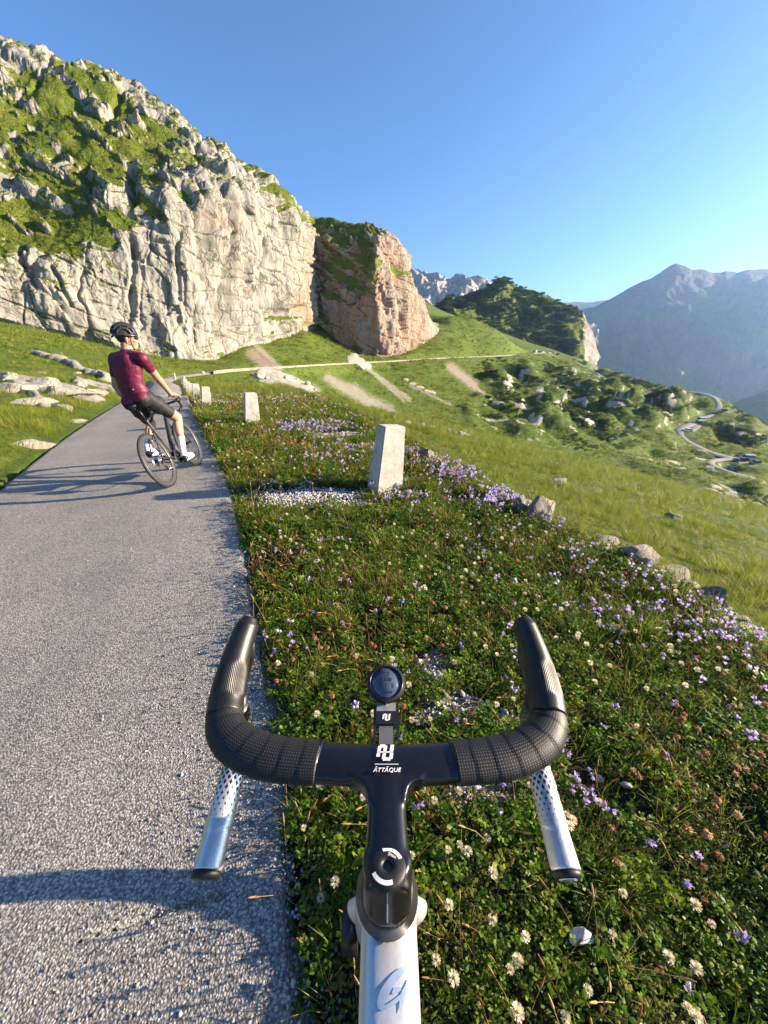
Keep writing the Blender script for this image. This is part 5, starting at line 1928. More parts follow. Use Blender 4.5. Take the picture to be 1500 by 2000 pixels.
# ------------------------------------------------------------------ kerb stones, boulders, cars
def conc_mat():
    M = Mat('old_concrete')
    co = M.coord()
    n1 = M.noise(co, 6, 7, .7)
    n2 = M.noise(co, 40, 5, .7)
    c = M.ramp(n1, [(.28, (.30, .28, .235)), (.5, (.47, .45, .39)), (.75, (.57, .55, .49))])
    pits = M.ramp(M.voro(co, 26), [(.05, 1.0), (.13, 0.0)])
    pm = M.math('MULTIPLY', pits, M.ramp(M.noise(co, 9, 3), [(.45, 0.0), (.6, 1.0)]))
    c = M.mix(M.math('MULTIPLY', pm, .75), c, (.10, .09, .075))
    st = M.ramp(M.noise(M.coord((7, 7, 1.2)), 1.0, 5, .7), [(.5, 0.0), (.75, .35)])
    c = M.mix(st, c, (.22, .19, .13))
    crk = M.ramp(M.n('TexVoronoi', {'feature': 'DISTANCE_TO_EDGE'}, Vector=M.n('VectorMath', {'operation': 'ADD'}, i0=co, i1=M.n('VectorMath', {'operation': 'SCALE'}, i0=M.n('TexNoise', Vector=co, Scale=7.0, Detail=4.0).outputs[1], Scale=.22).outputs[0]).outputs[0], Scale=3.4).outputs[0], [(0, 1.0), (.016, 0.0)])
    crk = M.math('MULTIPLY', crk, M.ramp(M.noise(co, 3, 2), [(.5, 0.0), (.62, 1.0)]))
    c = M.mix(M.math('MULTIPLY', crk, .7), c, (.09, .08, .065))
    h = M.math('SUBTRACT', M.math('ADD', M.math('MULTIPLY', n1, .5), M.math('MULTIPLY', n2, .5)), M.math('ADD', pm, M.math('MULTIPLY', crk, .8)))
    return M.done(M.pbr(c, .88, 0, M.bump(h, .6, .012), .2))
CONC = conc_mat()

def bollard_mesh(seed, H=.74):
    b0, b1 = (.36, .28), (.27, .20)
    bm = bmesh.new()
    bmesh.ops.create_cube(bm, size=1)
    for v in bm.verts:
        t = 1 if v.co.z > 0 else 0
        w, d = (b1 if t else b0)
        v.co = Vector((v.co.x * w + (.035 if t else 0), v.co.y * d, H if t else -.12))
    bmesh.ops.bevel(bm, geom=bm.edges[:], offset=.014, segments=3, affect='EDGES')
    for _ in range(3):
        bmesh.ops.subdivide_edges(bm, edges=[e for e in bm.edges if e.calc_length() > .035], cuts=1, use_grid_fill=True)
    bmesh.ops.triangulate(bm, faces=[f for f in bm.faces if len(f.verts) > 4])
    bm.normal_update()
    co = np.array([v.co[:] for v in bm.verts])
    no = np.array([v.normal[:] for v in bm.verts])
    d = .004 * fbm(co * 9 + seed * 5, 4) + .004 * np.minimum(0, pn(co * 22 + seed) + .15) - .010 * sstep(.25, .6, pn(co * 6 + seed * 3)) * (np.abs(co[:, 2] - H) < .03)
    for v, c, n_, q in zip(bm.verts, co, no, d):
        v.co = c + n_ * q
    me = bpy.data.meshes.new('kerb_stone')
    bm.to_mesh(me)
    bm.free()
    me.polygons.foreach_set('use_smooth', np.ones(len(me.polygons), bool))
    me.set_sharp_from_angle(angle=R(40))
    me.materials.append(CONC)
    return me
bol = [bollard_mesh(s) for s in (1, 2)]
BL = [(751, 953, 'tapered concrete guard stone nearest the camera, amid the flowers', 0, .05, 1.0),
      (492, 831, 'second tapered guard stone, standing in grass beside a purple flower patch', 0, .0, .97),
      (403, 792, 'third guard stone from the camera, leaning low in the roadside grass', .10, .02, .95),
      (384, 778, 'slim pale guard stone just behind the third one at the road edge', .12, .0, .95),
      (373, 767, 'guard stone fifth along the road edge, close to the rider and half hidden', .10, .0, .95),
      (367, 759, 'guard stone sixth along the road edge near the bend', .05, .0, .95),
      (362, 753, 'guard stone seventh along the road edge near the bend', .05, .0, .95),
      (358, 748, 'guard stone farthest along the row before the bend', .0, .0, .95),
      (340, 737, 'lone little guard stone at the far outside of the bend', .0, .0, 1.0)]
for i, (u, v, lb, sink, lean, sc) in enumerate(BL):
    p = Gz(u, v)
    if i == 8:
        q = P(340, 739, 52)
        p = q[:2]
    z = float(tz_fast(np.array([p[0]]), np.array([p[1]]))[0])
    if i == 8: z = max(z, float(P(340, 739, 52)[2]) - .1)
    o = add_obj('guard_stone', bol[i % 2])
    o.location = (p[0], p[1], z - sink)
    o.rotation_euler = (R(-1), lean + .03, R(27 if i < 7 else 10))
    o.scale = (sc,) * 3
    tag(o, lb, 'guard stone', 'row of concrete guard stones along the road')

ROCK_B = rock_mat('pale_boulder', ((.22, .205, .175), (.48, .455, .41), (.66, .63, .57)), False, 6.0, streaks=.08)
for me_ in (): pass
def boulder(u, v, r, seed, lb, flat=(1, .8, .7), yaw=0, sink=.25, group=None, depth=None, name='boulder', cat='boulder', sub=4, brink=False):
    if brink:
        p = Gz(u, v + 10)
        z = max(float(tz_fast(np.array([p[0]]), np.array([p[1]]))[0]), float(zbase(p[0], p[1])) - .16)
    elif depth is None:
        p = Gz(u, v)
        z = float(tz_fast(np.array([p[0]]), np.array([p[1]]))[0])
        # slide along the sight line to where it meets the built ground
        dx, fw, dn = ray(u, v)
        for t in np.geomspace(.6, 120, 900):
            x_, y_ = dx * t, fw * t
            if CAM_H - dn * t <= float(tz_fast(np.array([x_]), np.array([y_]))[0]):
                p, z = np.array([x_, y_]), CAM_H - dn * t
                break
    else:
        p = P(u, v, depth)[:2]
        z = float(tz_fast(np.array([p[0]]), np.array([p[1]]))[0])
    me = stone_mesh(name, seed, ROCK_B, sub, .13, flat, 16)
    at = me.attributes.new('red', 'FLOAT', 'POINT')
    o = add_obj(name, me)
    dist = math.hypot(p[0], p[1])
    o.location = (p[0], p[1], z + r * flat[2] * (1 - 2 * sink) * .6)
    o.scale = (r, r, r)
    o.rotation_euler = (0, 0, yaw)
    return tag(o, lb, cat, group)
RG = 'pale boulders along the outer edge of the verge'
for a in [(1052, 992, .24, 3, 'big square pale boulder behind the violet flowers at the verge edge', (1.0, .7, .8), .3),
          (1020, 980, .17, 4, 'grey weathered rock just left of the big square boulder', (1.2, .8, .6), 1.0),
          (938, 948, .10, 5, 'small pale rock between the near guard stone and the square boulder', (1, .8, .8), .5),
          (880, 915, .14, 6, 'low pale rock lying in violet flowers beside the near guard stone', (1.3, .8, .55), .2),
          (832, 886, .17, 7, 'pointed pale rock just right of the nearest guard stone', (1.1, .7, .95), 2.2),
          (1182, 1042, .14, 8, 'flat pale rock with the first gap right of the square boulder', (1.3, .9, .55), .4),
          (1250, 1078, .16, 9, 'jagged grey rock right of the flat one at the verge edge', (1.2, .9, .7), 1.4),
          (1318, 1090, .17, 10, 'broad grey topped rock in the middle of the right hand rock row', (1.4, .9, .7), .2),
          (1350, 1128, .12, 11, 'small tumbled rock below the broad grey topped one', (1, .9, .8), .9),
          (1392, 1138, .13, 12, 'upright pale rock standing right of the tumbled one', (1, .8, 1.0), 2.0),
          (1425, 1172, .10, 13, 'low rock slab sunk in grass near the right frame edge', (1.5, .9, .5), .6),
          (1440, 1192, .10, 14, 'flat white slab amid violet flowers near the right edge', (1.6, 1, .45), .1),
          (1478, 1190, .08, 15, 'small grey rock farthest right in the rock row', (1, .8, .7), 0)]:
    boulder(a[0], a[1], a[2] * 1.0, a[3], a[4], a[5], a[6], .10, group=RG, brink=True)
boulder(1092, 944, .26, 21, 'lone grey rock lying on the grassy slope right of the boulders', (1.3, .8, .5), .4)
PG_ = 'low broken stones on the slope behind the nearest guard stone'
for i, (u, v, r, lb) in enumerate([(838, 838, .30, 'leftmost of the low broken stones on the slope behind the guard stone'), (825, 832, .22, 'small stone above the leftmost broken stone on the slope'), (872, 842, .30, 'flat broken stone in the middle of the slope stones'), (885, 846, .22, 'little stone right of the flat middle one on the slope'), (900, 849, .36, 'largest of the low broken slope stones'), (912, 851, .22, 'rightmost of the low broken stones on the slope'), (795, 828, .25, 'single pale stone on the slope just right of the guard stone top')]):
    boulder(u, v, r, 22 + i, lb, (1.6, 1, .5), i * .7, .2, PG_, sub=3)
boulder(1315, 1014, .22, 24, 'small dark rock on the sunny slope near the right edge', (1.2, .8, .6), .2)
boulder(62, 874, .24, 25, 'long pale stone lying in the gutter at the left road edge', (1.7, .8, .5), .7)
boulder(150, 826, .16, 26, 'small pale stone at the left road edge under the outcrop', (1.5, .8, .5), .9)
LGp = 'bare outcrop rocks in the meadow left of the road'
r_ = random.Random(8)
for i, (u, v, r, lb) in enumerate([(40, 762, .75, 'rounded outcrop block lowest at the left frame edge'), (95, 752, .85, 'tall pale outcrop block in the middle of the left meadow outcrop'), (130, 770, .80, 'broad outcrop face low in the left meadow outcrop'), (160, 752, .70, 'cracked outcrop block left of the rider'), (185, 768, .62, 'outcrop block nearest the road left of the rider'), (65, 790, .5, 'small outcrop stone under the rounded block'), (120, 800, .45, 'loose stone at the foot of the outcrop'), (205, 745, .6, 'outcrop block just behind the rider at the left'), (20, 738, .6, 'flat outcrop top at the far left of the meadow'), (228, 752, .42, 'small outcrop stone touching the rider outline'), (80, 730, .55, 'upper outcrop ledge in the left meadow'), (150, 730, .55, 'upper pale ledge stone behind the outcrop')]):
    boulder(u, v, r * .72, 40 + i, lb, (1.35, .95, .55), r_.uniform(0, 3), .40, LGp)
# scree blocks by the traverse road
SG = 'limestone blocks fallen below the traverse road'
for i, (u, v, Y, r, lb) in enumerate([(495, 742, 95, .9, 'grey limestone block topmost of the cluster under the traverse road'), (505, 752, 92, 1.1, 'large tilted grey block in the fallen cluster left of the scree'), (522, 757, 90, .8, 'small block at the bottom of the fallen cluster'), (512, 735, 98, .6, 'pale stone just under the traverse road wall'), (705, 722, 185, 1.9, 'big pale boulder under the traverse road above the long scree'), (560, 752, 105, .9, 'pale scree block at the left of the upper scree fan'), (580, 745, 110, .8, 'pale scree block in the middle of the upper scree fan'), (600, 752, 108, .9, 'pale scree block at the right of the upper scree fan'), (615, 760, 106, .7, 'lowest pale block of the upper scree fan'), (395, 732, 78, .7, 'rubble heap beside the bend in the road')]):
    boulder(u, v, r, 60 + i, lb, (1.3, .9, .7), i, .25, SG, depth=Y, sub=3)
# the white stone in the near grass, and other single white stones in the verge
WG = 'white stones lying in the verge'
for i, (u, v, r, lb) in enumerate([(1128, 1846, .0255, 'smooth white stone in dark grass under the right bar end'), (818, 1306, .017, 'largest white stone right of the cycling computer'), (985, 1405, .015, 'white stone beside the right brake hood base'), (912, 1378, .010, 'small round white stone in the gravel streak beside the bars'), (1002, 1142, .022, 'white stone in the clover above the right brake hood'), (1195, 1232, .022, 'white stone in clover right of the right brake hood'), (900, 1548, .013, 'round white stone under the right half of the bars'), (975, 1600, .012, 'pale oval stone below the right half of the bars'), (870, 1680, .013, 'flat pale stone right of the stem'), (1218, 1545, .012, 'white stone right of the right drop'), (775, 955, .05, 'white stone at the foot of the nearest guard stone'), (800, 968, .035, 'small white stone right of the guard stone foot')]):
    p = Gz(u, v)
    me = stone_mesh('white_stone', 100 + i, STONE_W0, 3, .12, (1.15, .85, .7), 8)
    o = add_obj('white_stone', me)
    z = float(tz_fast(np.array([p[0]]), np.array([p[1]]))[0])
    r *= 1.3
    o.location = (p[0], p[1], z + r * .45 + .018)
    o.scale = (r,) * 3
    o.rotation_euler = (.2 * i % .7, .3, i)
    tag(o, lb, 'stone', WG)

# outer wall of the traverse road
def stone_wall():
    mt = rock_mat('pale_dry_stone', ((.15, .14, .12), (.28, .265, .235), (.38, .36, .32)), False, 3.0)
    for name, i0, i1, lb, h in (('retaining_wall', 6, 12, 'long pale stone wall carrying the traverse road under the cliff', .75), ('retaining_wall', 13, 15, 'short pale stone wall of the traverse road beyond the red cliff', .7)):
        pp = catmull(TRAV[i0 - 2:i1], 1.5)
        d = np.gradient(pp[:, :2], axis=0)
        d /= np.linalg.norm(d, axis=1)[:, None]
        nl_ = np.stack([d[:, 1], -d[:, 0]], 1)
        base = pp[:, :2] + nl_ * 1.75
        n = len(pp)
        p0 = np.stack([base[:, 0], base[:, 1], pp[:, 2] - 1.1], -1)
        w1 = np.concatenate([base - nl_ * .0, (pp[:, 2] - 1.3)[:, None]], 1)
        hh = h * .45 + .12 * pn(np.stack([pp[:, 0], pp[:, 1], 0 * pp[:, 0]], -1) / 3)
        w2 = np.concatenate([base - nl_ * .12, (pp[:, 2] + hh)[:, None]], 1)
        w3 = np.concatenate([base - nl_ * .55, (pp[:, 2] + hh)[:, None]], 1)
        w4 = np.concatenate([base - nl_ * .60, (pp[:, 2] - .6)[:, None]], 1)
        v = np.stack([w1, w2, w3, w4], 1)
        me = mesh_np(name, v, grid_faces(n, 4), False, dict(red=np.zeros(n * 4)))
        tag(add_obj(name, me, mt), lb, 'wall', 'stone walls of the traverse road')
stone_wall()

# ------------------------------------------------------------------ cars in the valley
GLASS_D = simple('dark_car_glass', (.012, .014, .018), .12, 0, .1, 10, 0, .6)
def car(u, v, Y, yaw, kind, paint, lb):
    p = P(u, v, Y)
    z = terrain_at(p[0], p[1]) 
    c = empty('parked_car' if kind != 'van' else 'camper_van', (p[0], p[1], z + .28), (0, 0, yaw))
    tag(c, lb, 'car' if kind != 'van' else 'van', 'vehicles in the valley')
    L, Wd, H1, H2 = (4.3, 1.78, .85, 1.48) if kind != 'van' else (5.3, 2.0, 1.05, 2.35)
    prof = [(-L / 2, .32), (-L / 2, H1 * .9), (-L * .46, H1), (-L * .30 if kind != 'van' else -L * .47, H1 + .02)]
    b = MB()
    if kind == 'van':
        side = [(-L / 2, .30), (-L / 2, 2.25), (-L / 2 + .15, H2), (L * .22, H2), (L * .36, 1.25), (L * .47, 1.0), (L / 2, .75), (L / 2, .30)]
        win = [(L * .20, 1.35), (L * .18, 2.0), (L * .245, 2.0), (L * .335, 1.35)]
        cab = [(-L * .40, 1.4), (-L * .40, 1.95), (L * .15, 1.95), (L * .15, 1.4)]
    else:
        side = [(-L / 2, .30), (-L / 2, .80), (-L * .45, .92), (-L * .36, 1.40), (-L * .20, H2), (L * .06, H2 - .02), (L * .24, .98), (L * .44, .84), (L / 2, .66), (L / 2, .30)]
        win = [(L * .02, .96), (-.02, H2 - .10), (L * .06, H2 - .12), (L * .20, .97)]
        cab = [(-L * .40, .96), (-L * .33, 1.34), (-L * .19, H2 - .09), (-.06, H2 - .09), (-.02, .96)]
    M = fr((-Wd / 2, 0, 0), (0, 1, 0), (0, 0, 1))
    M = Matrix(((0, 0, 1, -Wd / 2), (1, 0, 0, 0), (0, 1, 0, 0), (0, 0, 0, 1)))
    bm_ = MB().prism(side, M, Wd)
    me = bm_.mesh('body', False)
    bmx = bmesh.new()
    bmx.from_mesh(me)
    bmesh.ops.bevel(bmx, geom=bmx.edges[:], offset=.07, segments=2, affect='EDGES')
    bmx.to_mesh(me)
    bmx.free()
    add_obj('body', me, paint, c)
    for s in (0, 1):
        for nm, w in (('side_window', cab), ('door_window', win)):
            Mx = M.copy()
            Mx[0][3] = -Wd / 2 - .006 if s == 0 else Wd / 2 - .006
            MB().prism(w, Mx, .012).build(nm, GLASS_D, c, False)
    if kind == 'van':
        fw = [(-Wd * .42, L * .365, 1.28), (Wd * .42, L * .365, 1.28), (Wd * .40, L * .245, 2.15), (-Wd * .40, L * .245, 2.15)]
        n_ = .02
    else:
        fw = [(-Wd * .40, L * .225, 1.02), (Wd * .40, L * .225, 1.02), (Wd * .36, L * .085, H2 - .08), (-Wd * .36, L * .085, H2 - .08)]
    b = MB()
    b.add([(x, y + .025, z_ + .02) for x, y, z_ in fw] + [(x, y, z_) for x, y, z_ in fw], [[0, 1, 2, 3], [7, 6, 5, 4], [0, 4, 5, 1], [1, 5, 6, 2], [2, 6, 7, 3], [3, 7, 4, 0]])
    b.build('windscreen', GLASS_D, c, False)
    for sx in (-1, 1):
        for yy in (-L * .31, L * .31):
            w = MB()
            w.tube([Vector((sx * (Wd / 2 - .20), yy, .32)), Vector((sx * (Wd / 2 + .01), yy, .32))], .32, 20)
            wh = w.build('wheel', TYRE, c, True, 40)
            MB().tube([Vector((sx * (Wd / 2 - .02), yy, .32)), Vector((sx * (Wd / 2 + .02), yy, .32))], .20, 16).build('rim', STEEL, wh, True, 40)
        MB().ball((sx * Wd * .36, L / 2 - .01, .62), (.16, .05, .09), 10, 6).build('headlight', STEEL, c)
        MB().ball((sx * Wd * .38, -L / 2 + .01, .74), (.12, .04, .10), 10, 6).build('tail_light', simple('red_lamp', (.30, .01, .01), .3), c)
    return c
PW = simple('white_car_paint', (.70, .71, .72), .3, 0, .05, 8, 0, .5, .5)
PS = simple('silver_car_paint', (.42, .43, .45), .3, .4, .05, 8, 0, .5, .5)
PD = simple('dark_car_paint', (.030, .032, .038), .25, .1, .1, 8, 0, .5, .5)
PB = simple('maroon_car_paint', (.12, .03, .03), .3, .1, .1, 8, 0, .5, .5)
PG = simple('dark_green_paint', (.02, .05, .035), .35, 0, .1, 8, 0, .5, .3)
car(1340, 848, 194, R(75), 'car', PW, 'white car driving on the lower hairpin of the valley road')
car(1367, 826, 212, R(100), 'van', PW, 'white camper van parked above the hairpin')
car(1377, 823, 216, R(96), 'car', PW, 'white car parked close behind the white camper van')
car(1362, 826, 209, R(95), 'car', PD, 'dark car parked at the roadside left of the white camper van')
car(1410, 809, 236, R(80), 'car', PD, 'dark car parked on the upper lay by')
car(1451, 897, 160, R(70), 'car', PB, 'maroon car parked left on the lower lay by')
car(1460, 896, 162, R(70), 'van', PS, 'silver van parked between the maroon car and the green one')
car(1474, 905, 156, R(95), 'car', PG, 'dark green car parked rightmost on the lower lay by')
car(1188, 747, 328, R(60), 'car', PD, 'dark car on the road below the wooded hill')
car(1174, 741, 338, R(60), 'car', PS, 'grey car following above the dark one below the wooded hill')
for i, (u, pt, kd, lb) in enumerate([(1044, PW, 'van', 'white van leftmost on the saddle parking area'), (1052, PD, 'car', 'dark car beside the leftmost white van on the saddle'), (1060, PW, 'car', 'white car third from the left on the saddle'), (1067, PS, 'car', 'silver car in the middle of the saddle parking area'), (1074, PW, 'van', 'white van right of the silver car on the saddle'), (1082, PB, 'car', 'maroon car second from the right on the saddle'), (1090, PD, 'car', 'dark car rightmost on the saddle parking area')]):
    car(u, 690, 424 + (i % 2) * 8, R(20 + 60 * (i % 3)), kd, pt, lb)

# two walkers on the valley road
def walker(u, v, Y, yaw, shirt, lb):
    p = P(u, v, Y)
    z = terrain_at(p[0], p[1]) + .26
    mb = MB()
    o = Vector((0, 0, 0))
    capsule(mb, (0, 0, 1.0), .16, (0, .02, 1.38), .17, 10)
    capsule(mb, (0, .02, 1.42), .06, (0, .03, 1.52), .055, 8)
    mb.ball((0, .03, 1.64), (.085, .10, .115), 12, 8)
    for s in (-1, 1):
        capsule(mb, (s * .09, 0, .92), .095, (s * .10, s * .12 + .03, .5), .065, 8)
        capsule(mb, (s * .10, s * .12 + .03, .5), .06, (s * .10, s * .20 - .04, .09), .042, 8)
        capsule(mb, (s * .10, s * .20 - .06, .05), .04, (s * .11, s * .20 + .12, .04), .035, 8)
        capsule(mb, (s * .20, .0, 1.38), .06, (s * .25, -s * .08, 1.10), .045, 8)
        capsule(mb, (s * .25, -s * .08, 1.10), .043, (s * .24, -s * .02 + .1, .86), .035, 8)
        mb.ball((s * .24, -s * .02 + .12, .80), (.03, .035, .06), 8, 6)
    me = blend_mesh(mb, .022, 4, 'person')
    SK = bpy.data.materials['warm_skin']
    me.materials.append(SK)
    me.materials.append(shirt)
    me.materials.append(PD)
    zc = np.array([pp.center.z for pp in me.polygons])
    xc = np.array([abs(pp.center.x) for pp in me.polygons])
    mi = np.where(zc < .95, 2, np.where(zc < 1.47, 1, 0))
    mi = np.where((xc > .20) & (zc < 1.2), 0, mi)
    mi = np.where((xc > .19) & (zc < .95), 0, mi)
    me.polygons.foreach_set('material_index', mi.astype(np.int32))
    ob = add_obj('person', me)
    ob.location = (p[0], p[1], z)
    ob.rotation_euler = (0, 0, yaw)
    tag(ob, lb, 'person', 'walkers on the valley road')
walker(1411, 886, 172, R(80), simple('red_shirt', (.35, .05, .05), .8), 'tiny person in a red shirt walking on the valley road')
walker(1422, 892, 169, R(80), simple('dark_shirt', (.04, .05, .09), .8), 'tiny person in a dark shirt walking on the valley road')
# ------------------------------------------------------------------ plants and stones: small shapes
def rot_z(v, a):
    c, s = math.cos(a), math.sin(a)
    return np.stack([v[:, 0] * c - v[:, 1] * s, v[:, 0] * s + v[:, 1] * c, v[:, 2]], -1)

def blade(mb, base, az, h, lean, w, seg=3, curl=1.6):
    d = np.array([math.cos(az), math.sin(az), 0])
    s = np.array([-math.sin(az), math.cos(az), 0])
    pts = []
    for k in range(seg + 1):
        t = k / seg
        c = np.array(base) + d * lean * h * t ** curl + np.array([0, 0, h * (t - .35 * lean * t ** 2.2)])
        ww = w * (1 - t) ** .7
        if k < seg:
            pts += [c - s * ww, c + s * ww]
        else:
            pts += [c]
    f4 = [[2 * k, 2 * k + 1, 2 * k + 3, 2 * k + 2] for k in range(seg - 1)]
    n0 = mb.n
    mb.v.append(np.array(pts))
    mb.n += len(pts)
    if f4: mb.f.append(np.array(f4) + n0)
    mb.f.append(np.array([[2 * seg - 2, 2 * seg - 1, 2 * seg]]) + n0)

def tuft_mesh(name, n, h0, h1, rad, lean, w, seed, m, seg=3):
    r = random.Random(seed)
    mb = MB()
    for _ in range(n):
        a = r.uniform(0, 2 * math.pi)
        q = rad * math.sqrt(r.random())
        blade(mb, (q * math.cos(a), q * math.sin(a), -.01), a + r.uniform(-.7, .7), r.uniform(h0, h1), lean * r.uniform(.2, 1.2) * (.4 + q / rad), w * r.uniform(.7, 1.3), seg)
    me = mb.mesh(name)
    me.materials.append(m)
    return me

def leaflet(mb, c, az, L, wd, tilt):
    d = np.array([math.cos(az) * math.cos(tilt), math.sin(az) * math.cos(tilt), math.sin(tilt)])
    s = np.array([-math.sin(az), math.cos(az), 0])
    up = np.cross(d, s)
    c = np.array(c)
    mb.add([c, c + d * L * .55 + s * wd - up * .1 * wd, c + d * L, c + d * L * .55 - s * wd - up * .1 * wd, c + d * L * .5 + up * .18 * wd], [[0, 4, 1], [1, 4, 2], [2, 4, 3], [3, 4, 0]])

def clover_mesh(name, n, rad, h0, h1, L, seed, m):
    r = random.Random(seed)
    mb = MB()
    for _ in range(n):
        a, q = r.uniform(0, 6.283), rad * math.sqrt(r.random())
        h = r.uniform(h0, h1)
        c = (q * math.cos(a), q * math.sin(a), h)
        a0 = r.uniform(0, 6.283)
        s_ = r.uniform(.7, 1.3)
        for k in range(3):
            leaflet(mb, c, a0 + k * 2.094 + r.uniform(-.2, .2), L * s_, L * .36 * s_, r.uniform(-.5, 1.0))
    me = mb.mesh(name)
    me.materials.append(m)
    return me

def mosaic_mesh(name, n, rad, h1, L, seed, m):
    """low cushion of narrow leaves"""
    r = random.Random(seed)
    mb = MB()
    for _ in range(n):
        a, q = r.uniform(0, 6.283), rad * math.sqrt(r.random())
        h = r.uniform(0, h1) * (1 - .5 * (q / rad) ** 2)
        leaflet(mb, (q * math.cos(a), q * math.sin(a), h), r.uniform(0, 6.283), L * r.uniform(.6, 1.3), L * .22, r.uniform(-.1, 1.1))
    me = mb.mesh(name)
    me.materials.append(m)
    return me

def stem_mb(mb, h, bend, az, w=.0009):
    p = [Vector((bend * h * t * t * math.cos(az), bend * h * t * t * math.sin(az), h * t - .01 * (t == 0))) for t in (0, .35, .7, 1)]
    mb.tube(p, [w * 1.2, w, w, w], 4, False)
    return p[-1]

def head_clover(mb, c, r, seed, n=44, droop=0.0):
    q = random.Random(seed)
    for k in range(n):
        z = 1 - 1.7 * (k + .5) / n
        a = k * 2.39996 + q.uniform(-.2, .2)
        s = math.sqrt(max(0, 1 - z * z))
        d = Vector((s * math.cos(a), s * math.sin(a), z)).normalized()
        d2 = (d + Vector((0, 0, .55 - droop * 1.6))).normalized()
        t = d.cross(Vector((0, 0, 1)))
        t = t.normalized() if t.length > 1e-3 else Vector((1, 0, 0))
        b = Vector(c) + d * r * .35
        w = r * .16
        e = b + d2 * r * .8
        mb.add([b - t * w * .6, b + t * w * .6, e + t * w, e + d2 * r * .18, e - t * w], [[0, 1, 2, 3, 4]])

def bell_head(mb, c, r, seed):
    q = random.Random(seed)
    ax = Vector((q.uniform(-1, 1), q.uniform(-1, 1), q.uniform(-.1, .9))).normalized()
    M = ax.to_track_quat('Z', 'Y').to_matrix()
    n = 5
    for k in range(n):
        a = 2 * math.pi * k / n
        rows = []
        for t, rad_, wd in ((0, .12, .10), (.45, .42, .34), (.8, .55, .38), (1.15, .95, .05)):
            ctr = Vector((math.cos(a) * rad_ * r, math.sin(a) * rad_ * r, t * r))
            sd = Vector((-math.sin(a), math.cos(a), 0)) * wd * r
            rows += [tuple(M @ (ctr - sd) + Vector(c)), tuple(M @ (ctr + sd) + Vector(c))]
        mb.add(rows, [[0, 1, 3, 2], [2, 3, 5, 4], [4, 5, 7, 6]])

def pts_ground(n, fn, box, rs):
    """n tries in a box x0,x1,y0,y1; fn gives the chance of keeping"""
    x = rs.uniform(box[0], box[1], n)
    y = rs.uniform(box[2], box[3], n)
    z = tz_fast(x, y)
    p = np.stack([x, y, z], -1)
    u, v, d = proj(p)
    near_ = np.hypot(x, y) < 3.2
    keep = (rs.rand(n) < fn(x, y, u, v)) & (near_ | ((d > .05) & (u > -330) & (u < 1830) & (v < 2350) & (v > 300)))
    return p[keep], u[keep], v[keep]

def scatter(name, pts, protos, scl, rs, tilt=.25, kind='stuff', label=None, cat=None, rot=None, idx=None):
    n = len(pts)
    if rot is None:
        rot = np.stack([rs.uniform(-tilt, tilt, n), rs.uniform(-tilt, tilt, n), rs.uniform(0, 6.283, n)], -1)
    if idx is None:
        idx = rs.randint(0, len(protos), n)
    me = mesh_np(name, pts, [], True, dict(rot=rot, scl=np.broadcast_to(scl, (n,)) + 0.0, idx=idx.astype(np.int32)))
    o = add_obj(name, me)
    ng = bpy.data.node_groups.new(name, 'GeometryNodeTree')
    ng.interface.new_socket('Geometry', in_out='INPUT', socket_type='NodeSocketGeometry')
    ng.interface.new_socket('Geometry', in_out='OUTPUT', socket_type='NodeSocketGeometry')
    N = ng.nodes.new
    gi, go = N('NodeGroupInput'), N('NodeGroupOutput')
    ip = N('GeometryNodeInstanceOnPoints')
    ip.inputs['Pick Instance'].default_value = True
    jn = N('GeometryNodeJoinGeometry')
    for pm in protos:
        po = bpy.data.objects.new(pm.name, pm)
        oi = N('GeometryNodeObjectInfo')
        oi.inputs['Object'].default_value = po
        oi.inputs['As Instance'].default_value = True
        ng.links.new(oi.outputs['Geometry'], jn.inputs[0])
    def at(nm, typ):
        a = N('GeometryNodeInputNamedAttribute')
        a.data_type = typ
        a.inputs['Name'].default_value = nm
        return a.outputs['Attribute']
    ng.links.new(gi.outputs[0], ip.inputs['Points'])
    ng.links.new(jn.outputs[0], ip.inputs['Instance'])
    ng.links.new(at('rot', 'FLOAT_VECTOR'), ip.inputs['Rotation'])
    ng.links.new(at('scl', 'FLOAT'), ip.inputs['Scale'])
    ng.links.new(at('idx', 'INT'), ip.inputs['Instance Index'])
    ng.links.new(ip.outputs[0], go.inputs[0])
    md = o.modifiers.new('scatter', 'NODES')
    md.node_group = ng
    return tag(o, label, cat, None, kind)

LEAF_D = leaf_mat('clover_leaf', (.034, .095, .006), (.125, .220, .010), .45, .5, (.230, .280, .022))
LEAF_Y = leaf_mat('yellowing_leaf', (.070, .090, .014), (.150, .140, .022), .35, .6, (.20, .12, .03))
CUSH = leaf_mat('cushion_leaf', (.040, .090, .008), (.135, .190, .014), .4, .6, (.20, .16, .03))
GRASS_G = leaf_mat('verge_grass', (.055, .120, .008), (.150, .215, .018), .4, .5, (.23, .25, .04))
GRASS_Y = leaf_mat('meadow_grass', (.100, .150, .012), (.220, .260, .026), .42, .55, (.31, .30, .06))
GRASS_P = leaf_mat('pale_long_grass', (.16, .18, .035), (.28, .27, .075), .42, .6, (.34, .30, .11))
STRAW = leaf_mat('dry_stalk', (.20, .11, .035), (.38, .22, .09), .3, .7, (.46, .34, .16))
PURP = leaf_mat('violet_petal', (.40, .29, .62), (.60, .50, .80), .4, .5, (.72, .64, .86))
WHITEF = leaf_mat('cream_clover_petal', (.62, .56, .36), (.78, .72, .54), .25, .6, (.80, .60, .40))
BROWNF = leaf_mat('withered_clover_petal', (.22, .075, .028), (.38, .16, .06), .2, .7, (.52, .32, .18))
STONE_W = STONE_W0
STONE_G = Mat('road_chip')
_c = STONE_G.coord()
_r = STONE_G.n('ObjectInfo').outputs['Random']
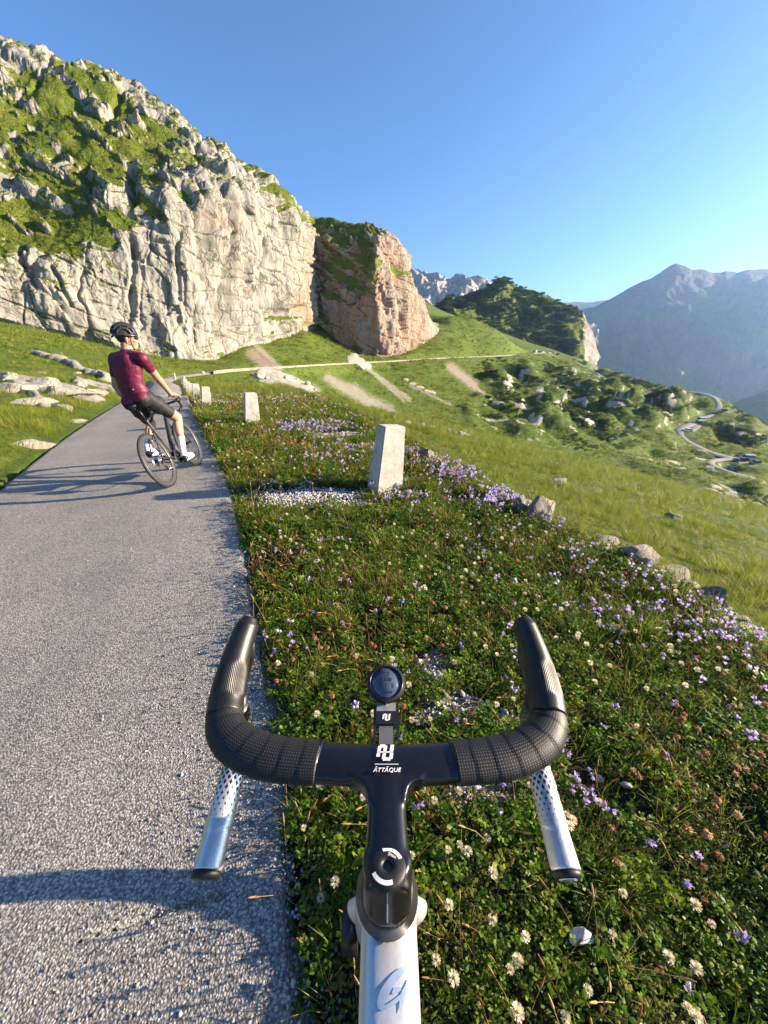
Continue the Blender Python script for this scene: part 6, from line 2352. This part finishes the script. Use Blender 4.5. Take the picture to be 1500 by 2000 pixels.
STONE_G = STONE_G.done(STONE_G.pbr(STONE_G.ramp(_r, [(0, (.10, .10, .10)), (.35, (.22, .215, .21)), (.75, (.36, .35, .34)), (1, (.56, .55, .52))]), .75, 0, STONE_G.bump(STONE_G.noise(_c, 5, 4), .4, .1), .3))

# where gravel shows through and where violet flowers crowd, as measured
GRAVEL = [(600, 968, 130, 16, 1), (560, 985, 90, 10, .8), (690, 985, 70, 10, .8), (560, 945, 60, 8, .6), (850, 1300, 28, 40, 1), (900, 1380, 60, 30, 1), (985, 1405, 40, 20, .7), (840, 1400, 40, 18, .8), (930, 1552, 90, 26, 1), (880, 1660, 40, 40, .6), (610, 1135, 30, 10, .8), (640, 1180, 40, 9, .5), (660, 850, 70, 9, .8), (1090, 1120, 40, 20, .35), (780, 965, 70, 8, .8), (1440, 1190, 60, 12, .6), (870, 880, 50, 8, .5), (1010, 1570, 40, 24, .5)]
VIOLET = [(610, 843, 75, 9, 1), (800, 900, 60, 14, .9), (900, 930, 60, 22, 1), (1000, 980, 80, 24, 1), (1080, 1020, 50, 20, .9), (700, 885, 60, 10, .4), (640, 905, 60, 12, .3), (1150, 1110, 90, 30, .35), (1260, 1150, 90, 30, .5), (1330, 1200, 90, 34, .8), (1250, 1230, 110, 34, .5), (1420, 1250, 90, 40, .5), (770, 985, 40, 8, .6), (960, 1090, 60, 20, .35), (520, 1250, 50, 20, .4), (1020, 1340, 40, 50, .5), (960, 1560, 60, 50, .3), (1150, 1560, 50, 60, .35), (1100, 1490, 30, 20, .4), (1440, 1380, 60, 40, .3), (560, 1290, 40, 16, .3)]
def is_verge(x, y):
    q, s = seg_dist(x, y, EDGE_L)
    q2 = .951 * x + .309 * y
    wob = .05 * pn(np.stack([x * 3, y * 3, 0 * x], -1))
    return (q > -.03 + wob) & (q2 < 2.75 + wob * 3), q, q2

rs = np.random.RandomState(5)
clov = [clover_mesh('clover_clump', 13, .052, .012, .048, .0145, s, LEAF_D) for s in range(3)] + [clover_mesh('clover_clump', 12, .05, .01, .04, .014, 9, LEAF_Y)]
cush = [mosaic_mesh('cushion_clump', 46, .055, .030, .015, s, CUSH) for s in (1, 2)]
vgrass = [tuft_mesh('short_grass', 16, .035, .10, .035, .6, .0012, s, GRASS_G) for s in (1, 2)] + [tuft_mesh('short_grass', 14, .04, .11, .035, .7, .0012, s, GRASS_Y) for s in (8, 9)]

def vfn(d0, patch, near=2.2, far=14, gr=1.0):
    def f(x, y, u, v):
        ok, q, q2 = is_verge(x, y)
        r = np.hypot(x, y)
        g = blobs(u, v, GRAVEL)
        pp = np.stack([x, y, 0 * x], -1)
        n = .5 + .9 * fbm(pp * patch + d0, 3)
        return ok * np.clip(n, .05, 1) * np.clip((near / np.maximum(r, near)) ** 1.15, 0, 1) * np.clip(1 - gr * g * 1.35, 0, 1) * (r < far)
    return f
def sized(p, near=2.2, k=.55):
    r = np.hypot(p[:, 0], p[:, 1])
    return np.maximum(1, r / near) ** k
VB = (-9, 5.2, -.9, 17)
p1, u1, v1 = pts_ground(190000, vfn(3, 1.8), VB, rs)
scatter('clover_cover', p1, clov, rs.uniform(.75, 1.35, len(p1)) * sized(p1), rs, .25, label='low mat of green clover leaves covering the roadside verge', cat='ground cover')
p1, u1, v1 = pts_ground(120000, vfn(11, 1.3), VB, rs)
scatter('cushion_cover', p1, cush, rs.uniform(.7, 1.4, len(p1)) * sized(p1), rs, .25, label='low cushions of narrow dark leaves between the clover on the verge', cat='ground cover')
p1, u1, v1 = pts_ground(150000, vfn(23, 1.0), VB, rs)
scatter('verge_grass', p1, vgrass, rs.uniform(.6, 1.3, len(p1)) * sized(p1), rs, .3, label='short fine grass growing through the flowery verge', cat='grass')

# dry stalks and seed heads
def stalk_mesh(name, seed, h, n):
    r = random.Random(seed)
    mb = MB()
    for _ in range(n):
        az = r.uniform(0, 6.28)
        hh = h * r.uniform(.6, 1.2)
        b = r.uniform(.1, .9)
        x0, y0 = r.uniform(-.03, .03), r.uniform(-.03, .03)
        p = [Vector((x0 + b * hh * t * t * math.cos(az), y0 + b * hh * t * t * math.sin(az), hh * t)) for t in (0, .4, .75, 1)]
        mb.tube(p, [.0008, .0008, .0007, .0006], 3, False)
        e, d = p[-1], (p[-1] - p[-2]).normalized()
        mb.tube([e, e + d * .006, e + d * .018, e + d * .026], [.0008, .0024, .0020, .0004], 5, False)
    me = mb.mesh(name)
    me.materials.append(STRAW)
    return me
stk = [stalk_mesh('dry_stalks', s, h, n) for s, h, n in ((1, .10, 4), (2, .15, 2), (3, .07, 5))]
p1, u1, v1 = pts_ground(26000, vfn(31, .9, 2.4), VB, rs)
scatter('dry_stalks', p1, stk, rs.uniform(.7, 1.4, len(p1)) * sized(p1, 2.4, .4), rs, .3, label='thin rusty seed stalks standing in the verge', cat='dry stalks')

# ---- flowers: the ones that show largest are things of their own, the rest one mass
def flower(kind, seed):
    r = random.Random(seed)
    sm = MB()
    h = r.uniform(.045, .085) if kind != 'violet' else r.uniform(.05, .10)
    tip = stem_mb(sm, h, r.uniform(.1, .7), r.uniform(0, 6.28))
    hm = MB()
    if kind == 'white': head_clover(hm, tip, .0115, seed)
    elif kind == 'brown': head_clover(hm, tip, .0100, seed, 30, .9)
    else:
        bell_head(hm, tip, .0115, seed)
        bell_head(hm, tip - Vector((r.uniform(-.012, .012), r.uniform(-.012, .012), r.uniform(.004, .016))), .0105, seed + 50)
        bell_head(hm, tip - Vector((r.uniform(-.016, .016), r.uniform(-.016, .016), r.uniform(.004, .02))), .0095, seed + 90)
    st = sm.mesh('stem')
    st.materials.append(STRAW if kind == 'brown' else GRASS_G)
    hd = hm.mesh('flower_head')
    hd.materials.append({'white': WHITEF, 'brown': BROWNF, 'violet': PURP}[kind])
    jm = MB()
    return st, hd

def join_me(name, parts):
    """one small mesh holding stem and head, two materials"""
    bm = bmesh.new()
    out = bpy.data.meshes.new(name)
    for i, me in enumerate(parts):
        n0 = len(bm.faces)
        bm.from_mesh(me)
        bm.faces.ensure_lookup_table()
        for f in bm.faces[n0:]:
            f.material_index = i
        out.materials.append(me.materials[0])
    bm.to_mesh(out)
    bm.free()
    return out

def where(u, v):
    if v > 1780: return 'at the bottom right, in dark clover' if u > 850 else ('at the bottom, between asphalt and bicycle frame' if u < 760 else 'at the bottom, just right of the bicycle frame')
    if v > 1500: return 'left of the stem, near the asphalt edge' if u < 740 else ('between the stem and the right drop bar' if u < 1060 else ('right of the right drop bar' if u < 1260 else 'by the right picture edge, level with the stem'))
    if v > 1200: return 'between the left brake hood and the computer' if u < 740 else ('between the computer and the right brake hood' if u < 1020 else ('just right of the right brake hood' if u < 1260 else 'by the right picture edge, level with the hoods'))
    if v > 1060: return 'beside the asphalt edge, beyond the left hood' if u < 680 else ('in the middle of the verge, beyond the computer' if u < 1000 else 'below the row of edge rocks on the right')
    return 'near the white gravel patch' if u < 700 else 'beside the nearest guard stone and edge boulders'

def plant_flowers(kind, name, label, cat, group, n_try, fn, cap, sc, mass):
    pr = [flower(kind, s * 7 + 1) for s in range(4)]
    p, u, v = pts_ground(n_try, fn, VB, rs)
    rad = np.hypot(p[:, 0], p[:, 1]) + 100.0 * ((u < 0) | (u > 1500) | (v > 2000) | (proj(p)[2] < .05))
    o = np.argsort(rad)
    p, u, v = p[o], u[o], v[o]
    for k in range(min(cap, len(p))):
        e = empty(name, p[k], (rs.uniform(-.2, .2), rs.uniform(-.2, .2), rs.uniform(0, 6.28)))
        s = rs.uniform(.8, 1.3) * sc
        e.scale = (s, s, s)
        tag(e, label % where(u[k], v[k]), cat, group)
        st, hd = pr[k % 4]
        link(bpy.data.objects.new('stem', st), e)
        link(bpy.data.objects.new('flower_head', hd), e)
    if len(p) > cap:
        q = p[cap:]
        scatter(mass[0], q, [join_me(name, f) for f in pr], rs.uniform(.8, 1.4, len(q)) * sc * sized(q, 2.6, .35), rs, .25, label=mass[1], cat='flowers')

def fl(base, spots, wspot, d0):
    def f(x, y, u, v):
        ok, q, q2 = is_verge(x, y)
        r = np.hypot(x, y)
        n = np.clip(.45 + 1.0 * fbm(np.stack([x, y, 0 * x], -1) * .9 + d0, 2), 0, 1)
        dens = base * n + (wspot * blobs(u, v, spots) if spots else 0)
        return ok * dens * np.clip(1 - .6 * blobs(u, v, GRAVEL), .1, 1) * np.clip(2.4 / np.maximum(r, 2.4), .25, 1)
    return f
plant_flowers('white', 'white_clover_flower', 'cream white clover flower %s', 'flower', 'white clover flowers dotted over the verge', 22000, fl(.75, None, 0, 40), 290, .88, ('white_clover_flowers', 'small cream white clover flowers scattered over the farther verge'))
plant_flowers('brown', 'withered_clover_flower', 'withered rusty brown clover flower %s', 'flower', 'withered clover flowers dotted over the verge', 22000, fl(1.0, None, 0, 52), 295, 1.0, ('withered_clover_flowers', 'small withered rusty clover flowers scattered over the farther verge'))
plant_flowers('violet', 'violet_bellflower', 'pale violet bellflower %s', 'flower', 'violet bellflowers on the verge', 150000, fl(.060, VIOLET, .95, 61), 295, .88, ('violet_bellflowers', 'band of small violet bell shaped flowers crowding the outer verge'))

# ---- white gravel
chips = [stone_mesh('gravel_stone', s, STONE_W, 1, .1, (1, .8, .65), 5) for s in range(4)]
def gfn(x, y, u, v):
    ok, q, q2 = is_verge(x, y)
    n = np.clip(.6 + .8 * fbm(np.stack([x, y, 0 * x], -1) * 3 + 71, 2), 0, 1)
    return ok * (blobs(u, v, GRAVEL) ** 2 * n + .003)
p1, u1, v1 = pts_ground(620000, gfn, (-4.5, 3.2, .4, 8), rs)
sz = np.clip(rs.lognormal(-5.15, .45, len(p1)), .003, .020) * sized(p1, 2.0, .35)
p1[:, 2] += sz * .35 + .004
scatter('white_gravel', p1, chips, sz, rs, .6, label='small white limestone chips showing between the plants of the verge', cat='gravel')

# loose chips on the road surface and along its ragged edge
rchips = [stone_mesh('road_chip', s + 20, STONE_G, 1, .1, (1, .8, .6), 5) for s in range(4)]
def rfn(x, y, u, v):
    q, s = seg_dist(x, y, EDGE_L)
    r = np.hypot(x, y)
    e = np.exp(-np.maximum(0, -q) / .16)
    return ((q > -ROAD_W) & (q < .10)) * np.clip((1.1 / np.maximum(r, 1.1)) ** 1.6, 0, 1) * (.30 + .7 * e)
x = None
p1, u1, v1 = pts_ground(230000, rfn, (-5.5, .5, .05, 7), rs)
q1, s1 = seg_dist(p1[:, 0], p1[:, 1], EDGE_L)
zr_ = zbase(p1[:, 0], p1[:, 1]) + BANK * np.clip(q1, -ROAD_W, 0)
p1[:, 2] = np.where(q1 < .0, zr_, np.maximum(zr_ - .02, p1[:, 2]))
sz = np.clip(rs.lognormal(-5.75, .35, len(p1)), .0018, .009) * np.where(q1 > -.12, 1.35, 1.0)
p1[:, 2] += sz * .12
scatter('road_chips', p1, rchips, sz, rs, .5, label='loose grey stone chips on the asphalt and along its ragged edge', cat='gravel')

# ---- single grass tufts that stand out in the verge
TG = 'grass tufts standing out in the verge'
def one_tuft(i, u, v, h, w, m, lb, n=150, lean=.75):
    p = Gz(u, v)
    z = float(tz_fast(np.array([p[0]]), np.array([p[1]]))[0])
    me = tuft_mesh('grass_tuft', n, h * .45, h, w, lean, .0009 + .00055 * math.hypot(p[0], p[1]), 300 + i, m, 4)
    o = add_obj('grass_tuft', me)
    o.location = (p[0], p[1], z)
    tag(o, lb, 'grass tuft', TG)
for i, a in enumerate([(870, 1018, .26, .13, GRASS_Y, 'large green grass tuft right below the nearest guard stone'), (752, 1070, .20, .09, GRASS_Y, 'bright yellow green tuft straight below the nearest guard stone'), (905, 1095, .16, .07, GRASS_G, 'green tuft between the guard stone and the right brake hood'), (832, 1122, .13, .06, GRASS_Y, 'small upright tuft left of the green one below the guard stone'), (780, 1152, .14, .06, STRAW, 'orange brown dry tuft above the cycling computer'), (1250, 1240, .20, .10, GRASS_Y, 'tall loose tuft on the right among violet flowers'), (625, 1368, .13, .08, GRASS_Y, 'bright tuft left of the cycling computer'), (665, 1232, .13, .07, GRASS_Y, 'bright tuft between the left brake hood and the computer'), (1180, 1720, .11, .09, GRASS_G, 'dense green tuft right of the right bar end'), (1225, 1748, .10, .06, GRASS_Y, 'bright tip of grass at the right of the dense tuft'), (1110, 1022, .34, .16, GRASS_P, 'long pale tuft bending behind the square boulder'), (540, 1000, .10, .06, GRASS_Y, 'little yellow tuft near the asphalt in the gravel patch'), (655, 945, .12, .08, GRASS_Y, 'low tuft in the gravel left of the nearest guard stone'), (570, 948, .10, .05, GRASS_Y, 'tiny bright cushion tuft at the back of the gravel patch'), (395, 815, .38, .18, GRASS_P, 'pale tall tuft at the asphalt edge by the third guard stone'), (640, 790, .45, .22, GRASS_P, 'tall feathery pale tuft right of the second guard stone'), (1040, 1620, .09, .06, GRASS_G, 'short green tuft left of the right drop bar'), (1240, 1160, .16, .08, GRASS_G, 'green tuft right of centre below the rock row'), (590, 1600, .09, .06, GRASS_G, 'dark green tuft at the asphalt edge left of the stem'), (700, 1600, .10, .05, GRASS_Y, 'thin light tuft beside the stem on its left'), (1130, 1240, .15, .07, GRASS_G, 'loose tuft above the right brake hood on its right'), (440, 905, .22, .12, GRASS_Y, 'grass clump at the asphalt edge level with the front wheel')]):
    one_tuft(i, *a)

# ---- long grass of the slope beyond the verge, the left bank and the meadows
mgrass = [tuft_mesh('meadow_tuft', 34, .10, .24, .09, .75, .0022, s, m) for s, m in ((1, GRASS_Y), (2, GRASS_Y), (3, GRASS_G), (4, GRASS_P))]
def mfn(near, lim):
    def f(x, y, u, v):
        q, s = seg_dist(x, y, EDGE_L)
        q2 = .951 * x + .309 * y
        r = np.hypot(x, y)
        slope = sstep(2.45, 3.2, q2)
        left = (q < -ROAD_W - .25)
        gut = np.exp(-((-q - ROAD_W - .25) / .3) ** 2)
        far = (r > 15) & (q > .1)
        n = np.clip(.62 + .8 * fbm(np.stack([x, y, 0 * x], -1) * .35 + 90, 3), .12, 1)
        rk = tfield(rockm, x, y)
        sc = tfield(scree, x, y)
        pth = np.maximum(slope, np.maximum(left, far))
        road_ok = (q > .06) | (q < -ROAD_W - .08)
        return pth * road_ok * n * (rk < .35) * (sc < .35) * np.clip((near / np.maximum(r, near)) ** 1.25, 0, 1) * (r < lim)
    return f
P_ = []
for box, ntry in (((-14, 10, 1, 16), 110000), ((-45, 60, 12, 75), 150000)):
    pa, ua, va = pts_ground(ntry, mfn(4.5 if box[3] == 16 else 14, 75), box, rs)
    keep = (np.hypot(pa[:, 0], pa[:, 1]) < 16) == (box[3] == 16)
    P_.append(pa[keep])
p1 = np.concatenate(P_)
big = np.concatenate([np.full(len(P_[0]), 1.0), np.full(len(P_[1]), 1.5)])
rad1 = np.hypot(p1[:, 0], p1[:, 1])
pale = sstep(-.1, .35, fbm(np.stack([p1[:, 0], p1[:, 1], 0 * rad1], -1) * .22 + 33, 3))
idx = np.where(rs.rand(len(p1)) < pale * .4, 3, rs.randint(0, 3, len(p1)))
var = np.clip(.75 + 1.1 * fbm(np.stack([p1[:, 0], p1[:, 1], 0 * rad1], -1) * .55 + 12, 3), .45, 1.5)
idx = np.where((rs.rand(len(p1)) < .75) & (fbm(np.stack([p1[:, 0], p1[:, 1], 0 * rad1], -1) * .4 + 77, 3) > .22), 2, idx)
scl = rs.uniform(.45, 1.15, len(p1)) * var * big * np.clip(rad1 / 9, 1, 2.2) ** .5
q1, _ = seg_dist(p1[:, 0], p1[:, 1], EDGE_L)
scatter('meadow_grass', p1, mgrass, scl, rs, .3, label='long yellow green mountain grass covering the slopes beside the road', cat='grass', idx=idx)

fgr = [tuft_mesh('far_tuft', 22, .35, .8, .8, .8, .05, s, m, 2) for s, m in ((1, GRASS_Y), (2, GRASS_Y), (3, GRASS_G), (4, GRASS_P), (5, GRASS_G))]
def ffn(x, y, u, v):
    r = np.hypot(x, y)
    n = np.clip(.5 + .8 * fbm(np.stack([x, y, 0 * x], -1) / 9 + 50, 3), .05, 1)
    nr_ = np.full(u.shape, 99.0)
    for pth, w_ in ((TRAV, 3.2), (VALLEY, 3.4), (SPUR, 2.8), (PARK, 8), (LOT1, 5), (LOT2, 5.5), (LOT3, 4)):
        q, s = seg_dist(x, y, catmull(pth, 6.0))
        nr_ = np.minimum(nr_, np.abs(q) - w_)
    return (r > 52) * (r < 420) * n * (tfield(rockm, x, y) < .35) * (tfield(scree, x, y) < .4) * np.clip(120 / np.maximum(r, 120), 0, 1) * (nr_ > 0)
p1, u1, v1 = pts_ground(170000, ffn, (-150, 230, 48, 420), rs)
r1 = np.hypot(p1[:, 0], p1[:, 1])
scatter('far_meadow', p1, fgr, rs.uniform(.35, 1.0, len(p1)) * np.clip(r1 / 120, .8, 2.0), rs, .25, label='rough tussocky mountain meadow covering the slopes under the cliff', cat='grass')

# ---- dwarf pine and scrub on the hummocks and the hill
PINE = leaf_mat('dwarf_pine_needles', (.022, .048, .010), (.060, .100, .018), .2, .7, (.09, .125, .022))
def scrub_mesh(name, seed, n=150):
    r = random.Random(seed)
    mb = MB()
    for _ in range(n):
        d = Vector((r.gauss(0, 1), r.gauss(0, 1), abs(r.gauss(0, .8)))).normalized()
        rad = r.uniform(.45, 1.0)
        c = Vector((d.x * rad, d.y * rad, d.z * rad * .62))
        leaflet(mb, tuple(c), r.uniform(0, 6.28), r.uniform(.22, .42), r.uniform(.08, .16), r.uniform(-.3, 1.2))
    me = mb.mesh(name)
    me.materials.append(PINE)
    return me
scrub = [scrub_mesh('dwarf_pine', s) for s in range(3)]
def sfn(x, y, u, v):
    r = np.hypot(x, y)
    h = blobs(u, v, HUM)
    n = fbm(np.stack([x, y, 0 * x], -1) / 26 + 7, 4)
    rk = tfield(rockm, x, y)
    nr_ = np.full(u.shape, 9.0)
    for pth in (VALLEY, SPUR, PARK, LOT1, LOT2, LOT3):
        q, s = seg_dist(x, y, catmull(pth, 6.0))
        nr_ = np.minimum(nr_, np.abs(q))
    return (r > 80) * sstep(.12, .5, n + .25 * h - .1) * np.clip(h * 1.3, 0, 1) * (rk < .5) * (nr_ > 5.5) * (u > 860)
p1, u1, v1 = pts_ground(90000, sfn, (20, 300, 80, 430), rs)
s1 = rs.uniform(.4, 1.2, len(p1)) * np.clip(np.hypot(p1[:, 0], p1[:, 1]) / 180, .6, 1.5)
hv = hill_v.reshape(-1, 3)
hu, hvv, hd_ = proj(hv)
hk = np.where((rs.rand(len(hv)) < .5) & (fbm(hv / 30, 3) > -.25) & (hu < 1128))[0]
ph = hv[rs.choice(hk, 5200)] + rs.uniform(-3, 3, (5200, 3)) * np.array([1, 1, .2])
p1 = np.concatenate([p1, ph])
s1 = np.concatenate([s1, rs.uniform(1.6, 4.2, len(ph))])
scatter('dwarf_pine_scrub', p1, scrub, s1, rs, .2, label='dark dwarf pine scrub covering the far hill and hummocks', cat='shrubs')
# grass and herb cushions that roughen the turf on the cliff
gi = np.where((cliff_g.ravel() > .62))[0]
gp = cliff_v.reshape(-1, 3)[rs.choice(gi, 14000)]
scatter('cliff_turf', gp, [tuft_mesh('turf_tuft', 16, .35, .9, .5, .8, .07, s, m, 2) for s, m in ((1, GRASS_G), (2, GRASS_Y), (3, GRASS_Y))], rs.uniform(.2, .5, len(gp)), rs, .4, label='rough turf and herbs clinging to the ledges of the cliff', cat='grass')
